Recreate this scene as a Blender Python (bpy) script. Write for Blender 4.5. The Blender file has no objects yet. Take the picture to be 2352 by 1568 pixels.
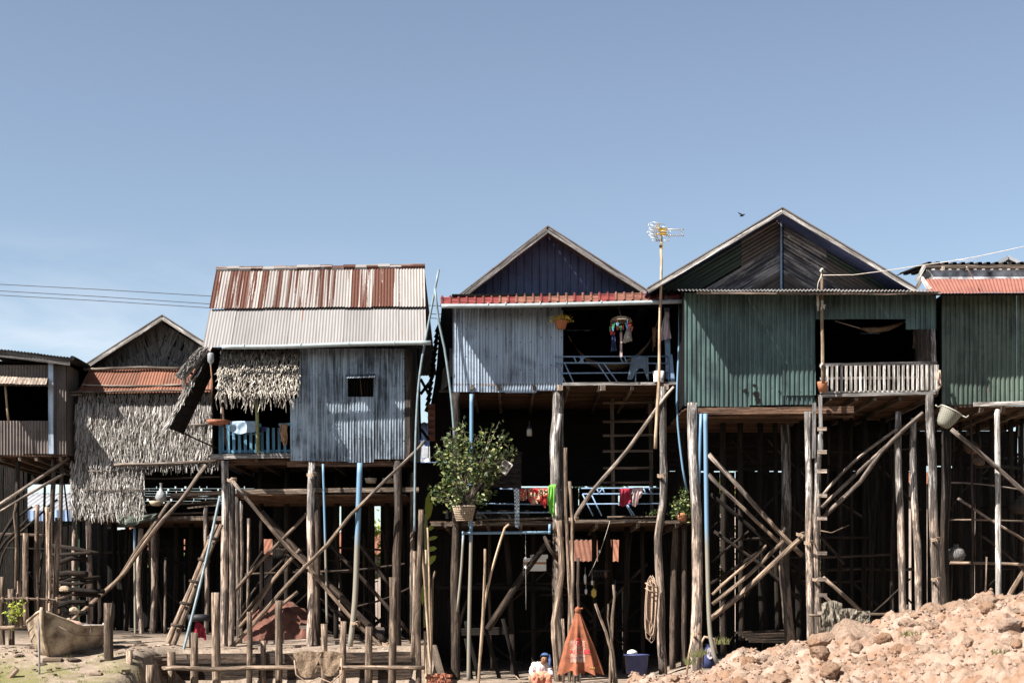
import bpy, bmesh, math, random
from mathutils import Vector, Matrix, noise
random.seed(7)
sc = bpy.context.scene
C = sc.collection
FP = 3491.0; CX = 1176.0; HY = 1400.0; EYE = 1.7
def W(x, y, d):
    """a point read off the photograph (2352 px wide) and put at its real distance d"""
    return Vector(((x-CX)*d/FP, d, EYE-(y-HY)*d/FP))
def rnd(a, b): return random.uniform(a, b)

# ------------------------------------------------------------------ materials
def newmat(name):
    m = bpy.data.materials.new(name); m.use_nodes = True
    nt = m.node_tree; nt.nodes.clear()
    out = nt.nodes.new('ShaderNodeOutputMaterial'); b = nt.nodes.new('ShaderNodeBsdfPrincipled')
    nt.links.new(b.outputs[0], out.inputs[0])
    return m, nt, b
class NB:
    def __init__(s, nt): s.nt = nt
    def L(s, a, b): s.nt.links.new(a, b)
    def val(s, inp, v):
        if hasattr(v, 'links'): s.L(v, inp)
        elif isinstance(v, (tuple, list)) and len(v) == 3 and inp.type == 'RGBA': inp.default_value = (*v, 1)
        else: inp.default_value = v
    def attr(s, n, o='Vector'):
        a = s.nt.nodes.new('ShaderNodeAttribute'); a.attribute_name = n; return a.outputs[o]
    def objc(s): return s.nt.nodes.new('ShaderNodeTexCoord').outputs['Object']
    def posn(s): return s.nt.nodes.new('ShaderNodeNewGeometry').outputs['Position']
    def island(s): return s.nt.nodes.new('ShaderNodeNewGeometry').outputs['Random Per Island']
    def objrand(s): return s.nt.nodes.new('ShaderNodeObjectInfo').outputs['Random']
    def scale(s, v, sx):
        m = s.nt.nodes.new('ShaderNodeMapping'); s.L(v, m.inputs['Vector']); m.inputs['Scale'].default_value = sx; return m.outputs[0]
    def noise(s, v, sc=5, det=4, rough=.55, o='Fac', dist=0):
        n = s.nt.nodes.new('ShaderNodeTexNoise'); s.L(v, n.inputs['Vector'])
        n.inputs['Scale'].default_value = sc; n.inputs['Detail'].default_value = det; n.inputs['Roughness'].default_value = rough
        n.inputs['Distortion'].default_value = dist
        return n.outputs[o]
    def ramp(s, f, stops, interp='LINEAR'):
        r = s.nt.nodes.new('ShaderNodeValToRGB'); s.L(f, r.inputs[0]); cr = r.color_ramp; cr.interpolation = interp
        while len(cr.elements) > 1: cr.elements.remove(cr.elements[-1])
        for i, (p, c) in enumerate(stops):
            e = cr.elements[0] if i == 0 else cr.elements.new(p)
            e.position = p; e.color = (*c, 1) if isinstance(c, (tuple, list)) else (c, c, c, 1)
        return r.outputs[0]
    def mix(s, f, a, b, mode='MIX'):
        m = s.nt.nodes.new('ShaderNodeMix'); m.data_type = 'RGBA'; m.blend_type = mode
        s.val(m.inputs[0], f); s.val(m.inputs[6], a); s.val(m.inputs[7], b); return m.outputs[2]
    def math(s, op, a, b=0.0):
        m = s.nt.nodes.new('ShaderNodeMath'); m.operation = op; s.val(m.inputs[0], a); s.val(m.inputs[1], b); return m.outputs[0]
    def sepz(s, v, k='Z'):
        m = s.nt.nodes.new('ShaderNodeSeparateXYZ'); s.L(v, m.inputs[0]); return m.outputs[k]
    def bump(s, h, st=.4, dist=.02):
        b = s.nt.nodes.new('ShaderNodeBump'); s.L(h, b.inputs['Height']); b.inputs['Strength'].default_value = st; b.inputs['Distance'].default_value = dist
        return b.outputs[0]
def setb(b, nb, col, rough=.85, metal=0, spec=.3, normal=None):
    nb.val(b.inputs['Base Color'], col); nb.val(b.inputs['Roughness'], rough); b.inputs['Metallic'].default_value = metal
    b.inputs['Specular IOR Level'].default_value = spec
    if normal is not None: nb.L(normal, b.inputs['Normal'])
def toned(nb, col, amt=.5):
    t = nb.attr('tone', 'Fac')
    f = nb.math('ADD', nb.math('MULTIPLY', t, amt*2), 1-amt)
    return nb.mix(1.0, col, nb.mix(f, (0, 0, 0), (1, 1, 1)) if False else nb.comb(f), 'MULTIPLY')
def _comb(s, f):
    m = s.nt.nodes.new('ShaderNodeCombineXYZ')
    for i in range(3): s.L(f, m.inputs[i])
    return m.outputs[0]
NB.comb = _comb

def wood(name, light, dark, mud=None, mudz=4.2, patch=.5, tone=.45, grain=26):
    m, nt, b = newmat(name); n = NB(nt); gp = n.attr('gp')
    g = n.noise(n.scale(gp, (grain, grain, 1.3)), 1, 5, .6)
    col = n.ramp(g, [(.36, dark), (.50, tuple(.55*x+.45*y for x, y in zip(light, dark))), (.60, light)])
    if mud:
        z = n.sepz(n.posn()); w = n.noise(n.scale(gp, (3, 3, .8)), 1, 3)
        f = n.math('ADD', z, n.math('MULTIPLY', w, 1.6))
        f = n.ramp(n.math('MULTIPLY', f, .1), [((mudz+.4)/10, 1.0), ((mudz+1.3)/10, 0.0)])
        mc = n.mix(n.ramp(g, [(.35, .8), (.55, 0.0)]), mud, tuple(c*.3 for c in mud))
        col = n.mix(n.math('MULTIPLY', f, .68), col, mc)
    p = n.noise(n.scale(gp, (7, 7, 1.3)), 1, 5, .65, dist=.4)
    col = n.mix(n.ramp(p, [(.47, patch), (.55, 0.0)]), col, dark)
    fine = n.noise(n.scale(gp, (90, 90, 7)), 1, 2, .5)
    col = n.mix(n.ramp(fine, [(.30, .85), (.43, 0.0)]), col, tuple(c*.22 for c in dark))
    crack = n.noise(n.scale(gp, (48, 48, .9)), 1, 3, .55)
    col = n.mix(n.ramp(crack, [(.33, .9), (.40, 0.0)]), col, tuple(c*.2 for c in dark))
    col = toned(n, col, tone)
    setb(b, n, col, .9, 0, .15, n.bump(n.math('ADD', g, crack), .9, .03)); return m

def tin(name, light, stain, rough=.5, metal=.35, streak=(.46, .62), big=(.40, .62), tone=.24, nails=True, rust=None, rustr=(.62, .70)):
    m, nt, b = newmat(name); n = NB(nt); gp = n.attr('gp')
    s1 = n.noise(n.scale(gp, (16, 1, .55)), 1, 4, .6)
    s2 = n.noise(n.scale(gp, (1.1, 1, .9)), 1, 5, .62, dist=.6)
    s3 = n.noise(n.scale(gp, (30, 1, 22)), 1, 3, .6)
    f = n.math('MULTIPLY', n.ramp(s1, [(streak[0], 1.0), (streak[1], 0.0)]), n.ramp(s2, [(big[0], .25), (big[1], 1.0)]))
    f = n.math('MAXIMUM', f, n.math('MULTIPLY', n.ramp(s2, [(big[0]+.08, 0.0), (big[1]+.08, .75)]), n.ramp(s3, [(.40, .2), (.55, 1.0)])))
    col = n.mix(f, light, stain)
    if rust:
        r = n.noise(n.scale(gp, (7, 1, 1.6)), 1, 5, .65)
        col = n.mix(n.ramp(r, [(rustr[0], 0.0), (rustr[1], .9)]), col, rust)
    sp = n.noise(n.scale(gp, (70, 1, 70)), 1, 2)
    col = n.mix(n.ramp(sp, [(.30, .35), (.42, 0.0)]), col, tuple(c*.5 for c in stain))
    if nails:
        def dots(k, per, w): return n.math('LESS_THAN', n.math('ABSOLUTE', n.math('SUBTRACT', n.math('FRACT', n.math('MULTIPLY', n.sepz(gp, k), 1/per)), .5)), w)
        col = n.mix(n.math('MULTIPLY', n.math('MULTIPLY', dots('X', .264, .06), dots('Z', .72, .022)), .85), col, (.03, .025, .03))
    col = toned(n, col, tone)
    setb(b, n, col, n.ramp(s3, [(.3, rough-.1), (.7, rough+.15)]), metal, .4, n.bump(s3, .12, .01)); return m

def rust_roof(name, light, rust, thr, su=3.4, sv=.22):
    m, nt, b = newmat(name); n = NB(nt); gp = n.attr('gp')
    a = n.noise(n.scale(gp, (su, 1, sv)), 1, 3, .65)
    e = n.noise(n.scale(gp, (26, 1, 6)), 1, 4, .7)
    v = n.math('ADD', a, n.math('MULTIPLY', e, .10))
    f = n.ramp(v, [(thr, 0.0), (thr+.018, 1.0)])
    l2 = n.mix(n.noise(n.scale(gp, (9, 1, .8)), 1, 4), light, tuple(c*.55 for c in light))
    r2 = n.mix(n.ramp(e, [(.35, 0.0), (.65, 1.0)]), rust, (rust[0]*1.45, rust[1]*1.45, rust[2]*1.35))
    col = toned(n, n.mix(f, l2, r2), .12)
    setb(b, n, col, .7, .1, .3); return m

def plain(name, col, var=.3, rough=.8, sc=6, metal=0, spec=.3, coord='gp', bumpy=0, tone=.0, dark=None):
    m, nt, b = newmat(name); n = NB(nt)
    v = n.attr('gp') if coord == 'gp' else n.objc()
    f = n.noise(v, sc, 5, .62)
    c = n.mix(n.ramp(f, [(.35, 0.0), (.68, 1.0)]), col, dark if dark else tuple(x*(1-var) for x in col))
    if tone: c = toned(n, c, tone)
    setb(b, n, c, rough, metal, spec, n.bump(f, bumpy, .02) if bumpy else None); return m

def thatch_mat(name, stops, extra=.0):
    m, nt, b = newmat(name); n = NB(nt)
    c = n.ramp(n.island(), stops)
    g = n.noise(n.scale(n.attr('gp'), (60, 60, 5)), 1, 3)
    c = n.mix(n.ramp(g, [(.35, .5), (.6, 0.0)]), c, (.10, .085, .07))
    setb(b, n, c, .85, 0, .25); return m
def leaf_mat(name, stops, trans=.35):
    m, nt, b = newmat(name); n = NB(nt)
    c = n.ramp(n.island(), stops)
    setb(b, n, c, .45, 0, .5)
    t = nt.nodes.new('ShaderNodeBsdfTranslucent'); n.L(c, t.inputs[0])
    mx = nt.nodes.new('ShaderNodeMixShader'); mx.inputs[0].default_value = trans
    n.L(b.outputs[0], mx.inputs[1]); n.L(t.outputs[0], mx.inputs[2])
    n.L(mx.outputs[0], [x for x in nt.nodes if x.type == 'OUTPUT_MATERIAL'][0].inputs[0]); return m

M = {}
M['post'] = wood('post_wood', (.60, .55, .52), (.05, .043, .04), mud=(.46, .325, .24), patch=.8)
M['postdark'] = wood('post_wood_dark', (.11, .09, .08), (.024, .02, .018), mud=(.105, .07, .05), patch=.7)  # dark timber colour, also standing in for posts that lie in shade
M['pole'] = wood('pole_wood', (.38, .31, .265), (.06, .047, .04), mud=(.35, .24, .165), patch=.6)
M['stake'] = wood('stake_wood', (.44, .325, .245), (.07, .05, .038), patch=.7)
M['plank'] = wood('plank_wood', (.26, .20, .16), (.065, .05, .04), patch=.5)
M['planklight'] = wood('plank_light', (.46, .38, .32), (.15, .115, .095), patch=.35)
M['greyboard'] = wood('grey_board', (.36, .34, .33), (.085, .08, .08), patch=.45)
M['brownboard'] = wood('brown_board', (.20, .115, .075), (.045, .03, .024), patch=.4)
M['deep'] = wood('post_wood_shaded', (.032, .026, .023), (.012, .010, .009), mud=(.034, .024, .018))  # post wood copy darkened to stand in for shade under the houses
M['dark'] = wood('dark_shade_wood', (.022, .018, .016), (.009, .008, .007), tone=.4)  # near-black wood; shade behind and under things is put into its colour
M['interior'] = wood('shaded_interior_board', (.010, .009, .009), (.005, .005, .005), tone=.3)  # shade of the rooms is put into this board colour
M['whitewood'] = wood('white_paint_wood', (.72, .69, .66), (.16, .135, .12), patch=.5, grain=18)
M['bamboo'] = wood('bamboo', (.46, .35, .25), (.22, .15, .10), patch=.15, grain=14)
M['bamboogreen'] = wood('bamboo_green', (.34, .36, .18), (.18, .19, .09), patch=.15, grain=14)
M['bluewood'] = wood('blue_paint_wood', (.16, .36, .52), (.08, .17, .25), patch=.2)
M['bluesteel'] = plain('blue_rail_paint', (.22, .33, .50), .35, .5, 8)
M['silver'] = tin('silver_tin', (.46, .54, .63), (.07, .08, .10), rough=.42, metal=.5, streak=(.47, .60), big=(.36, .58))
M['silver2'] = tin('silver_tin_pale', (.46, .54, .65), (.11, .125, .155), rough=.42, metal=.5, streak=(.42, .58), big=(.46, .68))
M['green'] = tin('green_tin', (.092, .148, .140), (.028, .043, .046), .42, .05, rust=(.18, .11, .08), rustr=(.66, .76))
M['green5'] = tin('olive_green_tin', (.13, .175, .14), (.038, .055, .047), .45, .05, rust=(.20, .10, .07), rustr=(.64, .74))
M['blue'] = tin('blue_tin', (.055, .07, .15), (.022, .028, .06), .5, .1)
M['brown'] = tin('brown_tin', (.155, .13, .12), (.075, .06, .055), .6, .1)
M['dkgreen'] = tin('gable_green_tin', (.05, .075, .06), (.03, .04, .035), .6, .1)
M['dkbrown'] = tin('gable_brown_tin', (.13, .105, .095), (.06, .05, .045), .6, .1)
M['peel'] = tin('peeling_tin', (.045, .045, .055), (.40, .37, .36), .6, .1, streak=(.43, .50), big=(.40, .56))
M['terra'] = tin('terracotta_tin', (.21, .085, .05), (.11, .042, .025), .75, 0, tone=.2)
M['salmon'] = tin('salmon_tin', (.24, .095, .07), (.17, .065, .05), .75, 0)
M['rusty'] = rust_roof('rusty_roof_sheet', (.30, .275, .265), (.058, .021, .014), .545, 6.0, .09)
M['paleroof'] = rust_roof('pale_roof_sheet', (.25, .238, .238), (.14, .075, .055), .70)
M['redtile'] = plain('red_tile', (.34, .095, .09), .4, .6, 3, tone=.25)
M['faded_tile'] = plain('faded_tile', (.38, .185, .14), .45, .7, 3, tone=.2)
M['pipewhite'] = plain('white_pvc', (.34, .39, .41), .25, .4, 5)
def pipe_mat():
    m, nt, b = newmat('blue_pvc'); n = NB(nt)
    z = n.sepz(n.posn()); w = n.noise(n.scale(n.attr('gp'), (8, 8, 2)), 1, 4)
    f = n.ramp(n.math('MULTIPLY', n.math('ADD', z, n.math('MULTIPLY', w, .6)), .1), [(.365, 1.0), (.405, 0.0)])
    col = n.mix(f, (.13, .235, .35), n.mix(w, (.27, .225, .165), (.15, .16, .145)))
    setb(b, n, col, .5, 0, .4); return m
M['pipe'] = pipe_mat()
M['thatch'] = thatch_mat('thatch_leaf', [(0, (.06, .052, .047)), (.35, (.22, .20, .185)), (.75, (.43, .405, .385)), (1, (.64, .615, .595))])
M['thatchwarm'] = thatch_mat('thatch_leaf_warm', [(0, (.10, .085, .07)), (.35, (.31, .275, .24)), (1, (.58, .53, .47))])
M['thatchdark'] = thatch_mat('thatch_leaf_dark', [(0, (.06, .055, .052)), (.4, (.15, .14, .135)), (1, (.27, .25, .235))])  # darker thatch copy; eave and gable shade is put into its colour
M['leaf'] = leaf_mat('shrub_leaf', [(0, (.028, .05, .016)), (.55, (.055, .095, .026)), (.75, (.17, .21, .06)), (1, (.46, .46, .20))])
M['leafy'] = leaf_mat('yellow_leaf', [(0, (.10, .18, .03)), (.5, (.35, .42, .06)), (1, (.62, .60, .10))], .4)
M['tree'] = leaf_mat('tree_leaf', [(0, (.03, .06, .015)), (.6, (.07, .13, .03)), (1, (.16, .22, .05))])
M['flower'] = leaf_mat('yellow_flower', [(0, (.25, .28, .03)), (.4, (.72, .50, .06)), (1, (.85, .62, .12))], .2)
M['weave'] = plain('basket_cane', (.50, .40, .30), .5, .8, 9)
M['weavewhite'] = plain('woven_plastic', (.40, .39, .34), .3, .6, 6)
M['potclay'] = plain('clay_pot', (.42, .17, .09), .3, .8, 6)
M['gold'] = plain('antenna_gold', (.50, .30, .05), .4, .4, 20, .4)
M['steel'] = plain('bright_steel', (.55, .53, .50), .2, .35, 8, .3)
M['black'] = plain('black_plastic', (.02, .02, .024), .3, .6)
M['wire'] = plain('dark_wire', (.05, .045, .05), .3, .6)
M['rope'] = plain('rope_fibre', (.42, .30, .22), .4, .9, 30)
M['cord'] = plain('pale_cord', (.72, .64, .56), .3, .9, 20)
M['net'] = plain('tan_net', (.27, .19, .13), .6, .95, 22, bumpy=.8)
M['netbrown'] = plain('brown_net', (.17, .075, .055), .55, .95, 5, bumpy=.8)
M['netgreen'] = plain('dark_green_net', (.10, .12, .10), .5, .9, 9, bumpy=.5)
def cloth(k, c, var=.25, sc=4): M[k] = plain('cloth_'+k, c, var, .9, sc, coord='gp')
cloth('c_white', (.56, .54, .54)); cloth('c_navy', (.035, .045, .12)); cloth('c_grey', (.42, .40, .37), .4); cloth('c_jeans', (.12, .17, .23))
cloth('c_red', (.32, .025, .05)); cloth('c_green', (.16, .42, .07)); cloth('c_pink', (.55, .40, .40)); cloth('c_lilac', (.55, .48, .54)); cloth('c_blue', (.36, .48, .62), .2)
cloth('c_brownfab', (.34, .20, .12)); cloth('c_orange', (.31, .105, .055), .55); cloth('c_salmon', (.62, .24, .16)); cloth('c_sack', (.25, .215, .17), .85, 6)
cloth('c_scarf', (.06, .10, .24)); cloth('c_rag', (.62, .58, .52), .4)
def pattern_cloth():
    m, nt, b = newmat('cloth_red_pattern'); n = NB(nt); gp = n.attr('gp')
    f = n.noise(n.scale(gp, (7, 7, 9)), 1, 5, .7); w = n.noise(n.scale(gp, (22, 22, 26)), 1, 3)
    c = n.mix(n.ramp(f, [(.50, 0.0), (.54, 1.0)]), (.40, .03, .03), n.mix(n.ramp(w, [(.45, 0.0), (.55, 1.0)]), (.62, .46, .30), (.12, .03, .03)))
    setb(b, n, c, .9); return m
M['c_pattern'] = pattern_cloth()
def check_cloth():
    m, nt, b = newmat('cloth_check'); n = NB(nt)
    k = nt.nodes.new('ShaderNodeTexChecker'); n.L(n.attr('gp'), k.inputs[0]); k.inputs['Scale'].default_value = 22
    k.inputs[1].default_value = (.70, .74, .76, 1); k.inputs[2].default_value = (.12, .20, .27, 1)
    setb(b, n, k.outputs[0], .9); return m
M['c_check'] = check_cloth()
def weavecheck():
    m, nt, b = newmat('woven_check'); n = NB(nt); gp = n.attr('gp')
    k = nt.nodes.new('ShaderNodeTexChecker'); n.L(gp, k.inputs[0]); k.inputs['Scale'].default_value = 30
    k.inputs[1].default_value = (.30, .295, .26, 1); k.inputs[2].default_value = (.045, .05, .042, 1)
    w = n.noise(gp, 3, 3); z = n.math('FRACT', n.math('MULTIPLY', n.sepz(gp, 'X'), 1.9))
    band = n.ramp(z, [(.0, 1.0), (.33, 1.0), (.34, .25), (.7, .25), (.71, 1.0)], 'CONSTANT')
    c = n.mix(n.math('MULTIPLY', band, .6), k.outputs[0], n.mix(w, (.28, .27, .23), (.15, .14, .10)))
    setb(b, n, c, .7); return m
M['weavecheck'] = weavecheck()
M['skin'] = plain('skin', (.27, .13, .07), .2, .6, 10)
M['hair'] = plain('hair', (.02, .018, .018), .2, .6, 20)
M['boat'] = plain('boat_wood', (.46, .36, .26), .6, .8, 3.2, bumpy=.4, dark=(.09, .06, .04))
M['galv'] = plain('galvanised', (.20, .26, .29), .4, .45, 6)
M['boatin'] = plain('boat_inside', (.55, .50, .46), .5, .7, 3)
M['redtxt'] = plain('red_print', (.55, .035, .045), .2, .8)
M['whitetxt'] = plain('white_print', (.78, .72, .70), .2, .8)
M['yellowtxt'] = plain('yellow_print', (.70, .50, .12), .2, .8)
M['bluefar'] = tin('far_blue_tin', (.30, .42, .66), (.20, .28, .46), .5, .1)
M['whitefar'] = tin('far_white_tin', (.36, .38, .41), (.22, .22, .24), .5, .1)
M['greenfar'] = plain('far_green_wall', (.03, .06, .03), .3, .8)
M['plaster'] = plain('peeling_board', (.74, .72, .76), .1, .85, 3.4, dark=(.05, .05, .055))
M['foam'] = plain('white_foam', (.82, .80, .76), .1, .7)
M['tape'] = plain('brown_tape', (.42, .20, .08), .1, .5)
M['bluebin'] = plain('blue_bin', (.05, .06, .16), .3, .5)
M['redplastic'] = plain('red_plastic', (.60, .06, .05), .2, .4); M['greenplastic'] = plain('green_plastic', (.05, .35, .14), .2, .4); M['blueplastic'] = plain('blue_plastic', (.16, .40, .62), .2, .4)
M['clearpl'] = plain('clear_bottle', (.26, .27, .28), .2, .25, 8, 0, .6)
M['glasslamp'] = plain('lamp_glass', (.45, .42, .36), .2, .2, 8, 0, .6)
M['rustiron'] = plain('rust_iron', (.34, .13, .08), .5, .85, 8)
def dirt(name, a, b_, c_, sc=3.0, moss=None, bump=.9, bounce_cut=None):
    m, nt, b = newmat(name); n = NB(nt); v = n.posn()
    f = n.noise(v, sc, 8, .68); g = n.noise(v, sc*6, 5, .7)
    c = n.mix(n.ramp(f, [(.36, 0.0), (.62, 1.0)]), a, b_)
    c = n.mix(n.ramp(g, [(.56, 0.0), (.70, .85)]), c, c_)
    if moss:
        w = n.noise(v, .7, 5, .6); x = n.sepz(v, 'Y')
        fm = n.math('MULTIPLY', n.ramp(w, [(.44, 0.0), (.56, .85)]), n.ramp(n.math('MULTIPLY', x, .01), [(.336, 1.0), (.352, 0.0)]))
        c = n.mix(fm, c, moss)
    if bounce_cut:
        y = n.sepz(v, 'Y'); c = n.mix(n.ramp(n.math('MULTIPLY', y, .01), [(.29, 1.0), (.315, 0.0)]), c, bounce_cut); c = n.mix(n.ramp(n.math('MULTIPLY', y, .01), [(.40, 0.0), (.44, 1.0)]), c, bounce_cut)  # ground outside the visible strip coloured dark to cut bounced light
    h = n.math('ADD', f, n.math('MULTIPLY', g, .5))
    setb(b, n, c, .95, 0, .1, n.bump(h, bump, .06)); return m
M['ground'] = dirt('ground_dirt', (.33, .265, .215), (.19, .145, .11), (.055, .04, .032), 3.2, moss=(.15, .145, .055), bounce_cut=(.07, .055, .045))
M['mound'] = dirt('mound_dirt', (.325, .25, .205), (.215, .13, .086), (.085, .042, .026), 1.9)
def rockmat():
    m, nt, b = newmat('clod_dirt'); n = NB(nt); v = n.posn(); r = n.objrand()
    f = n.noise(v, 3.2, 8, .7); g = n.noise(v, 14, 6, .72)
    a = n.ramp(r, [(0, (.36, .275, .22)), (.5, (.32, .22, .16)), (.8, (.28, .17, .11)), (1, (.38, .30, .25))])
    c = n.mix(n.ramp(f, [(.38, 0.0), (.64, 1.0)]), a, n.mix(.35, a, (.20, .105, .062)))
    c = n.mix(n.ramp(g, [(.54, 0.0), (.68, .8)]), c, (.085, .038, .02))
    setb(b, n, c, .95, 0, .1, n.bump(n.math('ADD', f, n.math('MULTIPLY', g, .6)), 1.0, .12)); return m
M['rock'] = rockmat()
M['drygrass'] = plain('dry_grass', (.16, .16, .06), .4, .9)
M['logend'] = wood('log_wood', (.26, .19, .14), (.08, .06, .05), patch=.4)

# ------------------------------------------------------------------ mesh builder
class MB:
    def __init__(s): s.v = []; s.f = []; s.g = []; s.t = []; s.m = []; s.smooth = []
    def add(s, vs, fs, gs=None, tone=None, mi=0, smooth=False):
        o = len(s.v); t = rnd(0, 1) if tone is None else tone
        s.v += [Vector(v) for v in vs]; s.g += [Vector(x) for x in (gs if gs else vs)]; s.t += [t]*len(vs)
        s.f += [tuple(i+o for i in f) for f in fs]; s.m += [mi]*len(fs); s.smooth += [smooth]*len(fs); return s
    def beam(s, p0, p1, w, h, up=(0, 0, 1), tone=None, mi=0, jit=0.0):
        """rectangular timber from p0 to p1, w across (horizontal), h along up"""
        p0, p1 = Vector(p0), Vector(p1); a = (p1-p0); L = a.length; a.normalize(); up = Vector(up)
        if abs(a.dot(up)) > .95: up = Vector((0, 1, 0))
        sd = a.cross(up).normalized(); up = sd.cross(a).normalized()
        nseg = max(1, int(L/.6)) if jit else 1
        o = Vector((rnd(-9, 9), rnd(-9, 9), rnd(-9, 9))); vs = []; gs = []
        for i in range(nseg+1):
            t = i/nseg; c = p0+a*L*t
            if jit and 0 < i < nseg: c = c+sd*rnd(-jit, jit)+up*rnd(-jit, jit)
            for (x, y) in ((-1, -1), (1, -1), (1, 1), (-1, 1)):
                vs.append(c+sd*x*w/2+up*y*h/2); gs.append(o+Vector((x*w/2, y*h/2, t*L)))
        fs = [(3, 2, 1, 0)]
        for i in range(nseg):
            b = i*4
            for k in range(4): fs.append((b+k, b+(k+1) % 4, b+4+(k+1) % 4, b+4+k))
        b = nseg*4; fs.append((b, b+1, b+2, b+3))
        return s.add(vs, fs, gs, tone, mi)
    def box(s, c, sz, rz=0, tone=None, mi=0, rx=0):
        c = Vector(c); R = Matrix.Rotation(rz, 3, 'Z') @ Matrix.Rotation(rx, 3, 'X'); o = Vector((rnd(-9, 9), rnd(-9, 9), rnd(-9, 9)))
        vs = []; gs = []; x, y, z = sz
        order = sorted(range(3), key=lambda i: sz[i])
        for dx in (-.5, .5):
            for dy in (-.5, .5):
                for dz in (-.5, .5):
                    l = Vector((dx*x, dy*y, dz*z)); vs.append(c+R @ l); gs.append(o+Vector((l[order[0]], l[order[1]], l[order[2]])))
        return s.add(vs, [(0, 1, 3, 2), (4, 6, 7, 5), (0, 4, 5, 1), (2, 3, 7, 6), (0, 2, 6, 4), (1, 5, 7, 3)], gs, tone, mi)
    def tube(s, pts, rs, n=8, wob=0.0, rough=0.0, step=.35, tone=None, mi=0, cap=True, smooth=True, twist=None):
        pts = [Vector(p) for p in pts]
        if not isinstance(rs, (list, tuple)): rs = [rs]*len(pts)
        if len(rs) == 2 and len(pts) > 2: rs = [rs[0]+(rs[1]-rs[0])*i/(len(pts)-1) for i in range(len(pts))]
        P = []; R = []
        for i in range(len(pts)-1):
            p0 = pts[max(i-1, 0)]; p1 = pts[i]; p2 = pts[i+1]; p3 = pts[min(i+2, len(pts)-1)]
            k = max(1, int((p2-p1).length/step))
            for j in range(k):
                t = j/k
                if len(pts) == 2: q = p1.lerp(p2, t)
                else: q = .5*((2*p1)+(p2-p0)*t+(2*p0-5*p1+4*p2-p3)*t*t+(3*p1-p0-3*p2+p3)*t*t*t)
                P.append(q); R.append(rs[i]+(rs[i+1]-rs[i])*t)
        P.append(pts[-1]); R.append(rs[-1])
        so = Vector((rnd(-50, 50), rnd(-50, 50), rnd(-50, 50))); vs = []; gs = []; L = 0; ref = None
        for i, p in enumerate(P):
            tg = (P[min(i+1, len(P)-1)]-P[max(i-1, 0)]).normalized()
            if ref is None: ref = tg.orthogonal().normalized()
            u = (ref-tg*ref.dot(tg)).normalized(); ref = u; w = tg.cross(u)
            if i: L += (p-P[i-1]).length
            c = p
            if wob and 0 < i < len(P)-1:
                c = p+u*wob*noise.noise(so+Vector((L*.8, 0, 0)))+w*wob*noise.noise(so+Vector((0, L*.8, 5)))
            for k in range(n):
                a = 2*math.pi*k/n; rr = R[i]
                if rough: rr *= 1+rough*noise.noise(so+Vector((math.cos(a)*1.2, math.sin(a)*1.2, L*1.5)))
                vs.append(c+(u*math.cos(a)+w*math.sin(a))*rr); gs.append(so+Vector((math.cos(a)*rr, math.sin(a)*rr, L)))
        fs = []
        for i in range(len(P)-1):
            for k in range(n): fs.append((i*n+k, i*n+(k+1) % n, (i+1)*n+(k+1) % n, (i+1)*n+k))
        s.add(vs, fs, gs, tone, mi, smooth)
        if cap:
            o = len(s.v)-len(vs)
            s.f += [tuple(o+k for k in reversed(range(n))), tuple(o+(len(P)-1)*n+k for k in range(n))]; s.m += [mi]*2; s.smooth += [False]*2
        return s
    def patch(s, p00, p10, p01, p11, nu=1, nv=1, fn=None, tone=None, mi=0, smooth=False, tonefn=None):
        p00, p10, p01, p11 = map(Vector, (p00, p10, p01, p11)); U = ((p10-p00).length+(p11-p01).length)/2; V = ((p01-p00).length+(p11-p10).length)/2
        nrm = (p10-p00).cross(p01-p00).normalized(); vs = []; gs = []; o = Vector((rnd(-40, 40), 0, rnd(-40, 40)))
        for j in range(nv+1):
            for i in range(nu+1):
                u = i/nu; v = j/nv; p = p00.lerp(p10, u).lerp(p01.lerp(p11, u), v)
                if fn: p = p+(fn(u, v, nrm) if True else 0)
                vs.append(p); gs.append(o+Vector((u*U, 0, v*V)))
        fs = [(j*(nu+1)+i, j*(nu+1)+i+1, (j+1)*(nu+1)+i+1, (j+1)*(nu+1)+i) for j in range(nv) for i in range(nu)]
        return s.add(vs, fs, gs, tone, mi, smooth)
    def corr(s, p00, p10, p01, p11, pitch=.088, amp=.018, sheet=.78, kind='sine', ragged=.0, nv=3, clip=None, mi=0, raggedtop=0, tone=None, gap=.006):
        """corrugated sheeting; ribs run from the p0x edge to the p1x edge. u runs p00>p10"""
        p00, p10, p01, p11 = map(Vector, (p00, p10, p01, p11)); U = ((p10-p00).length+(p11-p01).length)/2; V = ((p01-p00).length+(p11-p10).length)/2
        nrm = (p10-p00).cross(p01-p00).normalized()
        ns = max(1, round(U/sheet)); o = Vector((rnd(-40, 40), 0, rnd(-40, 40)))
        if kind == 'sine': prof = [(0, -1), (1/6, -.5), (2/6, .5), (3/6, 1), (4/6, .5), (5/6, -.5)]
        elif kind == 'trap': prof = [(0, -1), (.40, -1), (.52, 1), (.88, 1)]
        else: prof = [(0, -1), (.86, -1), (.89, 1), (.97, 1)]
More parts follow.
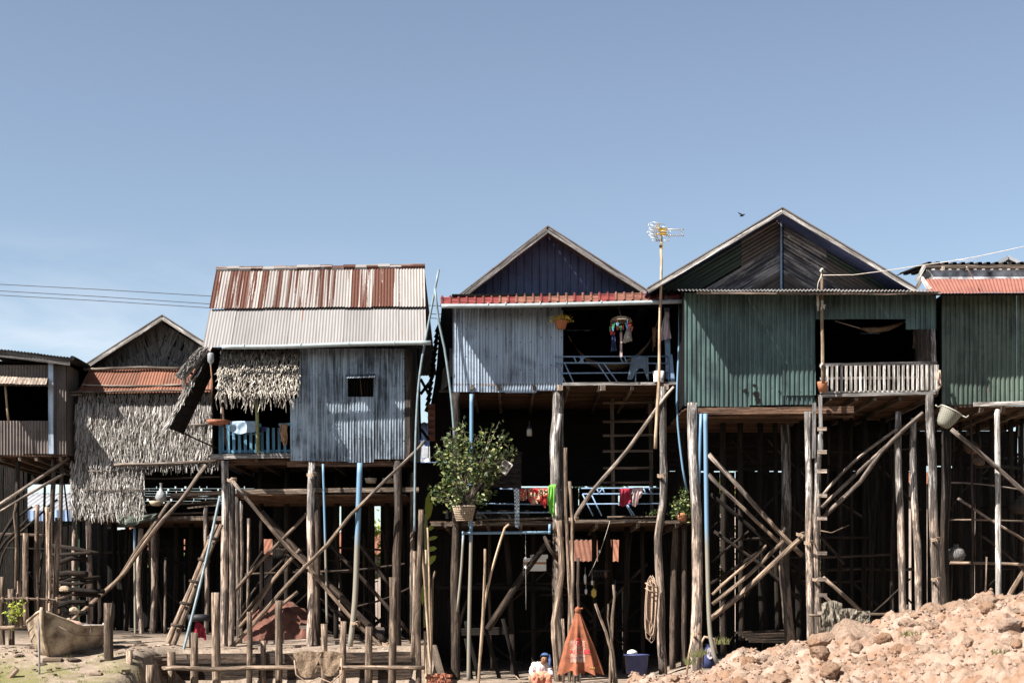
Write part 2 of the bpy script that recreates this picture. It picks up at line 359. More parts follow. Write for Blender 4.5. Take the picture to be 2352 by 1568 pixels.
        for k in range(ns):
            u0, u1 = k/ns, (k+1)/ns; lift = (k % 2)*gap+rnd(0, gap*.4); dz0 = rnd(-ragged, ragged)*.5; tl = rnd(-ragged, ragged)*.25
            nr = max(1, round((u1-u0)*U/pitch)); us = []
            for r in range(nr):
                for (a, h) in prof: us.append((u0+(u1-u0)*(r+a)/nr, h))
            us.append((u1, prof[0][1]))
            vs = []; gs = []; sk = rnd(-1, 1); bend = rnd(-1, 1)*.5
            for j in range(nv+1):
                for i, (u, h) in enumerate(us):
                    v0, v1 = (0., 1.) if clip is None else clip(u)
                    v = v0+(v1-v0)*j/nv
                    p = p00.lerp(p10, u).lerp(p01.lerp(p11, u), v)+nrm*(amp*h+lift+.012*noise.noise(Vector((u*U*1.3+sk*9, v*V*1.1, sk*7))))
                    if ragged and j == nv and clip is None: p = p+(p01-p00).normalized()*(dz0+tl*(u-u0)/(u1-u0)+rnd(-1, 1)*ragged*.12)
                    vs.append(p); gs.append(o+Vector((u*U, 0, v*V)))
            w = len(us); fs = [(j*w+i, j*w+i+1, (j+1)*w+i+1, (j+1)*w+i) for j in range(nv) for i in range(w-1)]
            s.add(vs, fs, gs, tone, mi, kind == 'sine')
        return s
    def thatch(s, p00, p10, p01, p11, rowgap=.11, w=.034, ln=.38, curl=.05, dens=1.0, mi=0, lean=.0, out=.0, spread=.22):
        p00, p10, p01, p11 = map(Vector, (p00, p10, p01, p11)); U = ((p10-p00).length+(p11-p01).length)/2; V = ((p01-p00).length+(p11-p10).length)/2
        down = ((p01-p00)+(p11-p10)).normalized(); side = (p10-p00).normalized(); nrm = side.cross(down).normalized()
        if nrm.y > 0: nrm = -nrm
        rows = max(1, int(V/rowgap))
        for r in range(rows+1):
            v = r/rows; cnt = int(U/w*dens)
            for k in range(cnt):
                u = (k+rnd(-.6, .6))/cnt
                if not -.01 <= u <= 1.01: continue
                a = p00.lerp(p10, u).lerp(p01.lerp(p11, u), v)+down*rnd(-.06, .05)
                l = ln*rnd(.6, 1.15); ww = w*rnd(.6, 1.3); yaw = rnd(-.5, .5); sd = (side*math.cos(yaw)+nrm*math.sin(yaw))
                ln_dir = (down+side*rnd(-spread, spread)+side*lean).normalized()
                o1 = nrm*(.012+rnd(0, .03)); o2 = nrm*(.03+rnd(0, curl)+out); o3 = nrm*(.03+rnd(-.01, curl*1.7)+out)
                b = a+ln_dir*l*.55; c = a+ln_dir*l+side*rnd(-.05, .05)
                q = Vector((rnd(-9, 9), rnd(-9, 9), 0))
                s.add([a+o1-sd*ww*.4, a+o1+sd*ww*.4, b+o2-sd*ww*.5, b+o2+sd*ww*.5, c+o3-sd*ww*.18, c+o3+sd*ww*.18],
                      [(0, 1, 3, 2), (2, 3, 5, 4)], [q, q+Vector((ww, 0, 0)), q+Vector((0, 0, l*.5)), q+Vector((ww, 0, l*.5)), q+Vector((0, 0, l)), q+Vector((ww, 0, l))], None, mi)
        return s
    def leaves(s, pts, size, mi=0, nrm_up=.4, asp=.45):
        for p in pts:
            d = Vector((rnd(-1, 1), rnd(-1, 1), rnd(-.6, .9))).normalized(); n0 = Vector((rnd(-1, 1), rnd(-1, 1), rnd(-.3, 1)+nrm_up)).normalized()
            sd = d.cross(n0).normalized(); l = size*rnd(.6, 1.3); p = Vector(p); fold = n0*l*.08
            s.add([p, p+d*l*.5-sd*l*asp*.5+fold, p+d*l, p+d*l*.5+sd*l*asp*.5+fold], [(0, 1, 2), (0, 2, 3)], None, None, mi)
        return s
    def lathe(s, c, prof, n=16, tone=None, mi=0, axis=None, smooth=True):
        c = Vector(c); vs = []; R = Matrix.Identity(3) if axis is None else Vector((0, 0, 1)).rotation_difference(Vector(axis).normalized()).to_matrix()
        for (r, z) in prof:
            for k in range(n):
                a = 2*math.pi*k/n; vs.append(c+R @ Vector((r*math.cos(a), r*math.sin(a), z)))
        fs = [(i*n+k, i*n+(k+1) % n, (i+1)*n+(k+1) % n, (i+1)*n+k) for i in range(len(prof)-1) for k in range(n)]
        return s.add(vs, fs, [v-c for v in vs], tone, mi, smooth)

# ------------------------------------------------------------------ objects
def thing(name, label, cat, loc=(0, 0, 0), group=None):
    o = bpy.data.objects.new(name, None); C.objects.link(o); o.location = loc; o.empty_display_size = .2
    o['label'] = label; o['category'] = cat
    if group: o['group'] = group
    return o
def mesh_of(name, mb, mats, origin):
    me = bpy.data.meshes.new(name); o = Vector(origin)
    me.from_pydata([tuple(v-o) for v in mb.v], [], mb.f)
    a = me.attributes.new('gp', 'FLOAT_VECTOR', 'POINT'); a.data.foreach_set('vector', [c for g in mb.g for c in g])
    t = me.attributes.new('tone', 'FLOAT', 'POINT'); t.data.foreach_set('value', mb.t)
    for m in (mats if isinstance(mats, (list, tuple)) else [mats]): me.materials.append(M[m] if isinstance(m, str) else m)
    me.polygons.foreach_set('material_index', mb.m); me.polygons.foreach_set('use_smooth', mb.smooth); me.update()
    return me
def wloc(o):
    v = Vector((0, 0, 0))
    while o is not None: v += o.location; o = o.parent
    return v
def part(name, mb, mats, parent, label=None):
    """a mesh that belongs to a thing (or to a part of it)"""
    me = mesh_of(name, mb, mats, wloc(parent)); o = bpy.data.objects.new(name, me); C.objects.link(o); o.parent = parent
    if label: o['label'] = label
    return o
def solo(name, mb, mats, label, cat, loc=None, group=None):
    """a thing that is a single mesh"""
    if loc is None:
        n = len(mb.v); loc = Vector((sum(v.x for v in mb.v)/n, sum(v.y for v in mb.v)/n, min(v.z for v in mb.v)))
    me = mesh_of(name, mb, mats, loc); o = bpy.data.objects.new(name, me); C.objects.link(o); o.location = loc
    o['label'] = label; o['category'] = cat
    if group: o['group'] = group
    return o
def struct(name, mb, mats, kind='structure'):
    me = mesh_of(name, mb, mats, (0, 0, 0)); o = bpy.data.objects.new(name, me); C.objects.link(o); o['kind'] = kind; return o
def pole(path, w, d=None, w1=None, wob=.03, rough=.12, n=9, mb=None, tone=None):
    """a round pole; path of photo points, w its width in photo pixels"""
    mb = mb or MB(); P = [W(*p) if len(p) == 3 else W(p[0], p[1], d) for p in path]
    k = P[0].y/FP; w1 = w if w1 is None else w1
    mb.tube(P, [w/2*k, w1/2*k], n, wob, rough, tone=tone); return mb
def bb(x0, y0, x1, y1, d, t, mb=None, tone=None, dx=0):
    """a board facing the camera between photo corners, t metres thick, its front at distance d"""
    mb = mb or MB(); a = W(x0, y0, d); b = W(x1, y1, d)
    return mb.box(((a.x+b.x)/2, d+t/2, (a.z+b.z)/2), (abs(b.x-a.x), t, abs(a.z-b.z)), tone=tone)

M['farplank'] = tin('far_wall_boards', (.62, .52, .46), (.34, .24, .18), .8, 0, nails=False)
M['fadedprint'] = plain('faded_print', (.40, .31, .27), .2, .9, 7, dark=(.31, .12, .07))
SKY_AIR=1.0; SKY_DUST=1.0; SKY_OZ=3.0; SKY_SAT=.74; SKY_STR=.072; SUN_STR=5.0; EXPO=1.45; SKY_CLOUD=6.2
SKY_TINT=[(0,(1.10,1.12,1.02)),(.10,(1.0,1.03,.97)),(.2,(.75,.80,.81)),(.38,(.70,.72,.75)),(.55,(.26,.23,.24)),(1,(.18,.17,.18))]  # sky above the frame is darkened here to reduce fill light
# ------------------------------------------------------------------ ground
def sstep(a, b, x):
    t = min(1, max(0, (x-a)/(b-a))); return t*t*(3-2*t)
def ground_z(x, y):
    front = .12-.02*max(0, 33-y) if y < 33 else .12
    front = max(front, -.35)
    left = .12+(.80-.12)*sstep(32.6, 35.9, y)+.26*sstep(37, 45, y)
    mid = -.12+.5*sstep(40, 48, y)
    right = .25+.3*sstep(38, 46, y)
    if y < 34: mid = -.12; right = .1
    # terrace on the left: sloping bank for x<-8.4, boarded step between -8.4 and -2.1
    edge = -2.0+.25*math.sin(y*.7)
    if x < edge:
        step = -.75+(.72+.75)*sstep(36.93, 37.0, y)+.26*sstep(38, 45, y)
        k = sstep(8.1, 8.6, -x)
        z = step*(1-k)+left*k
    else:
        z = mid
    if x >= edge:
        k2 = sstep(3.2, 5.0, x); z = mid*(1-k2)+right*k2
    if y < 33: z = min(z, front) if not (-8.6 < x < edge) else min(z, -.75)
    return z
def lumps(x, y):
    return .05*noise.noise(Vector((x*.9, y*.9, 0)))+.025*noise.noise(Vector((x*3.1, y*3.1, 4)))
mb = MB()
def axis(lo, hi, st, outs): 
    a = [lo+i*st for i in range(int(round((hi-lo)/st))+1)]
    return [lo-o for o in reversed(outs)]+a+[hi+o for o in outs]
gx = axis(-20, 20, .25, [2, 6, 15, 40, 100, 250, 600, 1500]); gy = axis(28, 50, .22, [2, 5, 10, 18, 40, 100, 250, 600, 1500])
vs = [(x, y, ground_z(x, y)+lumps(x, y)) for y in gy for x in gx]; nx = len(gx)
mb.add(vs, [(j*nx+i, j*nx+i+1, (j+1)*nx+i+1, (j+1)*nx+i) for j in range(len(gy)-1) for i in range(nx-1)], smooth=True)
struct('ground', mb, 'ground')

# dirt mound in the right foreground
RP = [(.5, -1.3), (1.4, -.35), (2.05, .38), (2.4, .46), (3.3, .62), (4.1, .85), (4.75, 1.0), (5.6, 1.22), (6.4, 1.38), (7.2, 1.60), (7.9, 1.80), (9.1, 1.87), (11, 2.1), (14, 2.3), (18, 2.2), (24, 1.2), (30, .2)]
def ridge(x):
    if x <= RP[0][0]: return RP[0][1]
    for (a, b), (c, d) in zip(RP, RP[1:]):
        if x <= c: return b+(d-b)*(x-a)/(c-a)
    return RP[-1][1]
def mound_z(x, y):
    yr = 27
    z = ridge(x)-.052*max(0, yr-y)-.85*max(0, y-yr-.3)
    z -= .25*max(0, 15-y)
    p = Vector((x, y, 0))
    q = p+Vector((noise.noise(p*2.2), noise.noise(p*2.2+Vector((9, 0, 0))), 0))*.12
    z += .15*noise.noise(p*1.1)+.16*abs(noise.noise(q*1.7))-.16+.24*max(0, .62-noise.voronoi(q*1.5)[0][0])+.15*max(0, .6-noise.voronoi(q*4.4)[0][0])+.09*max(0, .6-noise.voronoi(q*9.5)[0][0])+.17*abs(noise.noise(q*3.9))+.085*abs(noise.noise(q*9))+.04*abs(noise.noise(q*19))
    return z
mb = MB(); mx = [.3+i*.042 for i in range(250)]+[10.8+i*.4 for i in range(48)]; my = [9+i*.4 for i in range(15)]+[15+i*.045 for i in range(290)]+[28.05+i*.15 for i in range(8)]
nx = len(mx); vs = [(x, y, mound_z(x, y)) for y in my for x in mx]
mb.add(vs, [(j*nx+i, j*nx+i+1, (j+1)*nx+i+1, (j+1)*nx+i) for j in range(len(my)-1) for i in range(nx-1)], smooth=True)
struct('dirt_mound', mb, 'mound')

# clods and rocks on the mound
def rock_mesh(seed, flat):
    bm = bmesh.new(); bmesh.ops.create_icosphere(bm, subdivisions=4, radius=1); so = Vector((seed*13.1, seed*7.7, seed*3.3))
    rg = random.Random(seed); pl = [(Vector((rg.uniform(-1, 1), rg.uniform(-1, 1), rg.uniform(-.6, 1))).normalized(), rg.uniform(.50, .82)) for _ in range(13)]
    for v in bm.verts:
        p = v.co.copy(); n = p.normalized()
        r = .95+.36*noise.noise(p*1.0+so)+.34*abs(noise.noise(p*2.1+so*2))-.36*max(0, noise.noise(p*3.0+so))+.18*noise.noise(p*5+so)-.16*max(0, noise.noise(p*8+so))+.09*noise.noise(p*13+so)
        q = n*r
        for nn_, off in pl:
            d_ = q.dot(nn_)-off
            if d_ > 0: q = q-nn_*d_*.88
        v.co = q*1.18+n*(.05*noise.noise(p*9+so)+.03*noise.noise(p*19+so)); v.co.z *= flat
    me = bpy.data.meshes.new('clod'); bm.to_mesh(me); bm.free(); me.materials.append(M['rock'])
    for p in me.polygons: p.use_smooth = True
    return me
RM = [rock_mesh(i+1, .6+.25*random.random()) for i in range(9)]
def rock(name, x, y, r, label, group, k, dz=0, sx=1.0):
    o = bpy.data.objects.new(name, RM[k % len(RM)]); C.objects.link(o)
    o.location = (x, y, mound_z(x, y)+r*.12+dz); o.rotation_euler = (rnd(-.3, .3), rnd(-.3, .3), rnd(0, 6.28)); o.scale = (r*sx, r, r)
    o['label'] = label; o['category'] = 'dirt clod'; o['group'] = group
crest = [(1830, 30, 'low brown clod at the foot of the dirt mound below the grey cloth'), (1885, 26, 'square brown clod with a broken face just below the hanging grey cloth'), (1945, 56, 'broad smooth pale clod slanting up the crest of the mound'),
         (2010, 34, 'small tan clod tucked behind the broad pale one on the crest'), (2085, 46, 'lumpy golden clod on the crest under the rail of cloths'), (2135, 30, 'rounded clod in front of the sunlit post base'), (2215, 52, 'large rough clod on the crest right of the sunlit post'),
         (2262, 34, 'dark sided clod leaning against the large rough clod'), (2325, 42, 'pale clod at the top right end of the crest'), (2185, 32, 'orange clod below the large rough clod'), (1760, 20, 'small flat clod at the low left end of the crest'), (1700, 17, 'loose tan clod beside the tall grey post base'), (1640, 15, 'tiny pale clod near the blue pipe foot')]
for i, (px, rp, lab) in enumerate(crest):
    y = rnd(26.0, 27.0); k = y/FP
    rock('dirt_clod', (px-CX)*k, y, rp*k, lab, 'large clods along the crest of the mound', i, -.02-(.10 if rp > 40 else .0), 1.25)
placed = 0
while placed < 230:
    y = 26.7-rnd(0, 1)**1.2*10.5; x = rnd(.1, 10.5)
    px = CX+x*FP/y; z = mound_z(x, y); py = HY-(z-EYE)*FP/y
    if px > 2400 or px < 1380 or py > 1600: continue
    r = .03+.15*random.random()**3.4
    rock('rubble_lump', x, y, r, 'tan lump of broken dirt lying on the slope of the mound', 'small lumps of rubble on the mound', placed, 0, rnd(.8, 1.4)); placed += 1
# pebbles: uncountable
mb = MB()
for i in range(5200):
    y = 27-rnd(0, 1)**1.2*11; x = rnd(.1, 10.5); r = rnd(.012, .042); z = mound_z(x, y)
    c = Vector((x, y, z+r*.4)); p = [c+Vector((rnd(.7, 1.2)*dx*r, rnd(.7, 1.2)*dy*r, rnd(.6, 1)*dz*r)) for dx, dy, dz in ((1, 0, 0), (0, 1, 0), (-1, 0, 0), (0, -1, 0), (0, 0, 1), (0, 0, -1))]
    mb.add(p, [(0, 1, 4), (1, 2, 4), (2, 3, 4), (3, 0, 4), (1, 0, 5), (2, 1, 5), (3, 2, 5), (0, 3, 5)])
struct('gravel', mb, 'mound', 'stuff')
# dry grass tufts where post meets mound
mb = MB()
def tuft(mb, x, y, z, n, h, sp):
    for i in range(n):
        b = Vector((x+rnd(-sp, sp), y+rnd(-sp, sp), z-.02)); t = b+Vector((rnd(-.6, .6)*h, rnd(-.3, .3)*h, h*rnd(.5, 1.1))); m_ = b.lerp(t, .5)+Vector((0, 0, h*.12)); w = .008
        mb.add([b+Vector((-w, 0, 0)), b+Vector((w, 0, 0)), m_+Vector((w*.7, 0, 0)), m_-Vector((w*.7, 0, 0)), t], [(0, 1, 2, 3), (3, 2, 4)])
for px, d in ((1600, 30), (1612, 30), (1585, 30), (1660, 29)):
    p = W(px, 1545, d); tuft(mb, p.x, d, mound_z(p.x, 26.9)+.1, 30, .16, .12)
for px, py, d in ((2090, 1415+40, 24), (2300, 1500, 21)):
    p = W(px, py, d); tuft(mb, p.x, d, mound_z(p.x, d), 60, .12, .15)
for i in range(60):
    x = rnd(-13, -9); y = rnd(32.5, 36); tuft(mb, x, y, ground_z(x, y), 14, .07, .1)
struct('grass_tufts', mb, 'drygrass', 'stuff')

# ------------------------------------------------------------------ house helpers
def quadpts(x0, y0, x1, y1, d): return W(x0, y0, d), W(x1, y0, d), W(x0, y1, d), W(x1, y1, d)
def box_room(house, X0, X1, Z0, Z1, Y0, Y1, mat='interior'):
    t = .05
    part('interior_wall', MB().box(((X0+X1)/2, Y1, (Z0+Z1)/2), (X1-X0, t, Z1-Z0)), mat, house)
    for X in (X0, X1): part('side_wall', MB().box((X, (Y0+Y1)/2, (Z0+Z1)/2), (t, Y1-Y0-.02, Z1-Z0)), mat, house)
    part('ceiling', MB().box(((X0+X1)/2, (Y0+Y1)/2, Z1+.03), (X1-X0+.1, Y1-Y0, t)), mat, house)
def floor_boards(house, X0, X1, z, Y0, Y1, mat='brownboard', wd=.16, gap=.012, th=.035, name='floor'):
    m = MB(); y = Y0
    while y < Y1-wd:
        m.beam((X0+rnd(-.04, .04), y+wd/2, z), (X1+rnd(-.04, .04), y+wd/2, z+rnd(-.006, .006)), wd-gap*rnd(.3, 1.6), th); y += wd
    return part(name, m, mat, house)
def joists(house, X0, X1, z, Y0, Y1, n, mat='plank', w=.07, h=.12):
    m = MB()
    for i in range(n):
        x = X0+(X1-X0)*(i+.5)/n+rnd(-.1, .1); m.beam((x, Y0, z-h/2), (x+rnd(-.05, .05), Y1, z-h/2), w, h)
    return part('floor_joists', m, mat, house)
def shade_screen(house, X0, X1, Z0, Z1, Y, gaps=.12, mat='dark', w=.17, slit=.07):  # dark board screens added behind the posts to keep the undersides dark
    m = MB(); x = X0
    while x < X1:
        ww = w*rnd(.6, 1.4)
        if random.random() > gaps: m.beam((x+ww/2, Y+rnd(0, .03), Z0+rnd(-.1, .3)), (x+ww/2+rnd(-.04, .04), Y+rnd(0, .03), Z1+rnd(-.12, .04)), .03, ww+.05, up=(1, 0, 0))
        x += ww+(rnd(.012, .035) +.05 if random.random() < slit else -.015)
    return part('shade_screen', m, mat, house)
def posts(house, lst, d, mat='post', name='post', **kw):
    for p in lst:
        path, w = p[0], p[1]; w1 = p[2] if len(p) > 2 else None
        part(name, pole(path, w, d, w1, **kw), mat, house)
def gable_roof(house, ax, ay, lx, ly, rx, ry, d0, back, th, mat, fmat, fw=.20, name='roof'):
    """front rake through the three photo points at distance d0; two slopes going back"""
    A, L, R = W(ax, ay, d0), W(lx, ly, d0), W(rx, ry, d0); B = Vector((0, back, 0))
    m = MB()
    m.corr(A, A+B, L, L+B, .09, .012, 1.2, nv=2); m.corr(A, A+B, R, R+B, .09, .012, 1.2, nv=2)
    part(name, m, mat, house)
    f = MB(); up = Vector((0, 0, 1))
    for e in (L, R):
        dr = (e-A).normalized(); f.beam(A-up*(fw/2+.02)+Vector((0, -.015, 0)), e-up*(fw/2+.02)+Vector((0, -.015, 0)), .03, fw, jit=.006)
    part('fascia', f, fmat, house)
    c = MB()
    for e in (L, R): c.beam(A+up*.03+Vector((0, .05, 0)), e+up*.03+Vector((0, .05, 0)), .16, .03)
    part('roof_edge', c, th, house)
    return A, L, R

# ------------------------------------------------------------------ house 1, far left, brown tin
d = 42.0
h1 = thing('stilt_house', 'brown tin stilt house cut off at the left edge, with a propped tan awning', 'house', (W(60, 1430, d).x, d, .95), 'stilt houses in the front row')
m = MB(); m.corr(*quadpts(-60, 838, 110, 886, d), ragged=.02); m.corr(*quadpts(-60, 966, 110, 1043, d), ragged=.03); m.corr(*quadpts(125, 838, 152, 1043, d), sheet=.4)
part('wall', m, 'brown', h1)
a, b_ = W(152, 836, d), W(152, 1043, d); m = MB(); m.corr(a, a+Vector((.05, 5, 0)), b_, b_+Vector((.05, 5, 0)), ragged=.02); part('side_wall', m, 'brown', h1)
m = MB(); m.beam(W(117.5, 832, d-.05), W(118.5, 1042, d-.05), .14, .10, up=(0, 1, 0)); part('corner_board', m, 'bluewood' if False else 'silver2', h1, 'pale blue tin corner strip')
m = MB(); m.beam(W(-60, 805, d-.35), W(162, 831, d-.35), .05, .20, jit=.01); part('fascia', m, 'greyboard', h1)
m = MB(); e0, e1 = W(-60, 795, d-.45), W(166, 822, d-.45); bk = Vector((0, 7, 0)); m.corr(e0, e1, e0+bk, e1+bk, nv=2); part('roof', m, 'brown', h1)
m = MB(); m.tube([e1, e1+bk], [.07, .07], 6, .03); part('roof_edge', m, 'dark', h1)
m = MB(); aw0, aw1 = W(-30, 861, d-.05), W(110, 866, d-.05); ab0, ab1 = W(-40, 880, d-.75), W(106, 882, d-.75); m.corr(aw0, aw1, ab0, ab1, .09, .008); part('awning', m, 'planklight', h1, 'tan sunlit awning panel')
part('awning_prop', pole([(12, 882), (20, 972)], 5, d-.4), 'bamboo', h1)
X0, X1 = W(-60, 0, d).x, W(150, 0, d).x; Zf = W(0, 1043, d).z
box_room(h1, X0, X1-.08, Zf, W(0, 832, d).z, d+.1, d+4.5)
floor_boards(h1, X0, X1, Zf-.03, d+.02, d+5, 'brownboard')
joists(h1, X0, X1, Zf-.05, d+.05, d+5, 5)
posts(h1, [([(123, 1045), (123, 1110), (120, 1190), (124, 1430)], 11), ([(142, 1045), (140, 1180), (138, 1420)], 9), ([(43, 1045), (40, 1150), (41, 1360)], 10)], d+.4, 'postdark')
posts(h1, [([(-20, 1172), (95, 1095), (158, 1050)], 8), ([(-20, 1185), (150, 1085)], 7)], d+.3, 'pole', 'brace')
shade_screen(h1, X0-1, W(175, 0, 47).x, .8, W(0, 1200, 47).z, 47, .04); part('back_wall', MB().box(((X0+W(170, 0, 46.9).x)/2-.5, 46.9, (Zf+W(0, 1112, 46.9).z)/2+.2), (W(170, 0, 46.9).x-X0+1, .05, Zf-W(0, 1112, 46.9).z+.4)), 'dark', h1); shade_screen(h1, X0-2, W(60, 0, 46.8).x, .8, Zf+.1, 46.8, .06)

# ------------------------------------------------------------------ house 1b, thatch walled
d = 43.0
hb = thing('stilt_house', 'thatch walled stilt house with a rust orange awning roof and a thatched gable', 'house', (W(300, 1440, d).x, d, .98), 'stilt houses in the front row')
A, L, R = gable_roof(hb, 373, 726, 192, 842, 560, 846, d+.05, 9, 'brown', 'brown', 'whitewood', .09)
g0 = d+.85
k = MB(); k.patch(W(373, 738, g0), W(373.1, 738, g0), W(205, 846, g0), W(540, 846, g0)); part('gable_backing', k, 'dark', hb)
m = MB(); ap = W(373, 742, g0-.05)
for r in range(4):
    for sgn, e in ((-1, W(208, 845, g0-.05)), (1, W(538, 845, g0-.05))):
        t0 = r*.21; top0 = ap+Vector((0, 0, -t0*2.3)); end = e+Vector((-sgn*t0*3.4*1.0, 0, 0)); cnt = int((end-top0).length/.018)
        if (end-top0).dot(Vector((sgn, 0, 0))) <= .2: continue
        dn = Vector((-(end-top0).normalized().z*-sgn*-1, 0, 0))
        al = (end-top0).normalized(); pr = Vector((al.z*sgn, 0, -al.x*sgn))
        if pr.z > 0: pr = -pr
        pr = (pr+Vector((sgn*.25, 0, -.2))).normalized()
        for i in range(cnt):
            p = top0.lerp(end, (i+rnd(-.4, .4))/cnt); 
            l = min(rnd(.35, .62), max(.05, (p.z-W(0, 846, g0).z)/max(.2, -pr.z))); w = rnd(.016, .03); dd = (pr+Vector((rnd(-.25, .25), 0, 0))).normalized(); o = Vector((0, -.03*(r+1)-rnd(0, .05), 0)); s_ = Vector((dd.z, 0, -dd.x))*w
            q = p+dd*l; m.add([p+o-s_, p+o+s_, q+o*1.3+s_*.6, q+o*1.3-s_*.6], [(0, 1, 2, 3)])
part('gable', m, 'thatchdark', hb)
# rust awning roof
t0, t1, b0, b1 = W(207, 848, d-.1), W(500, 846, d-.1), W(177, 903, d-.75), W(497, 900, d-.75)
m = MB(); m.corr(t0, t1, b0, b1, .085, .012, ragged=.03, nv=4); part('awning_roof', m, 'terra', hb, 'rust orange corrugated awning roof')
m = MB(); m.tube([W(192, 848, d-.2), W(300, 845, d-.2), W(415, 846, d-.2)], .045, 7, .03, .15)
m.tube([W(190, 884, d-.62), W(300, 886, d-.6), W(420, 884, d-.6)], .03, 7, .03, .2); m.tube([W(142, 899, d-.8), W(300, 899, d-.78), W(495, 896, d-.78)], .028, 7, .02, .1); m.tube([W(150, 908, d-.7), W(190, 905, d-.7)], .028, 7); m.tube([W(195, 838, d-.1), W(180, 839, d-.1)], .02, 6)
part('roof_poles', m, 'pole', hb)
m = MB(); wd = d-.58; m.patch(*quadpts(178, 900, 505, 1066, wd+.05)); m.patch(*quadpts(165, 1062, 333, 1185, wd+.05)); part('wall_backing', m, 'dark', hb)
m = MB(); m.thatch(*quadpts(176, 930, 505, 1052, wd), .10, .024, .42, .075, 1.0, spread=.08); 
part('thatch_wall', m, 'thatch', hb)
m = MB(); m.thatch(*quadpts(182, 900, 505, 925, wd+.03), .12, .034, .30, .02, 1.1); part('thatch_top_shade', m, 'thatchdark', hb)  # eave shade painted as a band of darker thatch
m = MB(); m.thatch(*quadpts(166, 1066, 333, 1172, wd+.02), .11, .024, .34, .06, 1.0, spread=.08); m.thatch(*quadpts(163, 1060, 172, 1165, wd-.02), .12, .033, .3, .05, 1.3); part('lower_thatch_wall', m, 'thatch', hb)
m = MB(); m.tube([W(262, 1067, wd-.12), W(380, 1065, wd-.12), W(500, 1058, wd-.12)], .045, 7, .03, .15); m.tube([W(190, 1081, wd-.08), W(335, 1081, wd-.08)], .015, 6); m.tube([W(190, 1125, wd-.08), W(335, 1125, wd-.08)], .015, 6); m.tube([W(420, 976, wd-.12), W(480, 974, wd-.12)], .02, 6)
part('wall_rail', m, 'pole', hb)
X0, X1 = W(180, 0, d).x, W(500, 0, d).x; Zf = W(0, 1188, d).z; Zu = W(0, 1066, d).z
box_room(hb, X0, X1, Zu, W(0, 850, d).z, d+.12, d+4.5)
floor_boards(hb, X0, X1+.3, Zf-.03, d+.02, d+4.4, 'brownboard')
m = MB(); m.beam(W(165, 1192, d-.02), W(520, 1190, d-.02), .08, .12, jit=.01); part('floor_beam', m, 'plank', hb)
# open lattice bay
m = MB()
for yy in (1098, 1143, 1158, 1180): m.tube([W(333, yy, d-.05), W(420, yy-1, d-.03), W(505, yy-4, d-.05)], .028, 6, .02, .15)
part('bay_rails', m, 'pole', hb)
m = MB(); m.beam(W(392, 1137, d-.25), W(508, 1131, d-.25), .05, .12); m.beam(W(450, 1154, d-.15), W(505, 1148, d-.15), .04, .06); m.beam(W(430, 1166, d-.15), W(505, 1158, d-.15), .04, .05); part('bay_boards', m, 'plank', hb)
m = MB()
for r in range(9):
    z = Zu-.30-.078*r
    x = X0+.7
    while x < X1+1.6:
        l = rnd(.2, .6); m.box((x+l/2, d+4.3, z), (l, .02, .07)); x += l+rnd(.01, .07)
m.box(((X0+X1)/2+.9, d+4.3, Zu-.02), (X1-X0+.8, .03, .5)); part('lattice_screen', m, 'dark', hb)
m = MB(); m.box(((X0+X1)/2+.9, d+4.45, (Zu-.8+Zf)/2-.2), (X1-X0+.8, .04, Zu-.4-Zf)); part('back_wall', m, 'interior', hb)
posts(hb, [([(172, 1192), (171, 1300), (172, 1400)], 12), ([(203, 1192), (206, 1310), (203, 1462)], 13), ([(324, 1213), (318, 1340), (326, 1473)], 12), ([(352, 1190), (355, 1330), (350, 1468)], 15, 13), ([(380, 1279), (379, 1466)], 6), ([(473, 1160), (475, 1330), (473, 1520)], 11)], d-.1, 'post')
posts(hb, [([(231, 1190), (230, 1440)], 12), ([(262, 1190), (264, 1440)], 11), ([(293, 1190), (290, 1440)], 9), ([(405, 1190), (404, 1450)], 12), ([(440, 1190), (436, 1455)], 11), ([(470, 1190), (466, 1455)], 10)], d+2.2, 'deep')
shade_screen(hb, X0-.5, X1+.3, .9, W(0, 1212, 48).z, 48, .12)
part('drain_pipe', pole([(309, 1210), (310, 1340), (311, 1473)], 6, d-.35, wob=.0, rough=0), 'pipe', hb)

# ------------------------------------------------------------------ house 2, rust streaked roof
d = 39.9
h2 = thing('stilt_house', 'silver tin stilt house under a rust streaked metal roof, with a blue balcony', 'house', (W(715, 1480, d).x, d, .78), 'stilt houses in the front row')
E0, E1 = W(465, 797, 39.2), W(979, 788, 39.2); R0, R1 = W(497, 624, 42.1), W(975, 617, 42.1)
Q0, Q1 = R0.lerp(E0, .50), R1.lerp(E1, .52)
up = Vector((0, -.02, .03))
m = MB(); m.corr(Q0-up, Q1-up, E0, E1, .076, .008, .76, ragged=.02, nv=4); part('lower_roof', m, 'paleroof', h2, 'pale grey lower roof sheets')
m = MB(); m.corr(R0+up, R1+up, Q0+up*1.2-(Q0-E0)*.04, Q1+up*1.2-(Q1-E1)*.04, .076, .012, .76, ragged=.03, nv=4); part('upper_roof', m, 'rusty', h2, 'upper roof sheets streaked with dark rust')
B0, B1 = E0+Vector((0, 5.4, 0)), E1+Vector((0, 5.4, 0)); m = MB(); m.corr(R0, R1, B0, B1, .076, .012, nv=2); part('rear_roof', m, 'paleroof', h2)
m = MB()
for k in range(18):
    a, b_ = R0.lerp(R1, k/18), R0.lerp(R1, (k+1.04)/18); z = Vector((0, 0, .05+rnd(-.015, .015)+(k % 2)*.008)); m.tube([a+z, b_+z], .085, 8, step=2, smooth=False)
part('ridge_cap', m, 'rusty', h2)
m = MB(); m.tube([W(510, 797, 39.05), W(640, 796, 39.05), W(820, 790, 39.05), W(990, 787, 39.05)], .058, 10, smooth=True); 
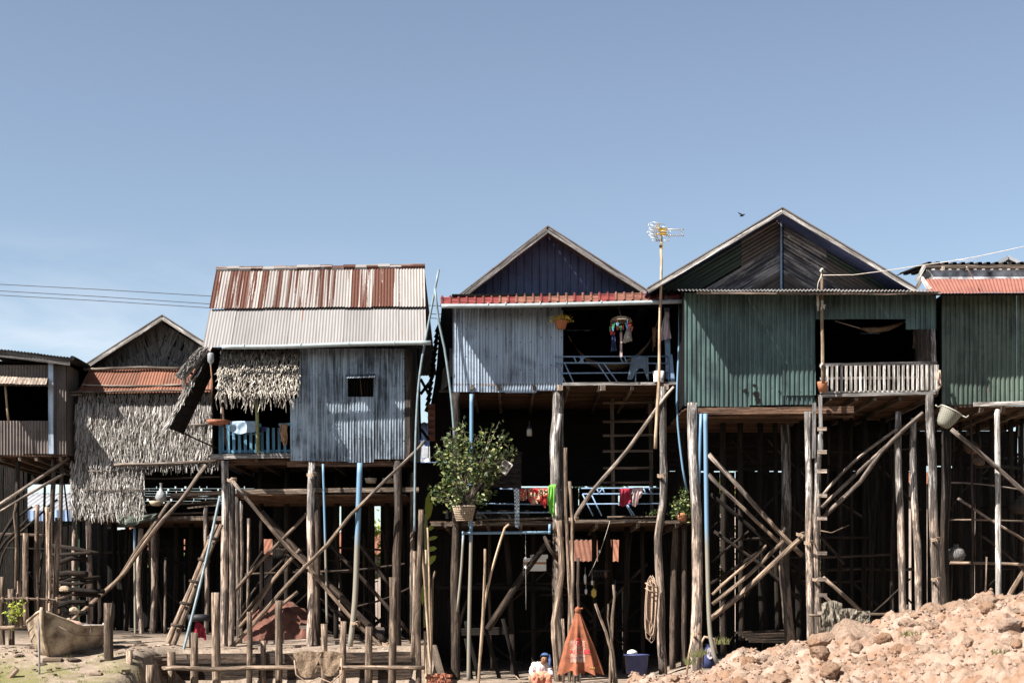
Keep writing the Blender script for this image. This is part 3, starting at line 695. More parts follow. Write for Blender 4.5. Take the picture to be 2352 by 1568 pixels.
for x in (560, 690, 800, 905): m.tube([W(x, 796-(x-510)*.02, 39.05), W(x+2, 796-(x-510)*.02, 39.05)], .068, 8)
part('gutter', m, 'pipewhite', h2)
m = MB()
def hole_wall():
    # tin wall with a window opening, butted from four panels
    m.corr(*quadpts(667, 800, 799, 1059, d), ragged=.03, sheet=.72, nv=5, pitch=.072, amp=.016); m.corr(*quadpts(858, 800, 929, 1054, d), ragged=.02, sheet=.8, nv=5, pitch=.072, amp=.016)
    m.corr(*quadpts(799, 800, 858, 868, d), sheet=.8, pitch=.072, amp=.016); m.corr(*quadpts(799, 911, 858, 1061, d), ragged=.03, sheet=.8, pitch=.072, amp=.016)
hole_wall(); part('wall', m, 'silver', h2)
m = MB(); m.corr(W(796, 859, d-.03), W(861, 858, d-.03), W(794, 868, d-.42), W(862, 866, d-.42), .07, .01, 2); w_ = part('window_flap', m, 'silver', h2)
part('flap_prop', pole([(827, 868), (831, 908)], 2.4, d-.2, wob=0), 'brownboard', w_)
m = MB()
for x in range(802, 858, 6): m.beam(W(x, 868, d+.08), W(x, 911, d+.08), .025, .02)
part('window_bars', m, 'dark', h2)
a, b_ = W(930, 800, d), W(930, 1050, d); m = MB(); m.box((a.x+.07, d+.05, (a.z+b_.z)/2), (.14, .16, a.z-b_.z)); part('corner_post', m, 'postdark', h2)
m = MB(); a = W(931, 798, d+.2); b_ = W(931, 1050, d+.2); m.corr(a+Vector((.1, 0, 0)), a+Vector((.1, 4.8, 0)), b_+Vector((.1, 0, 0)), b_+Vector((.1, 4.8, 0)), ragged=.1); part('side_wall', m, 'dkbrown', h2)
m = MB()
for (x0, y0, x1, y1) in ((960, 800, 966, 1010), (966, 870, 985, 905), (966, 905, 985, 880), (967, 985, 985, 1010)): m.beam(W(x0, y0, d+2), W(x1, y1, d+2), .05, .08)
part('side_struts', m, 'dark', h2)
X0, X1 = W(478, 0, d).x, W(930, 0, d).x; Zf = W(0, 1044, d).z; Ze = W(0, 800, d).z
box_room(h2, X0+.1, X1-.02, Zf, Ze, d+.14, d+4.6)
m = MB(); m.box((W(667, 0, d).x, d+1.0, (Zf+Ze)/2), (.06, 1.8, Ze-Zf)); part('inner_wall', m, 'interior', h2)
floor_boards(h2, X0, X1, Zf-.03, d+.02, d+4.7)
joists(h2, X0, X1, Zf-.05, d+.03, d+4.7, 6)
m = MB(); m.beam(W(483, 1049, d-.12), W(668, 1046, d-.12), .06, .13, jit=.006); part('deck_edge', m, 'greyboard', h2)
m = MB(); m.beam(W(660, 1066, d+.2), W(930, 1064, d+.2), .1, .14); m.beam(W(505, 1062, d+.25), W(665, 1062, d+.25), .1, .12); part('floor_beam', m, 'brownboard', h2)
# thatch awning over the balcony
m = MB(); m.patch(W(508, 806, d-.05), W(688, 804, d-.05), W(499, 915, d-.72), W(682, 915, d-.72)); part('awning_backing', m, 'dark', h2)
m = MB(); m.thatch(W(508, 816, d-.12), W(692, 814, d-.12), W(499, 900, d-.75), W(688, 900, d-.75), .095, .028, .29, .10, 1.0); m.thatch(W(500, 905, d-.72), W(684, 905, d-.72), W(500, 908, d-.72), W(684, 908, d-.72), .1, .03, .42, .10, .35)
aw = part('thatch_awning', m, 'thatchwarm', h2)
m = MB(); m.thatch(W(510, 806, d-.05), W(690, 804, d-.05), W(509, 815, d-.10), W(690, 813, d-.10), .1, .036, .22, .03, 1.2); part('awning_top_shade', m, 'thatchdark', aw)  # shade below the roof edge painted as a darker thatch strip
posts(h2, [([(509, 800), (508, 1045)], 8)], d+.2, 'postdark', 'balcony_post'); part('awning_pole', pole([(589, 905), (591, 985), (593, 1040)], 8.5, d-.3, wob=.01, rough=.04), 'bamboogreen', h2)
m = MB()
for x in list(range(511, 665, 13)): m.beam(W(x, 977 if (x > 520 and x < 600) else 982, d-.06), W(x+.5, 1040, d-.06), .075, .022)
m.beam(W(504, 979, d-.03), W(600, 976, d-.03), .03, .07); m.beam(W(504, 1037, d-.03), W(668, 1035, d-.03), .03, .07); m.beam(W(504, 997, d-.02), W(600, 996, d-.02), .03, .045); m.beam(W(640, 975, d-.02), W(668, 974, d-.02), .03, .07); m.beam(W(506.5, 974, d-.05), W(507, 1042, d-.05), .09, .08)
part('balcony_railing', m, 'bluewood', h2)
# propped thatch flap at the left side
T0, T1, U0, U1 = W(488, 800, d-.1), W(513, 800, d+.5), W(392, 985, d-1.0), W(418, 996, d-.4)
m = MB(); m.patch(T0, T1, U0, U1); dn = (U0-T0)
for k in range(9):
    t = .05+k*.11; m.beam(T0+dn*t+Vector((0, -.02, 0)), T1+(U1-T1)*t+Vector((0, -.02, 0)), .03, .03)
m.beam(T0, U0, .05, .09); m.beam(T1, U1, .05, .07)
fl = part('side_flap', m, 'dark', h2)
m = MB(); m.thatch(T0+Vector((-.12, .0, .03)), T0+Vector((.02, .0, .05)), U0+Vector((-.14, 0, .05)), U0+Vector((0, 0, .05)), .10, .03, .34, .03, 1.6); part('flap_thatch', m, 'thatch', fl)
part('flap_prop', pole([(402, 985), (450, 1008), (500, 1030)], 4, d-.5, wob=.0), 'dark', fl)
m = MB(); m.beam(W(472, 800, d-.2), W(412, 868, d-.7), .26, .05, up=(.5, -.6, .6)); m.beam(W(478, 812, d-.2), W(440, 870, d-.6), .05, .05); m.beam(W(418, 850, d-.5), W(470, 868, d-.3), .05, .05); e_ = part('side_eave', m, 'dark', h2)
m = MB(); m.thatch(W(455, 800, d-.45), W(480, 800, d-.3), W(412, 850, d-.9), W(428, 862, d-.8), .07, .025, .3, .05, 1.6); m.thatch(W(418, 865, d-.85), W(438, 870, d-.8), W(418, 880, d-.85), W(438, 880, d-.8), .07, .025, .3, .05, 1.2); part('eave_thatch', m, 'thatchdark', e_)
# frame below
posts(h2, [([(516, 1058), (517, 1250), (514, 1400), (516, 1500)], 17, 17), ([(531, 1100), (533, 1300), (532, 1500)], 15)], d-.02, 'post')
posts(h2, [([(717, 1062), (713, 1200), (716, 1330), (713, 1500)], 16, 18)], d-.05, 'post')
posts(h2, [([(913, 1058), (915, 1180), (911, 1320), (913, 1500)], 19, 21)], d+.1, 'postdark')
posts(h2, [([(730, 1062), (729, 1500)], 13)], d+.4, 'postdark')
posts(h2, [([(545, 1125), (547, 1495)], 9), ([(555, 1150), (553, 1480)], 8), ([(571, 1190), (569, 1394)], 7), ([(947, 1085), (946, 1480)], 10)], d+.9, 'post')
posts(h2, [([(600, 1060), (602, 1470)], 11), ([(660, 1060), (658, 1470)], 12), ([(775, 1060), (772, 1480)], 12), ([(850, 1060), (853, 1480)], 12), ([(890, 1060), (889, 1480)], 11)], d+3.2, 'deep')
part('drain_pipe', pole([(827, 1063), (821, 1240), (815, 1383), (803, 1493)], 13, d-.3, wob=0, rough=0), 'pipe', h2)
part('water_pipe', pole([(742, 1065), (747, 1240), (751, 1430)], 5.5, d-.2, wob=0, rough=0), 'pipe', h2)
posts(h2, [([(530, 1098), (607, 1194), (666, 1263), (707, 1301), (762, 1366), (817, 1428), (889, 1495)], 9), ], d-.22, 'pole', 'brace')
posts(h2, [([(976, 1012), (962, 1029), (872, 1115), (803, 1184), (752, 1249), (700, 1301), (662, 1342), (590, 1425), (514, 1500)], 7, 10)], d-.42, 'pole', 'brace')
posts(h2, [([(600, 1175), (700, 1284), (889, 1478)], 15)], d+.6, 'postdark', 'brace')
posts(h2, [([(705, 1180), (620, 1268), (538, 1359)], 8), ([(690, 1262), (630, 1330), (580, 1407), (550, 1440)], 9), ([(624, 1332), (549, 1425)], 8), ([(684, 1358), (619, 1410)], 8)], d+.55, 'pole', 'brace')
posts(h2, [([(760, 1250), (940, 1450)], 9), ([(810, 1230), (900, 1350)], 8), ([(735, 1312), (810, 1308), (930, 1294)], 4.5), ([(818, 1392), (900, 1371), (950, 1345)], 4.5)], d+1.0, 'postdark', 'brace')
# middle platform
Zp = W(0, 1129, d).z; m = MB(); m.beam(W(545, 1129, d+.15), W(715, 1128, d+.15), .08, .13); m.beam(W(722, 1126, d+.15), W(962, 1124, d+.15), .08, .12); part('platform_beam', m, 'plank', h2)
m = MB(); y = d+.25
while y < d+4.3: m.tube([(X0+.6, y, Zp-.05+rnd(-.01, .01)), ((X0+X1)/2, y, Zp-.07), (X1, y, Zp-.05)], .026, 5, .02, step=1.2); y += .075
part('platform_floor', m, 'brownboard', h2)
m = MB()
for i in range(7): m.beam((X0+1+i*.62, d+4.2, Zp), (X0+1+i*.62+rnd(-.1, .1), d+4.2, Zf-.2), .08, .06)
for z in (.25, .5): m.beam((X0+.6, d+4.1, Zp+z), (X1, d+4.1, Zp+z), .04, .14)
m.box(((X0+X1)/2+.3, d+4.5, (Zf+Zp)/2+.12), (X1-X0-.3, .04, Zf-Zp-.1)); part('platform_screen', m, 'dark', h2)
m = MB()
for (x0, y0, x1, y1, w) in ((581, 1479, 715, 1474, .18), (560, 1487, 720, 1486, .10), (715, 1475, 800, 1477, .10), (688, 1439, 715, 1439, .07)): m.beam(W(x0, y0, d+.5), W(x1, y1, d+.5), .1, w)
part('ground_planks', m, 'planklight', h2)
shade_screen(h2, X0-.2, X1+.4, .9, W(0, 1140, 45.5).z, 45.5, .05)

# ------------------------------------------------------------------ house 3, red tile eave and blue gable
d = 39.4
h3 = thing('stilt_house', 'stilt house with a dark blue gable above a red tiled eave and open balconies', 'house', (W(1283, 1545, d).x, d, -.1), 'stilt houses in the front row')
A, L, R = gable_roof(h3, 1258, 522, 1050, 684, 1492, 672, 39.85, 9, 'brown', 'brown', 'greyboard', .115)
ga = W(1258, 522, 40.0); g0 = 40.75
def gclip(ax, ay, lx, ly, rx, ry, by, d0, dg):
    """vertical range of a gable wall under its rake"""
    def f(u):
        x = lx+(rx-lx)*u
        y = ay+(ly-ay)*(ax-x)/(ax-lx) if x < ax else ay+(ry-ay)*(x-ax)/(rx-ax)
        return y
    return f
def gable_wall(house, mat, ax, ay, lx, ly, rx, ry, by, dg, kind, pitch, sheet=3, amp=.014, x0=None, x1=None):
    x0 = lx if x0 is None else x0; x1 = rx if x1 is None else x1; f = gclip(ax, ay, lx, ly, rx, ry, by, dg, dg)
    top = min(ly, ay)-1
    def clip(u):
        x = x0+(x1-x0)*u; y = f((x-lx)/(rx-lx)); return (max(0, min(1, (y-top)/(by-top))), 1.0)
    m = MB(); m.corr(*quadpts(x0, top, x1, by, dg), pitch, amp, sheet, kind, clip=clip); return part('gable', m, mat, house)
gable_wall(h3, 'blue', 1258, 530, 1062, 690, 1490, 684, 690, g0, 'rib', .21, 20, .016)
# tiled eave
d_e, d_t = 38.45, 39.8
def tile_row(x0, x1, y0e, y1e, y0t, y1t, n):
    prof_m = [MB(), MB()]
    E0, E1, T0, T1 = W(x0, y0e, d_e), W(x1, y1e, d_e), W(x0, y0t, d_t), W(x1, y1t, d_t); nr = (E1-E0).cross(T0-E0).normalized()
    if nr.z < 0: nr = -nr
    for k in range(n):
        hue = 0 if (k < 5 and k != 1) or k > n-6 and k % 3 else (1 if random.random() < .7 else 0)
        u0, u1 = k/n, (k+1)/n; S = 6; uu = [0, .05, .17, .29, .34, 1]; hh = [0, .05, .075, .05, .01, .01]
        steps = 6
        for s_ in range(steps):
            v0, v1 = s_/steps, (s_+1.12)/steps
            vs = []
            for v, lft in ((v0, .026), (v1, .0)):
                for a, h in zip(uu, hh):
                    u = u0+(u1-u0)*a; p = E0.lerp(E1, u).lerp(T0.lerp(T1, u), v); vs.append(p+nr*(h*.75+lft))
            fs = [(i, i+1, 6+i+1, 6+i) for i in range(5)]
            lo = [v-nr*.02 for v in vs[:6]]; vs += lo; fs += [(12+i, 12+i+1, i+1, i) for i in range(5)]
            prof_m[hue].add(vs, fs, None, None, 0, False)
    return prof_m
pm = tile_row(1012, 1564, 703, 690, 683, 672, 29)
a_ = MB(); 
for i, q in enumerate(pm):
    o = len(a_.v); a_.v += q.v; a_.g += q.g; a_.t += q.t; a_.f += [tuple(j+o for j in f) for f in q.f]; a_.m += [i]*len(q.f); a_.smooth += q.smooth
part('tiled_eave', a_, ['redtile', 'faded_tile'], h3, 'red and faded orange roof tiles')
m = MB(); m.patch(W(1012, 705, d_e+.02), W(1564, 692, d_e+.02), W(1012, 686, d_t), W(1564, 674, d_t)); part('eave_board', m, 'dark', h3)
m = MB(); m.tube([W(1014, 703, 38.36), W(1180, 702, 38.36), W(1400, 697, 38.36), W(1572, 692, 38.36)], .055, 10)
for x in (1120, 1160, 1240, 1300, 1380): m.tube([W(x, 702-(x-1014)*.018, 38.36), W(x+2, 702-(x-1014)*.018, 38.36)], .066, 8)
part('gutter', m, 'pipewhite', h3)
m = MB(); m.corr(*quadpts(1040, 703, 1160, 900, d), ragged=.03, nv=5, pitch=.072, amp=.016); m.corr(*quadpts(1160, 703, 1232, 902, d), ragged=.02, nv=5, pitch=.072, amp=.016); m.corr(*quadpts(1232, 703, 1293, 896, d), ragged=.02, nv=5, pitch=.072, amp=.016); part('wall', m, 'silver2', h3)
X0, X1 = W(1040, 0, d).x, W(1562, 0, d).x; Zf = W(0, 880, d).z; Ze = W(0, 700, d).z
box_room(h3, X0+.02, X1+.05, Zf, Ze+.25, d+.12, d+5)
m = MB(); m.box((W(1293, 0, d).x-.03, d+.9, (Zf+Ze)/2), (.06, 1.6, Ze-Zf)); part('inner_wall', m, 'interior', h3)
m = MB(); m.beam(W(1290, 708, d), W(1560, 702, d), .06, .1); part('lintel', m, 'dark', h3)
floor_boards(h3, X0, X1, Zf-.03, d+.0, d+5)
joists(h3, X0, X1, Zf-.05, d-.1, d+5, 7, 'plank')
m = MB(); m.beam(W(1293, 882, d-.18), W(1562, 880, d-.18), .05, .075, jit=.004); part('deck_edge', m, 'greyboard', h3)
for (x, y) in ((1386, 890), (1531, 888), (1288, 890)): part('beam_end', MB().beam(W(x, y, d-.3), W(x-12, y+4, d+.3), .11, .14), 'planklight', h3)
# blue steel railing of the upper balcony
def rail(parts, d0, house, label=None, r=.018):
    m = MB()
    for (x0, y0, x1, y1) in parts: m.tube([W(x0, y0, d0), W(x1, y1, d0)], r, 6, step=4)
    return part('balcony_railing', m, 'bluesteel', house, label)
rail([(1273, 819, 1535, 818), (1275, 833, 1536, 834), (1286, 857, 1536, 855), (1330, 832, 1345, 819), (1275, 833, 1300, 880), (1296, 832, 1318, 880), (1372, 833, 1402, 877), (1386, 833, 1418, 877), (1336, 819, 1340, 833), (1318, 819, 1324, 833), (1332, 819, 1338, 833), (1425, 819, 1430, 833), (1434, 819, 1440, 833), (1472, 819, 1472, 834), (1460, 856, 1460, 878), (1512, 856, 1512, 878), (1532, 819, 1532, 834), (1508, 834, 1508, 856), (1535, 818, 1536, 879)], d-.05, h3)
m = MB(); m.beam(W(1531, 708, d+.05), W(1535, 870, d+.05), .13, .1, up=(0, 1, 0)); m.beam(W(1540, 814, d-.08), W(1546, 880, d-.08), .09, .05, up=(0, 1, 0)); part('balcony_post', m, 'bluesteel', h3)
posts(h3, [([(1524, 840), (1525, 880)], 12)], d+.2, 'postdark', 'stub_post')
# lower storey
Zl = W(0, 1197, d).z
m = MB(); m.beam(W(990, 1203, d+.05), W(1280, 1200, d+.05), .08, .1, jit=.012); m.beam(W(1290, 1197, d-.05), W(1512, 1195, d-.05), .08, .09, jit=.01); m.beam(W(1528, 1199, d-.05), W(1590, 1197, d-.05), .08, .08); part('lower_deck_edge', m, 'plank', h3)
m = MB(); m.tube([W(1095, 1193, d-.12), W(1200, 1192, d-.12), W(1280, 1189, d-.12)], .03, 6, .02); part('deck_pole', m, 'pole', h3); m = MB(); m.tube([W(1395, 1187, d-.12), W(1510, 1186, d-.12)], .025, 6, .02); part('deck_pole', m, 'pole', h3)
floor_boards(h3, W(985, 0, d).x, W(1590, 0, d).x, Zl, d+.1, d+4.6, 'brownboard', name='lower_floor')
joists(h3, W(985, 0, d).x, W(1590, 0, d).x, Zl-.03, d+.0, d+4.6, 7, 'plank')
rail([(1148, 1122, 1290, 1124), (1095, 1156, 1290, 1158), (1095, 1177, 1290, 1176), (1335, 1121, 1530, 1120), (1338, 1134, 1530, 1133), (1340, 1157, 1530, 1156), (1338, 1134, 1362, 1184), (1358, 1134, 1382, 1184), (1371, 1122, 1377, 1134), (1384, 1121, 1390, 1134), (1375, 1134, 1383, 1122), (1425, 1134, 1452, 1184), (1440, 1157, 1458, 1184), (1478, 1121, 1484, 1134), (1491, 1121, 1497, 1134)], d-.1, h3, 'pale blue lower railing')
m = MB(); m.beam(W(1200, 1040, d+2.2), W(1090, 1038, d+2.2), .04, .06); m.box((W(1145, 0, d+2.2).x, d+2.25, W(0, 1080, d+2.2).z), (1.25, .04, .95)); part('grey_panel', m, 'postdark', h3, 'grey plank panel inside the lower room')
m = MB(); m.box(((X0+X1)/2-.1, d+4.7, (W(0, 905, d).z+W(0, 1082, d).z)/2), (X1-X0+.5, .05, W(0, 905, d).z-W(0, 1082, d).z)); m.box(((X0+X1)/2-.1, d+4.72, Zf-.25), (X1-X0+.5, .05, .6)); m.box((W(1170, 0, d+4.7).x, d+4.7, (Zl+W(0, 1082, d).z)/2-.1), (4.0, .05, 1.4))
for q0, q1, zz in ((1330, 1420, 0), (1424, 1432, 0), (1438, 1452, 0), (1455, 1478, .0), (1478, 1580, 0)): m.box((W((q0+q1)/2, 0, d+4.75).x, d+4.75, (Zl+W(0, 1082, d).z)/2-.1), ((q1-q0)*44/FP, .05, 1.4))
m.box((W(1420, 0, d+4.8).x, d+4.8, Zl+.25), (3.2, .05, 1.0)); part('back_wall', m, 'interior', h3)
m = MB(); m.box((W(1120, 0, d).x, d+.16, W(0, 1180, d).z), (2.2, .03, .22)); part('lower_fence', m, 'dark', h3)
m = MB()
for (x0, y0, x1, y1) in ((1405, 900, 1409, 1195), (1493, 900, 1497, 1195)): m.beam(W(x0, y0, d+2.5), W(x1, y1, d+2.5), .1, .08)
for y in (925, 968, 1000, 1036, 1075, 1108): m.beam(W(1385, y, d+2.45), W(1500, y-1, d+2.45), .05, .06)
part('inner_frame', m, 'plank', h3)
posts(h3, [([(1048, 902), (1049, 1100), (1046, 1300), (1047, 1572)], 18, 22)], d-.05, 'postdark')
posts(h3, [([(1281, 900), (1284, 1100), (1281, 1300), (1284, 1575)], 27, 24)], d+.05, 'post')
posts(h3, [([(1280, 950), (1276, 1000), (1275, 1090), (1280, 1220)], 22, 22)], d-.2, 'post', 'stub_post', rough=.2)
posts(h3, [([(1522, 888), (1523, 1050), (1520, 1150), (1513, 1230), (1519, 1400), (1523, 1548)], 16, 20)], d-.5, 'post', 'tall_post', wob=.05)
posts(h3, [([(1160, 1210), (1170, 1330), (1180, 1570)], 13), ([(1225, 1210), (1226, 1560)], 11), ([(1365, 1200), (1368, 1560)], 12), ([(1395, 1200), (1393, 1560)], 13), ([(1440, 1200), (1436, 1560)], 12), ([(1475, 1200), (1478, 1560)], 10), ([(1555, 1200), (1556, 1560)], 14), ([(1570, 905), (1572, 1560)], 10)], d+2.4, 'deep')
posts(h3, [([(1551, 1200), (1545, 1540)], 15), ([(1572, 1190), (1570, 1540)], 12)], d+.6, 'postdark')
posts(h3, [([(1548, 889), (1507, 940), (1440, 1035), (1360, 1130), (1316, 1198)], 8, 10)], d-.6, 'pole', 'brace', wob=.05)
posts(h3, [([(1262, 1240), (1215, 1300), (1165, 1375), (1120, 1445)], 13, 17)], d-.1, 'postdark', 'brace')
posts(h3, [([(1250, 1230), (1262, 1260), (1285, 1290)], 9)], d-.3, 'postdark', 'brace')
part('drain_pipe', pole([(1083, 905), (1082, 1200), (1078, 1420), (1076, 1570)], 9, d-.25, wob=0, rough=0), 'pipe', h3)
m = MB(); m.tube([W(1050, 1405, d-.35), W(1060, 1300, d-.35), W(1064, 1226, d-.35)], .032, 8); m.tube([W(1064, 1224, d-.35), W(1262, 1222, d-.35)], .036, 8); m.tube([W(1262, 1224, d-.35), W(1263, 1203, d-.35)], .036, 8)
for q in ((1064, 1224), (1262, 1222), (1083, 1223)): m.tube([W(q[0]-3, q[1], d-.35), W(q[0]+3, q[1], d-.35)], .05, 8)
part('waste_pipe', m, 'pipe', h3)
part('waste_pipe', pole([(1561, 690), (1560, 780), (1555, 940), (1568, 1075), (1578, 1130)], 5, d-.4, wob=0, rough=0), 'pipe', h3)
m = MB(); m.beam(W(1000, 1348, d+2), W(1265, 1351, d+2), .08, .1); m.box((W(1130, 0, d+2).x, d+2.6, W(0, 1343, d+2).z), (2.7, 1.2, .04)); part('low_shelf', m, 'dark', h3)
m = MB(); m.beam(W(1180, 1447, d+1), W(1060, 1450, d+1), .05, .2); part('low_board', m, 'dark', h3)
posts(h3, [([(1071, 1425), (1100, 1560)], 11), ([(1115, 1440), (1148, 1560)], 10), ([(1155, 1420), (1190, 1560)], 9), ([(1070, 1465), (1084, 1560)], 8)], d+.6, 'dark', 'leaning_board')
shade_screen(h3, X0-.3, W(1290, 0, 45).x, .0, Zl+.1, 45, .0, slit=.02); shade_screen(h3, W(1440, 0, 45).x, X1+.4, .0, Zl+.1, 45, .01, slit=.05); shade_screen(h3, W(1300, 0, 45).x, W(1440, 0, 45).x, .0, W(0, 1330, 45).z, 45, .0); shade_screen(h3, W(1330, 0, 44.5).x, W(1440, 0, 44.5).x, W(0, 1330, 44.5).z, Zl-.1, 44.5, .6, w=.22)
# set back dark wing on the left side
dw = 42.5
m = MB(); m.box((W(992, 0, 43).x, 43, (W(0, 1062, 43).z+.2)/2), (W(1050, 0, 43).x-W(936, 0, 43).x, .05, W(0, 1062, 43).z-.2)); part('wing_dark_infill', m, 'dark', h3)  # dark sheet added to darken the gap below the wing
m = MB(); w_ = [W(1016, 690, dw), W(1040, 690, dw), W(1046, 1060, dw), W(988, 1060, dw), W(985, 960, dw), W(990, 925, dw), W(998, 880, dw), W(1003, 840, dw), W(1008, 770, dw)]
m.add(w_+[v+Vector((0, .08, 0)) for v in w_], [tuple(range(9)), tuple(range(17, 8, -1))]+[(i, (i+1) % 9, 9+(i+1) % 9, 9+i) for i in range(9)]); part('wing_wall', m, 'dark', h3)
m = MB()
for i in range(15): p = W(1010-i*1.7, 745+i*13, dw-.1); m.beam(p, p+Vector((-.10, 0, -.22)), .03, .10)
part('ragged_eave', m, 'dark', h3)
m = MB()
for i in range(6): m.box(W(991, 935+i*14, dw-.3), (.20, .25, .05), rx=-.5)
part('side_tiles', m, 'faded_tile', h3)
m = MB(); m.beam(W(1036, 800, dw-.8), W(1036, 865, dw-.8), .1, .02); m.corr(W(1016, 850, dw-.6), W(1036, 820, dw-.6), W(1012, 900, dw-.6), W(1034, 880, dw-.6), .07, .008); m.beam(W(1008, 899, dw-.6), W(1040, 897, dw-.6), .06, .06); part('wing_panel', m, 'greyboard', h3)

# ------------------------------------------------------------------ house 4, big green one
d = 37.8
h4 = thing('stilt_house', 'large green tin stilt house with a broad patchwork gable and a white slatted balcony', 'house', (W(1865, 1470, d).x, d, .3), 'stilt houses in the front row')
gable_roof(h4, 1797, 480, 1488, 664, 2104, 664, 37.85, 9, 'brown', 'bluewood' if False else 'blue', 'whitewood', .085)
dg = 38.85
AX, AY = 1797, 492; LX, LY, RX, RY = 1500, 668, 2094, 668
def rake_y(x): return AY+(LY-AY)*(AX-x)/(AX-LX) if x < AX else AY+(RY-AY)*(x-AX)/(RX-AX)
def diag_panel(x0, x1, t0, t1, mat, sgn):
    """panel whose ribs run parallel to the rake; t0..t1 measured down from the rake in photo px"""
    m = MB(); pts = []
    y = lambda x, t: rake_y(x)+t
    m.corr(W(x0, y(x0, t0), dg), W(x0, y(x0, t1), dg), W(x1, y(x1, t0), dg), W(x1, y(x1, t1), dg), .10, .014, 9)
    return m
by = 672
def gable_patch(mat, quads):
    for (x0, x1, t0, t1) in quads:
        m = MB()
        # ribs parallel to the rake, clipped at the eave line by splitting the span
        n = max(1, int(abs(x1-x0)/12))
        nb = max(1, int((t1-t0)/8.5))
        for k in range(nb):
            ta, tb = t0+(t1-t0)*k/nb, t0+(t1-t0)*(k+1)/nb
            sgn = 1 if x1 <= AX else -1
            # x beyond which the rib would pass below the eave
            slope = (LY-AY)/(AX-LX)
            xl = AX-(by-AY-tb)/slope if sgn > 0 else AX+(by-AY-tb)/slope
            a, b_ = (max(x0, xl), x1) if sgn > 0 else (x0, min(x1, xl))
            if b_-a < 3: continue
            tm = ta*.45+tb*.55
            q = Vector((rnd(-9, 9), 0, rnd(-9, 9))); L_ = (b_-a)*dg/FP*1.17
            v = [W(a, rake_y(a)+ta, dg), W(b_, rake_y(b_)+ta, dg), W(a, rake_y(a)+tm, dg-.028), W(b_, rake_y(b_)+tm, dg-.028), W(a, rake_y(a)+tb, dg), W(b_, rake_y(b_)+tb, dg)]
            m.add(v, [(0, 1, 3, 2), (2, 3, 5, 4)], [q+Vector((0, 0, 0)), q+Vector((0, 0, L_)), q+Vector((.05, 0, 0)), q+Vector((.05, 0, L_)), q+Vector((.1, 0, 0)), q+Vector((.1, 0, L_))])
        part('gable_sheet', m, mat, h4)
gable_patch('dkgreen', [(1500, 1703, 4, 60), (1898, 2094, 4, 40)]); gable_patch('dkbrown', [(1703, 1794, 4, 66), (1898, 2094, 40, 92), (1725, 1794, 128, 180)]); gable_patch('peel', [(1600, 1794, 66, 128), (1800, 1898, 4, 92), (1800, 2040, 92, 135)]); gable_patch('dkbrown', [(1500, 1600, 60, 90), (1800, 1890, 135, 180)])
m = MB(); m.patch(W(1797, 484, dg+.04), W(1797.2, 484, dg+.04), W(1492, 672, dg+.04), W(2100, 672, dg+.04)); part('gable_backing', m, 'dark', h4)
m = MB(); m.beam(W(1794, 495, dg-.05), W(1794, 668, dg-.05), .05, .06); part('king_post', m, 'bluesteel', h4)
m = MB(); e0, e1, t0, t1 = W(1556, 667, 36.85), W(2152, 669, 36.85), W(1560, 664, 38.9), W(2150, 664, 38.9); m.corr(t0, t1, e0, e1, .085, .016, .8, ragged=.03); part('eave_roof', m, 'paleroof', h4)
m = MB(); m.beam(W(1600, 672, 36.9), W(1840, 674, 36.9), .05, .055); m.beam(W(1840, 674, 36.9), W(2160, 673, 36.9), .05, .06, jit=.01); part('eave_batten', m, 'plank', h4)
m = MB(); m.corr(*quadpts(1572, 672, 1795, 932, d), .118, .016, .85, 'trap', ragged=.05, nv=6); m.corr(*quadpts(1795, 672, 1872, 927, d), .118, .016, .85, 'trap', ragged=.05, nv=6); part('wall', m, 'green', h4)
m = MB(); m.corr(*quadpts(1797, 838, 1873, 908, d-.05), .118, .016, .85, 'trap', ragged=.05, nv=3); part('wall_patch', m, 'green', h4, 'extra overlapping green sheet with torn rusty edge')
for (x, y, r) in ((1737, 905, 8), (1733, 885, 4), (1741, 918, 6), (1712, 897, 5), (1790, 898, 3), (1840, 841, 3), (1807, 839, 3)):
    m = MB(); c = W(x, y, d-.03); n_ = 9; vs = [c+Vector((math.cos(i*6.28/n_)*r*.011*rnd(.6, 1.3), 0, math.sin(i*6.28/n_)*r*.011*rnd(.6, 1.3))) for i in range(n_)]
    m.add(vs+[v+Vector((0, .02, 0)) for v in vs], [tuple(range(n_)), tuple(range(2*n_-1, n_-1, -1))]+[(i, (i+1) % n_, n_+(i+1) % n_, n_+i) for i in range(n_)]); part('rust_hole', m, 'dark', h4)
m = MB(); m.corr(*quadpts(1873, 674, 2080, 733, d), .118, .016, .85, 'trap', ragged=.01); m.corr(*quadpts(2080, 674, 2150, 756, d-.02), .118, .016, .85, 'trap', ragged=.02); part('lintel_wall', m, 'green', h4)
m = MB(); m.beam(W(2119, 758, d-.0), W(2120, 905, d-.0), .30, .26, up=(0, 1, 0), jit=.01); part('corner_post', m, 'postdark', h4, 'thick dark corner post')
posts(h4, [([(2141, 756), (2144, 830), (2150, 905)], 14, 12)], d-.05, 'post', 'leaning_post')
X0, X1 = W(1572, 0, d).x, W(2155, 0, d).x; Zf = W(0, 905, d).z; Ze = W(0, 674, d).z
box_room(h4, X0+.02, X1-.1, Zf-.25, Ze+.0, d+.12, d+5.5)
m = MB(); m.box((W(1873, 0, d).x-.03, d+1.0, (Zf+Ze)/2), (.06, 1.7, Ze-Zf)); part('inner_wall', m, 'interior', h4)
m = MB(); m.beam(W(1882, 838, d-.1), W(2152, 833, d-.1), .05, .07); m.beam(W(1884, 869, d-.085), W(2154, 866, d-.085), .03, .06); m.beam(W(1884, 901, d-.1), W(2155, 897, d-.1), .05, .045); br = part('balcony_railing', m, 'whitewood', h4, 'white slatted balcony railing')
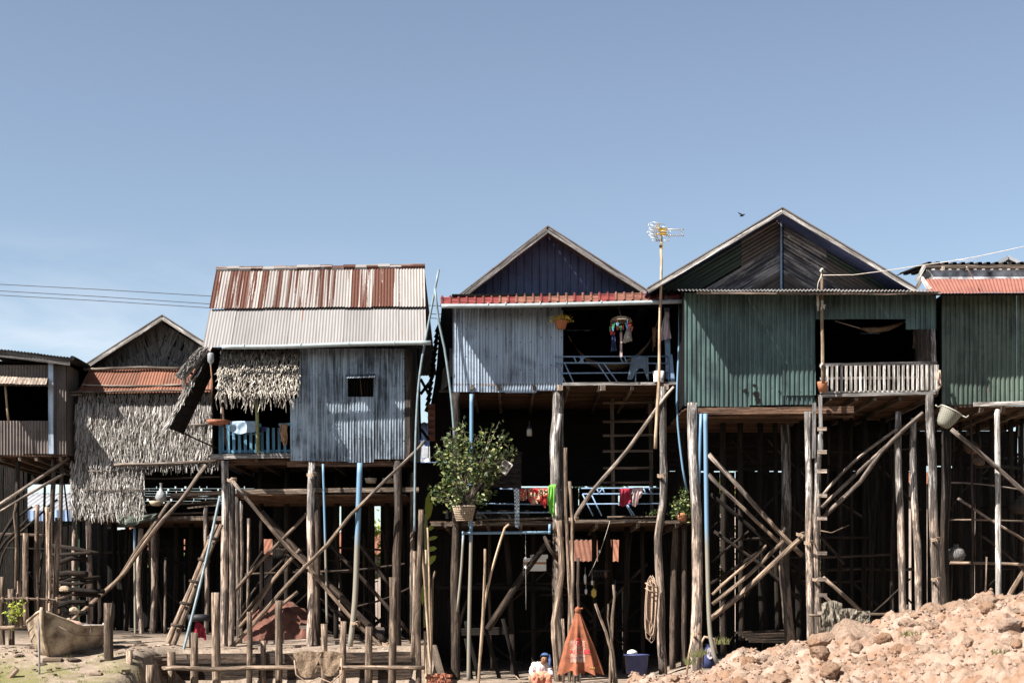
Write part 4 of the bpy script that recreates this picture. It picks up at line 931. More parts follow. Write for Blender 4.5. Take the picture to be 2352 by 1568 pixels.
for i in range(25):
    x = 1889+i*10.9; m = MB(); m.beam(W(x, 840-i*.1, d-.135), W(x+rnd(-.5, .5), 899-i*.15, d-.135), .060 if i < 24 else .11, .02); part('baluster', m, 'whitewood', br)
floor_boards(h4, W(1878, 0, d).x, X1, Zf-.03, d-.05, d+5, 'brownboard', .17, .02); floor_boards(h4, X0, W(1878, 0, d).x, W(0, 938, d).z, d+.1, d+5, 'brownboard')
joists(h4, W(1878, 0, d).x, X1, Zf-.05, d-.1, d+5, 5, 'plank')
m = MB(); m.beam(W(1883, 909, d-.15), W(2148, 902, d-.15), .06, .07, jit=.004); part('deck_edge', m, 'greyboard', h4)
m = MB(); m.beam(W(1604, 944, d-.05), W(1960, 941, d-.05), .1, .17); m.beam(W(1604, 955, d+.3), W(1900, 953, d+.3), .1, .12); m.beam(W(1890, 957, d+.3), W(1960, 957, d+.3), .08, .05); part('floor_beam', m, 'brownboard', h4)
posts(h4, [([(1590, 925), (1592, 1043), (1601, 1209), (1600, 1400), (1600, 1560)], 22, 26)], d-.3, 'post', 'tall_post', wob=.04)
posts(h4, [([(1855, 945), (1858, 1100), (1857, 1240), (1862, 1470)], 16, 17), ([(1881, 998), (1875, 1200), (1879, 1470)], 15, 18)], d-.2, 'post')
m = MB(); m.beam(W(1870, 925, d-.28), W(1869, 1052, d-.28), .08, .06, up=(0, 1, 0)); m.beam(W(1884, 910, d-.28), W(1886, 1040, d-.28), .08, .06, up=(0, 1, 0)); part('post_plank', m, 'greyboard', h4)
posts(h4, [([(2135, 905), (2140, 1050), (2147, 1300), (2151, 1420)], 19, 22)], d-.2, 'post', 'tall_post', rough=.1)
posts(h4, [([(2063, 945), (2065, 1100), (2070, 1250), (2074, 1420)], 15, 17), ([(2098, 960), (2097, 1100), (2106, 1250), (2110, 1420)], 15, 17)], d+.5, 'post')
posts(h4, [([(2173, 985), (2174, 1100), (2169, 1250), (2172, 1420)], 22, 20)], d+.3, 'postdark')
posts(h4, [([(1803, 975), (1806, 1180), (1800, 1300), (1815, 1480)], 22, 24)], d+1.6, 'post')
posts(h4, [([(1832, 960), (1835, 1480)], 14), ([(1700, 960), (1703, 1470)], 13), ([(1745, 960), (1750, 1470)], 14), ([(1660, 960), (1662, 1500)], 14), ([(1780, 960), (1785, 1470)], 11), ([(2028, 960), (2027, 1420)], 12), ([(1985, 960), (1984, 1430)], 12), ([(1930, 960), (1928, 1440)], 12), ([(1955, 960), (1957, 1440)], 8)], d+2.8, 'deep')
part('drain_pipe', pole([(1620, 950), (1624, 1250), (1631, 1457), (1648, 1525)], 10, d-.45, wob=0, rough=0), 'pipe', h4)
part('water_pipe', pole([(1610, 950), (1605, 1110)], 7, d-.35, wob=0, rough=0), 'pipe', h4)
posts(h4, [([(1627, 1043), (1702, 1126), (1756, 1184), (1843, 1275)], 11), ([(1627, 1089), (1700, 1160), (1790, 1246)], 9)], d+.9, 'pole', 'brace')
posts(h4, [([(1632, 1134), (1760, 1240), (1850, 1320)], 9), ([(1640, 1220), (1740, 1290), (1840, 1380)], 8), ([(1632, 1340), (1760, 1258)], 8), ([(1635, 1290), (1720, 1220)], 6)], d+1.9, 'deep', 'brace')
posts(h4, [([(1850, 1226), (1735, 1333), (1690, 1375), (1626, 1425)], 12), ], d+.35, 'pole', 'brace')
posts(h4, [([(1800, 1242), (1720, 1320), (1636, 1387)], 9), ([(1760, 1252), (1636, 1365)], 7)], d+.8, 'pole', 'brace')
posts(h4, [([(2120, 948), (2022, 1039), (1976, 1105), (1887, 1192)], 10), ], d-.05, 'pole', 'brace')
posts(h4, [([(2080, 985), (2000, 1055), (1887, 1165)], 8), ([(2060, 985), (1960, 1060), (1887, 1140)], 7)], d+.4, 'pole', 'brace')
posts(h4, [([(1890, 1325), (1970, 1395), (1985, 1410)], 9), ([(1890, 1365), (1950, 1420)], 7), ([(1885, 1218), (1910, 1222), (1950, 1205)], 3)], d+.6, 'pole', 'brace')
shade_screen(h4, X0-.1, X1+.2, .2, W(0, 1075, 44.0).z, 44.0, .035, w=.19, slit=.14); 
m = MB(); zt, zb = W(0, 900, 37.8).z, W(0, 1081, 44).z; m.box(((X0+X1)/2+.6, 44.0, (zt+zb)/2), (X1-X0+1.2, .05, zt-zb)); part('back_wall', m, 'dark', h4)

# ------------------------------------------------------------------ house 5, right edge
d = 37.9
h5 = thing('stilt_house', 'green tin stilt house cut off at the right edge, under a salmon red roof', 'house', (W(2290, 1380, d).x, d, .5), 'stilt houses in the front row')
m = MB(); m.corr(*quadpts(2163, 676, 2420, 928, d), .118, .016, .85, 'trap', ragged=.04, nv=6); part('wall', m, 'green5', h5)
m = MB(); E0, E1, T0, T1 = W(2135, 673, 36.95), W(2440, 671, 36.95), W(2115, 641, 38.9), W(2440, 639, 38.9); m.corr(T0, T1, E0, E1, .085, .013, .8, ragged=.02, nv=4); part('roof', m, 'salmon', h5, 'salmon red corrugated roof')
m = MB(); m.beam(W(2118, 640, 38.6), W(2138, 668, 37.4), .04, .12); m.beam(W(2116, 642, 38.6), W(2104, 664, 38.6), .04, .10); part('barge_board', m, 'whitewood', h5)
m = MB(); m.beam(W(2140, 676, 37.05), W(2440, 675, 37.05), .05, .05); part('eave_batten', m, 'dark', h5)
X0, X1 = W(2163, 0, d).x, W(2440, 0, d).x; Zf = W(0, 930, d).z
m = MB(); m.box(((X0+X1)/2, d+5, (W(0, 676, d).z+Zf)/2), (X1-X0, .05, W(0, 676, d).z-Zf)); m.box((X0+.03, d+2.5, (W(0, 676, d).z+Zf)/2), (.05, 4.8, W(0, 676, d).z-Zf)); part('rear_wall', m, 'dark', h5)
floor_boards(h5, X0, X1, Zf-.04, d+.02, d+5, 'brownboard'); joists(h5, X0, X1, Zf-.06, d-.1, d+5, 5, 'plank')
m = MB(); m.beam(W(2236, 928, d-.15), W(2430, 924, d-.15), .07, .10, jit=.006); part('deck_edge', m, 'whitewood', h5)
posts(h5, [([(2290, 940), (2292, 1150), (2293, 1390)], 13, 13)], d-.1, 'whitewood', 'pale_post', wob=.0, rough=.03)
posts(h5, [([(2278, 945), (2275, 1390)], 11), ([(2322, 960), (2325, 1390)], 12), ([(2348, 960), (2346, 1390)], 10), ([(2205, 960), (2206, 1400)], 9), ([(2246, 960), (2248, 1400)], 10)], d+2.2, 'deep')
part('water_pipe', pole([(2230, 955), (2233, 1140), (2233, 1390)], 5, d+.6, wob=0, rough=0), 'postdark', h5)
posts(h5, [([(2185, 986), (2270, 1055), (2370, 1145)], 10)], d-.35, 'pole', 'brace')
posts(h5, [([(2200, 1144), (2290, 1202), (2370, 1252)], 6), ([(2180, 1108), (2260, 1112), (2350, 1125)], 4), ([(2182, 1292), (2300, 1294), (2400, 1297)], 7), ([(2180, 1193), (2350, 1196)], 4), ([(2400, 1230), (2310, 1380)], 11), ([(2400, 1330), (2300, 1395)], 10)], d+.9, 'pole', 'brace')
shade_screen(h5, X0-.6, X1+.8, .4, Zf-.9, 43.8, .05); part('back_wall', MB().box(((X0+X1)/2, 43.85, Zf-.45), (X1-X0+1.6, .04, 1.0)), 'dark', h5)
# upper roof behind it
du = 41.0
hu = thing('upper_house', 'weathered white board wall under a dark tiled ridge, rising behind the salmon roof', 'house', (W(2240, 650, du).x, du, 7.0))
m = MB(); m.beam(W(2128, 628, du), W(2450, 625, du), .04, .34); part('wall', m, 'plaster', hu)
m = MB(); t0, t1 = W(2122, 607, du-.1), W(2450, 607, du-.1); b0, b1 = t0+Vector((.2, 3, 2.0)), t1+Vector((0, 3, 2.0)); m.corr(t0+Vector((0, 0, .03)), t1+Vector((0, 0, .03)), t0+Vector((0, 3, .4)), t1+Vector((0, 3, .4)), .22, .035, 9, 'trap', nv=1); part('roof', m, 'dark', hu)
m = MB(); m.beam(W(2122, 613, du-.1), W(2450, 612, du-.1), .05, .09); part('fascia', m, 'plank', hu)
m = MB(); m.beam(W(2124, 610, du-.3), W(2106, 645, du-.2), .05, .10); m.beam(W(2124, 626, du-.2), W(2138, 642, du-.2), .04, .22); part('barge_board', m, 'whitewood', hu)
m = MB(); m.beam(W(2166, 612, du-.4), W(2166, 622, du-.4), .07, .06, up=(0, 1, 0)); part('bracket', m, 'planklight', hu)
m = MB(); a = W(2313, 593, du+3); l_, r_ = W(2278, 612, du+3), W(2350, 612, du+3)
for e in (l_, r_): m.beam(a, e, .3, .10)
m2 = MB(); m2.add([a+Vector((0, .2, -.1)), l_+Vector((.15, .2, 0)), r_+Vector((-.15, .2, 0))], [(0, 1, 2)])
hp = thing('far_gable', 'small pale blue roof peak poking above the tiled ridge at the right edge', 'house', tuple(a)); part('roof', m, 'whitefar', hp); part('gable', m2, 'dark', hp)

# tangle of thin poles in the shade under the floors
random.seed(21)
def tangle(house, x0, x1, y0, y1, d0, d1, n, mats=('deep', 'postdark', 'deep'), nh=4):
    for i in range(n):
        k = random.random(); x = rnd(x0, x1); dd = rnd(d0, d1); w = rnd(3, 8)
        if k < .5: xx = x+rnd(-25, 25); pts = [(x, y0+rnd(0, 25)), ((x+xx)/2+rnd(-5, 5), (y0+y1)/2), (xx, y1)]
        else: s_ = random.choice((-1, 1)); l = rnd(90, 230); ym = rnd(y0+30, y1-80); pts = [(x, ym), (x+s_*l*.5+rnd(-6, 6), ym+l*.45), (x+s_*l, ym+l*rnd(.8, 1.1))]
        pts = [(max(x0-10, min(x1+10, p[0])), min(y1, p[1])) for p in pts]
        part('brace' if k >= .5 else 'thin_post', pole(pts, w, dd, w*1.1, wob=.06, rough=.2, n=7), random.choice(mats), house)
    for i in range(nh):
        y = rnd(y0+40, y1-60); dd = rnd(d0, d1); xa = rnd(x0, x0+(x1-x0)*.4); xb = rnd(xa+120, x1); part('cross_pole', pole([(xa, y), ((xa+xb)/2, y+rnd(-5, 5)), (xb, y+rnd(-9, 9))], rnd(4, 8), dd, wob=.04, rough=.2, n=7), random.choice(mats), house)
tangle(h1, 0, 150, 1060, 1400, 43, 46, 8, nh=2); tangle(hb, 180, 490, 1210, 1455, 44, 46.5, 12, nh=3); tangle(h2, 560, 940, 1200, 1480, 41.5, 44, 20, nh=4); tangle(h3, 1060, 1560, 1215, 1540, 41, 43.5, 16, nh=4)
tangle(h4, 1640, 2120, 965, 1440, 39.6, 42.6, 26, nh=6); tangle(h5, 2180, 2352, 960, 1390, 39.4, 42.4, 16, nh=6)
# ------------------------------------------------------------------ far houses and trees glimpsed between and under the row
def far_house(label, x0, x1, ye, yr, d, wallmat, roofmat, ybot=1440, name='far_house', run=2.2):
    h = thing(name, label, 'house', (W((x0+x1)/2, ybot, d).x, d, 1.2), 'houses in the row behind')
    m = MB(); m.corr(*quadpts(x0, ye, x1, ybot, d), .20, .015, 2, 'rib', nv=1); part('wall', m, wallmat, h)
    m = MB(); E0, E1 = W(x0-8, ye, d-.5), W(x1+8, ye, d-.5); R0 = E0+Vector((0, run+.5, (ye-yr)*d/FP)); R1 = E1+Vector((0, run+.5, (ye-yr)*d/FP)); m.corr(R0, R1, E0, E1, .2, .02, 1.5, nv=1); part('roof', m, roofmat, h)
    m = MB(); t = .05; a, b_ = W(x0, ye, d), W(x1, ybot, d)
    for X in (a.x, b_.x): part('side_wall', MB().box((X, d+2.5, (a.z+b_.z)/2), (t, 4.9, a.z-b_.z)), 'dark', h)
    m.box(((a.x+b_.x)/2, d+5, (a.z+b_.z)/2), (b_.x-a.x, t, a.z-b_.z)); part('back_wall', m, 'dark', h)
    m = MB(); m.corr(R0, R1, E0+Vector((0, 2*run+1, 0)), E1+Vector((0, 2*run+1, 0)), .2, .02, 1.5, nv=1); part('rear_roof', m, roofmat, h)
    return h
far_house('far house with blue tin wall showing in the gap right of the rust streaked roof', 944, 1004, 970, 945, 55, 'bluefar', 'whitefar', 1460, run=3)
fr = solo('far_roof', (lambda m: (m.corr(W(952, 1026, 51), W(1003, 1026, 51), W(948, 1052, 49.6), W(1003, 1052, 49.6), .25, .025, 2, 'rib', nv=1), m.corr(W(948, 1052, 49.6), W(1003, 1052, 49.6), W(948, 1060, 49.55), W(1003, 1060, 49.55), .25, .02, 2), m)[-1])(MB()), 'whitefar', 'pale curved roof sheet below the blue tin wall in the gap left of the potted shrub', 'roof')
h = far_house('far house with a blue and white striped roof low behind the brown tin house', 20, 185, 1172, 1120, 54, 'greenfar', 'whitefar', 1450)
m = MB(); m.corr(*quadpts(50, 1172, 170, 1196, 53.2), .2, .02, 2, nv=1); part('eave_sheet', m, 'bluefar', h)
far_house('far house with a terracotta roof seen under the thatch walled house', 260, 520, 1262, 1200, 62, 'dark', 'terra', 1450)
far_house('far house with a terracotta roof seen under the rust streaked house', 560, 930, 1272, 1215, 66, 'farplank', 'terra', 1450)
far_house('far house with an orange corrugated roof framed by the posts under the blue gable', 1250, 1475, 1288, 1230, 58, 'dark', 'terra', 1450, run=3)
far_house('far house with pale walls and orange roof glimpsed through posts of the green house', 1570, 1885, 1120, 1085, 60, 'farplank', 'terra', 1450)
far_house('far brown house seen in slits behind the right hand posts', 1900, 2450, 1110, 1070, 62, 'farplank', 'terra', 1450)
def tree(name, label, x, y, rw, rh, d, n, mat, size, group=None, stemr=.06, base=1.0, cat='tree'):
    c = W(x, y, d); k = d/FP; t = thing(name, label, cat, (c.x, d, base), group)
    m = MB(); m.tube([(c.x, d, base), (c.x+.1, d, (base+c.z)/2), c], [stemr, stemr*.5], 7, .08, .1)
    pts = []; cl = [Vector((rnd(-1, 1), rnd(-1, 1), rnd(-1, 1))) for _ in range(max(6, n//60))]
    cl = [v.normalized()*rnd(.35, 1) for v in cl]
    for v in cl:
        tip = Vector((c.x+v.x*rw*k*.8, d+v.y*rw*k*.8, c.z+v.z*rh*k*.8)); m.tube([c-Vector((0, 0, rh*k*.5)), tip], [stemr*.35, .008], 5, .03)
    part('trunk', m, 'pole', t)
    for i in range(n):
        v = random.choice(cl); s_ = rnd(.08, .40)
        pts.append((c.x+(v.x+random.gauss(0, 1)*s_*.6)*rw*k, d+(v.y+random.gauss(0, 1)*s_*.6)*rw*k, c.z+(v.z+random.gauss(0, 1)*s_*.6)*rh*k))
    f = MB(); f.leaves(pts, size); part('crown', f, mat, t); return t
tree('green_tree', 'green tree behind the thatch walled house, glimpsed under its floor', 340, 1330, 70, 90, 56, 900, 'tree', .28, 'trees behind the row')
tree('green_tree', 'sunlit green tree seen in the slits right of the rust streaked house', 900, 1260, 50, 90, 50, 900, 'leafy', .22, 'trees behind the row')
tree('green_tree', 'dark tree behind the lower balcony of the blue gabled house', 1360, 1110, 80, 45, 52, 900, 'tree', .25, 'trees behind the row')
tree('green_tree', 'green tree behind the left posts of the green house', 1640, 1230, 70, 150, 51, 1300, 'leafy', .22, 'trees behind the row')
tree('green_tree', 'green tree seen in slits near the paired posts of the green house', 1850, 1330, 60, 130, 52, 1000, 'leafy', .22, 'trees behind the row')
# banana plant in the gap
bp = thing('banana_plant', 'yellow green banana plant standing in the gap left of the potted shrub', 'plant', (W(980, 1400, 42).x, 42, .7))
m = MB(); m.tube([W(980, 1440, 42), W(979, 1300, 42), W(978, 1180, 42)], [.09, .05], 8, .03); part('stem', m, 'bamboogreen', bp)
for (x0, y0, x1, y1, w) in ((978, 1200, 992, 1150, .16), (978, 1220, 1004, 1200, .12), (976, 1240, 1006, 1232, .10), (976, 1262, 1004, 1258, .13), (976, 1300, 1002, 1275, .16), (978, 1190, 985, 1130, .13), (975, 1330, 970, 1390, .12), (976, 1215, 960, 1180, .12)):
    a, b_ = W(x0, y0, 42), W(x1, y1, 41.8); m = MB(); al = b_-a; sd = Vector((al.z, .02, -al.x)).normalized()*w
    m.add([a, a+al*.35+sd*.5, a+al*.75+sd*.45, b_, a+al*.75-sd*.5, a+al*.35-sd*.45], [(0, 1, 2, 3), (0, 3, 4, 5)]); part('leaf', m, 'leafy', bp)

# ------------------------------------------------------------------ power lines
for i, (ya, yb, yc) in enumerate(((653, 680, 703), (668, 698, 722), (678, 707, 732))):
    mb = MB(); mb.tube([W(-120, ya-7, 50), W(0, ya, 50), W(240, ya+(yb-ya)*.46, 50), W(482, yb, 50), W(1020, yc, 50)], .011, 5, step=2)
    solo('power_line', mb, 'wire', ['topmost of the three thin dark power lines left of the rusty roof', 'middle one of the three thin dark power lines left of the rusty roof', 'lowest of the three thin dark power lines left of the rusty roof'][i], 'power line', group='power lines behind the houses')
mb = MB(); mb.tube([W(1890, 632, 36.9), W(1960, 631, 36.9), W(2110, 611, 36.9), W(2250, 588, 36.8), W(2400, 555, 36.6)], .008, 5, .01, step=.6)
mb.tube([W(2196, 596, 36.8), W(2222, 599, 36.8), W(2250, 592, 36.8)], .006, 4); mb.tube([W(2220, 613, 36.9), W(2236, 640, 37.5)], .012, 5)
solo('clothes_cord', mb, 'cord', 'pale knotted cord running from the rag tied pole up to the right edge', 'cord')
rp = thing('rag_pole', 'thin wooden pole with white rags tied on, before the green balcony opening', 'pole', tuple(W(1889, 880, 37.3)))
part('stick', pole([(1889, 616), (1887, 700), (1890, 790), (1891, 880)], 7, 37.3, 8, wob=.02), 'bamboo', rp)
for (x, y, l) in ((1880, 672, 30), (1877, 680, 34), (1888, 690, 22), (1889, 618, 8), (1893, 700, 10), (1889, 835, 12)):
    a = W(x, y, 37.25); b_ = W(x+rnd(-3, 3), y+l, 37.22); part('rag', MB().tube([a, a.lerp(b_, .5)+Vector((rnd(-.03, .03), 0, 0)), b_], [.035, .012], 6, .03, .3), 'c_rag', rp)
part('string', MB().tube([W(1888, 628, 37.25), W(1879, 650, 37.25), W(1876, 672, 37.25)], .008, 5), 'cord', rp)

# ------------------------------------------------------------------ antenna
da = 38.1
an = thing('tv_antenna', 'gold and white television aerial on top of a tall thin bamboo pole', 'antenna', tuple(W(1506, 1030, da)))
part('mast', pole([(1518, 572), (1517, 680), (1515, 800), (1512, 920), (1505, 1030)], 6, da, 7.5, wob=.03, rough=.06), 'bamboo', an)
Aa = lambda X, Y, dy=0: W((1600+X/15.68)/1.0884, (540+Y/15.68)/1.0884, da+dy)
m = MB()
for X in (620, 700): m.tube([Aa(X+90, 290, .05), Aa(X-10, 420), Aa(X-70, 560), Aa(X-75, 720), Aa(X-30, 850), Aa(X+70, 1000, .05)], .012, 6, step=.1)
m.tube([Aa(690, 450), Aa(850, 520)], .014, 6); m.tube([Aa(640, 700), Aa(830, 700)], .014, 6); m.tube([Aa(850, 480), Aa(850, 1040)], .022, 8)
m.beam(Aa(830, 1030), Aa(850, 1300), .06, .05, up=(0, 1, 0)); part('bracket', m, 'gold', an)
m = MB(); m.box(Aa(910, 620), (.16, .10, .17)); m.box(Aa(800, 560), (.10, .06, .08)); part('junction_box', m, 'gold', an)
m = MB()
for (x0, y0, x1, y1) in ((480, 225, 970, 340), (390, 280, 560, 320), (380, 350, 850, 465), (340, 515, 820, 630), (350, 675, 830, 770), (390, 825, 860, 945), (460, 945, 660, 1000), (790, 1040, 940, 1065), (860, 415, 1180, 490), (330, 450, 560, 500), (310, 600, 560, 670), (830, 580, 1160, 660), (310, 740, 640, 830), (860, 770, 1110, 800), (930, 945, 1120, 985)): m.tube([Aa(x0, y0, -.06), Aa(x1, y1, -.06)], .007, 5, step=2)
for p in (((390, 280), (330, 350), (330, 450)), ((310, 600), (290, 660), (310, 740)), ((1110, 800), (1160, 880), (1120, 985)), ((1180, 490), (1220, 560), (1160, 660))): m.tube([Aa(*q, -.06) for q in p], .009, 5, step=.03)
part('reflector_rods', m, 'steel', an)
m = MB(); m.tube([Aa(1000, 520), Aa(1720, 530)], .012, 6, step=2); m.tube([Aa(960, 740), Aa(1720, 775)], .012, 6, step=2); m.beam(Aa(1640, 520), Aa(1640, 770), .03, .02, up=(0, 1, 0))
for (yy) in (515, 755):
    for k in range(9): x = 1040+k*78; m.tube([Aa(x-20, yy+15, -.12), Aa(x+20, yy+35, .12)], .011, 5, step=1)
part('boom', m, 'steel', an)
m = MB(); m.box(Aa(805, 1190), (.06, .06, .05)); part('clamp', m, 'black', an)

# ------------------------------------------------------------------ leaning pipes between houses
mb = MB(); mb.tube([W(1008, 619, 39.2), W(985, 740, 39.2), W(964, 860, 39.1), W(955, 1000, 39.0), W(952, 1220, 38.9)], .03, 8, .0)
solo('long_pipe', mb, 'galv', 'long pale pipe leaning past the right end of the rusty roof', 'pipe')
mb = MB(); mb.tube([W(999, 662, 39.0), W(1008, 740, 39.0), W(1021, 800, 39.0), W(1036, 910, 39.0), W(1044, 1010, 39.0)], .03, 8)
solo('bent_pipe', mb, 'galv', 'bent pale pipe crossing the dark gap left of the red tiles', 'pipe')

# ------------------------------------------------------------------ things on house 2
db = 39.5
bt = thing('bottle_stick', 'clear plastic bottle turned upside down on a stick beside the thatch awning', 'bottle', tuple(W(485, 900, 39.0)))
m = MB(); m.lathe(W(484, 840, 39.0), [(.02, 0), (.025, .05), (.085, .12), (.085, .30), (.06, .33), (0, .33)], 10); part('bottle', m, 'clearpl', bt)
part('stick', pole([(484, 838), (487, 880), (486, 925)], 3.5, 39.0), 'brownboard', bt)
pn = thing('hanging_tray', 'rusty red round tray hung at the left end of the blue balcony', 'tray', tuple(W(503, 970, 39.3)))
m = MB(); m.lathe(W(502, 971, 39.3), [(0, -.02), (.22, -.01), (.31, .06), (.32, .06), (.23, -.04), (0, -.05)], 18); part('tray', m, 'rustiron', pn)
part('stick', pole([(511, 935), (515, 975), (520, 1022)], 5, 39.25), 'brownboard', pn)
m = MB(); m.box(W(508, 963, 39.2), (.12, .08, .07)); part('tin_can', m, 'whitetxt', pn) if False else None
def cloth_sheet(cols, d0, fold=.03, nu=14, nv=10, freq=3, mb=None, drop=.12):
    """cloth hanging from a line: cols = list of (x_top, y_top, x_bottom, y_bottom) photo points from left to right, front and a short back flap"""
    mb = mb or MB(); vs = []; gs = []; n = len(cols)-1; ph = rnd(0, 6)
    P = []
    for i in range(nu+1):
        t = i/nu*n; k = min(int(t), n-1); f = t-k; a = [cols[k][q]*(1-f)+cols[k+1][q]*f for q in range(4)]; P.append(a)
    rows = []
    for j in range(-3, nv+1):
        row = []
        for i, a in enumerate(P):
            if j < 0: v = -j/3*.22; dy = .05
            else: v = j/nv; dy = -.035
            x = a[0]+(a[2]-a[0])*v; y = a[1]+(a[3]-a[1])*v
            p = W(x, y, d0); amp = fold*min(1, v*2.2+.15)
            p.y += dy+amp*.55*math.sin(i/nu*6.28*freq+ph+v*2.2)+amp*1.5*noise.noise(Vector((i/nu*freq*2.3, v*2.4, ph)))
            p.x += amp*.4*math.cos(i/nu*6.28*freq+ph)
            row.append(p)
        rows.append(row)
    w = nu+1; q = Vector((rnd(-9, 9), 0, rnd(-9, 9)))
    for j, r in enumerate(rows):
        for p in r: vs.append(p); gs.append(q+p-rows[0][0])
    mb.add(vs, [(j*w+i, j*w+i+1, (j+1)*w+i+1, (j+1)*w+i) for j in range(len(rows)-1) for i in range(nu)], gs, .5, 0, True)
    return mb
G = 'washing hung out along the row of houses'
def hang(name, mat, label, cols, d0, cat='cloth', **kw): return solo(name, cloth_sheet(cols, d0, **kw), mat, label, cat, group=G)
hang('hung_cloth', 'c_blue', 'pale blue cloth draped over the top rail of the blue balcony', [(529, 968, 527, 990), (555, 967, 548, 997), (587, 967, 586, 992)], 39.78, fold=.05)
hang('hung_cloth', 'c_navy', 'small dark bunched cloth on the blue balcony rail by the bamboo post', [(597, 980, 599, 992), (612, 980, 611, 990)], 39.78)
hang('hung_cloth', 'c_brownfab', 'brown striped bundle of cloth at the right end of the blue balcony', [(645, 974, 646, 1000), (652, 972, 651, 1022), (662, 974, 661, 1020)], 39.7, fold=.08)
# pegged laundry hanger
dh = 38.9; G2 = 'pegs clipped to the round laundry hanger'
pg = thing('peg_hanger', 'round laundry hanger with coloured pegs over the upper balcony', 'laundry hanger', tuple(W(1427, 735, dh)))
m = MB(); c = W(1427, 737, dh); 
for rr, zz in ((.27, 0), (.24, .05), (.15, .09)): m.tube([c+Vector((math.cos(i*.3927)*rr, math.sin(i*.3927)*rr, zz)) for i in range(17)], .011, 5, step=.2)
for i in range(8): a = i*.785; m.tube([c+Vector((math.cos(a)*.27, math.sin(a)*.27, 0)), c+Vector((0, 0, .10))], .006, 4, step=1)
m.tube([c+Vector((0, 0, .1)), W(1421, 705, dh)], .006, 4, step=1); part('hoop', m, 'weave', pg)
for i, (x, y, mt) in enumerate(((1403, 755, 'greenplastic'), (1404, 764, 'redplastic'), (1410, 748, 'greenplastic'), (1409, 755, 'blueplastic'), (1418, 746, 'blueplastic'), (1418, 753, 'redplastic'), (1424, 754, 'greenplastic'), (1430, 752, 'redplastic'), (1438, 747, 'blueplastic'), (1441, 752, 'blueplastic'), (1447, 750, 'redplastic'), (1452, 756, 'redplastic'), (1450, 755, 'greenplastic'), (1410, 768, 'redplastic'))):
    p = W(x, y, dh-.25+rnd(0, .3)); m = MB(); tl = rnd(-.25, .25); m.beam(p+Vector((-.025, 0, .06)), p+Vector((tl*.1, 0, -.06)), .022, .015); m.beam(p+Vector((.025, 0, .06)), p+Vector((tl*.1+.005, 0, -.06)), .022, .015); m.tube([p+Vector((0, 0, .05)), Vector((p.x, p.y, c.z))], .003, 3, step=1); part('peg', m, mt, pg)
hang('hung_cloth', 'c_navy', 'navy trousers clipped to the left side of the round laundry hanger', [(1405, 770, 1403, 808), (1409, 769, 1408, 806), (1413, 770, 1417, 806)], dh, fold=.06)
hang('hung_cloth', 'c_pink', 'narrow pink patterned strip clipped under the round laundry hanger', [(1424, 762, 1424, 820), (1429, 762, 1429, 820)], dh, fold=.015, nu=4)
hang('hung_cloth', 'c_grey', 'grey and white garment clipped to the right side of the laundry hanger', [(1440, 755, 1432, 788), (1444, 753, 1443, 785), (1448, 756, 1453, 782)], dh, fold=.07)
hang('hung_cloth', 'c_jeans', 'dark blue jeans hung over the upper balcony rail', [(1452, 819, 1441, 872), (1462, 818, 1452, 872), (1467, 818, 1466, 846), (1475, 818, 1478, 846), (1484, 818, 1486, 872), (1489, 819, 1491, 874)], 39.28, fold=.025)
hang('hung_cloth', 'c_lilac', 'pale lilac shirt hung at the right end of the upper balcony', [(1523, 735, 1515, 782), (1530, 712, 1527, 780), (1536, 716, 1542, 776)], 39.2, fold=.07)
hang('hung_cloth', 'c_brownfab', 'thin brown cloths hung left of the antenna pole on the upper balcony', [(1498, 752, 1498, 808), (1503, 752, 1505, 790), (1507, 755, 1507, 775)], 39.8, fold=.05)
hang('hung_cloth', 'c_check', 'blue and white checked scarf hanging long from the lower rail', [(1180, 1121, 1182, 1208), (1186, 1121, 1190, 1214), (1192, 1121, 1192, 1206)], 39.15, fold=.03, nv=16)
hang('hung_cloth', 'c_pattern', 'red patterned cloth nearest the checked scarf on the lower rail', [(1188, 1122, 1187, 1145), (1200, 1122, 1200, 1150), (1213, 1122, 1212, 1147)], 39.2, fold=.04)
hang('hung_cloth', 'c_pattern', 'middle red patterned cloth on the lower rail of the blue gabled house', [(1213, 1121, 1214, 1150), (1226, 1121, 1225, 1160), (1240, 1121, 1240, 1153)], 39.22, fold=.04)
hang('hung_cloth', 'c_pattern', 'red patterned cloth touching the bright green towel', [(1240, 1121, 1242, 1156), (1250, 1121, 1252, 1166), (1260, 1121, 1259, 1154)], 39.25, fold=.04)
hang('hung_cloth', 'c_green', 'bright green towel hanging beside the thick split post', [(1258, 1118, 1257, 1145), (1266, 1112, 1262, 1176), (1276, 1112, 1275, 1190)], 39.1, fold=.05)
hang('hung_cloth', 'c_red', 'crimson cloth on the lower rail right of the leaning pole', [(1424, 1122, 1422, 1160), (1434, 1121, 1432, 1164), (1450, 1122, 1449, 1152)], 39.15, fold=.05)
hang('hung_cloth', 'c_pink', 'pale pink cloth hanging just right of the crimson one', [(1452, 1120, 1451, 1160), (1463, 1119, 1460, 1164), (1476, 1119, 1471, 1140)], 39.15, fold=.05)
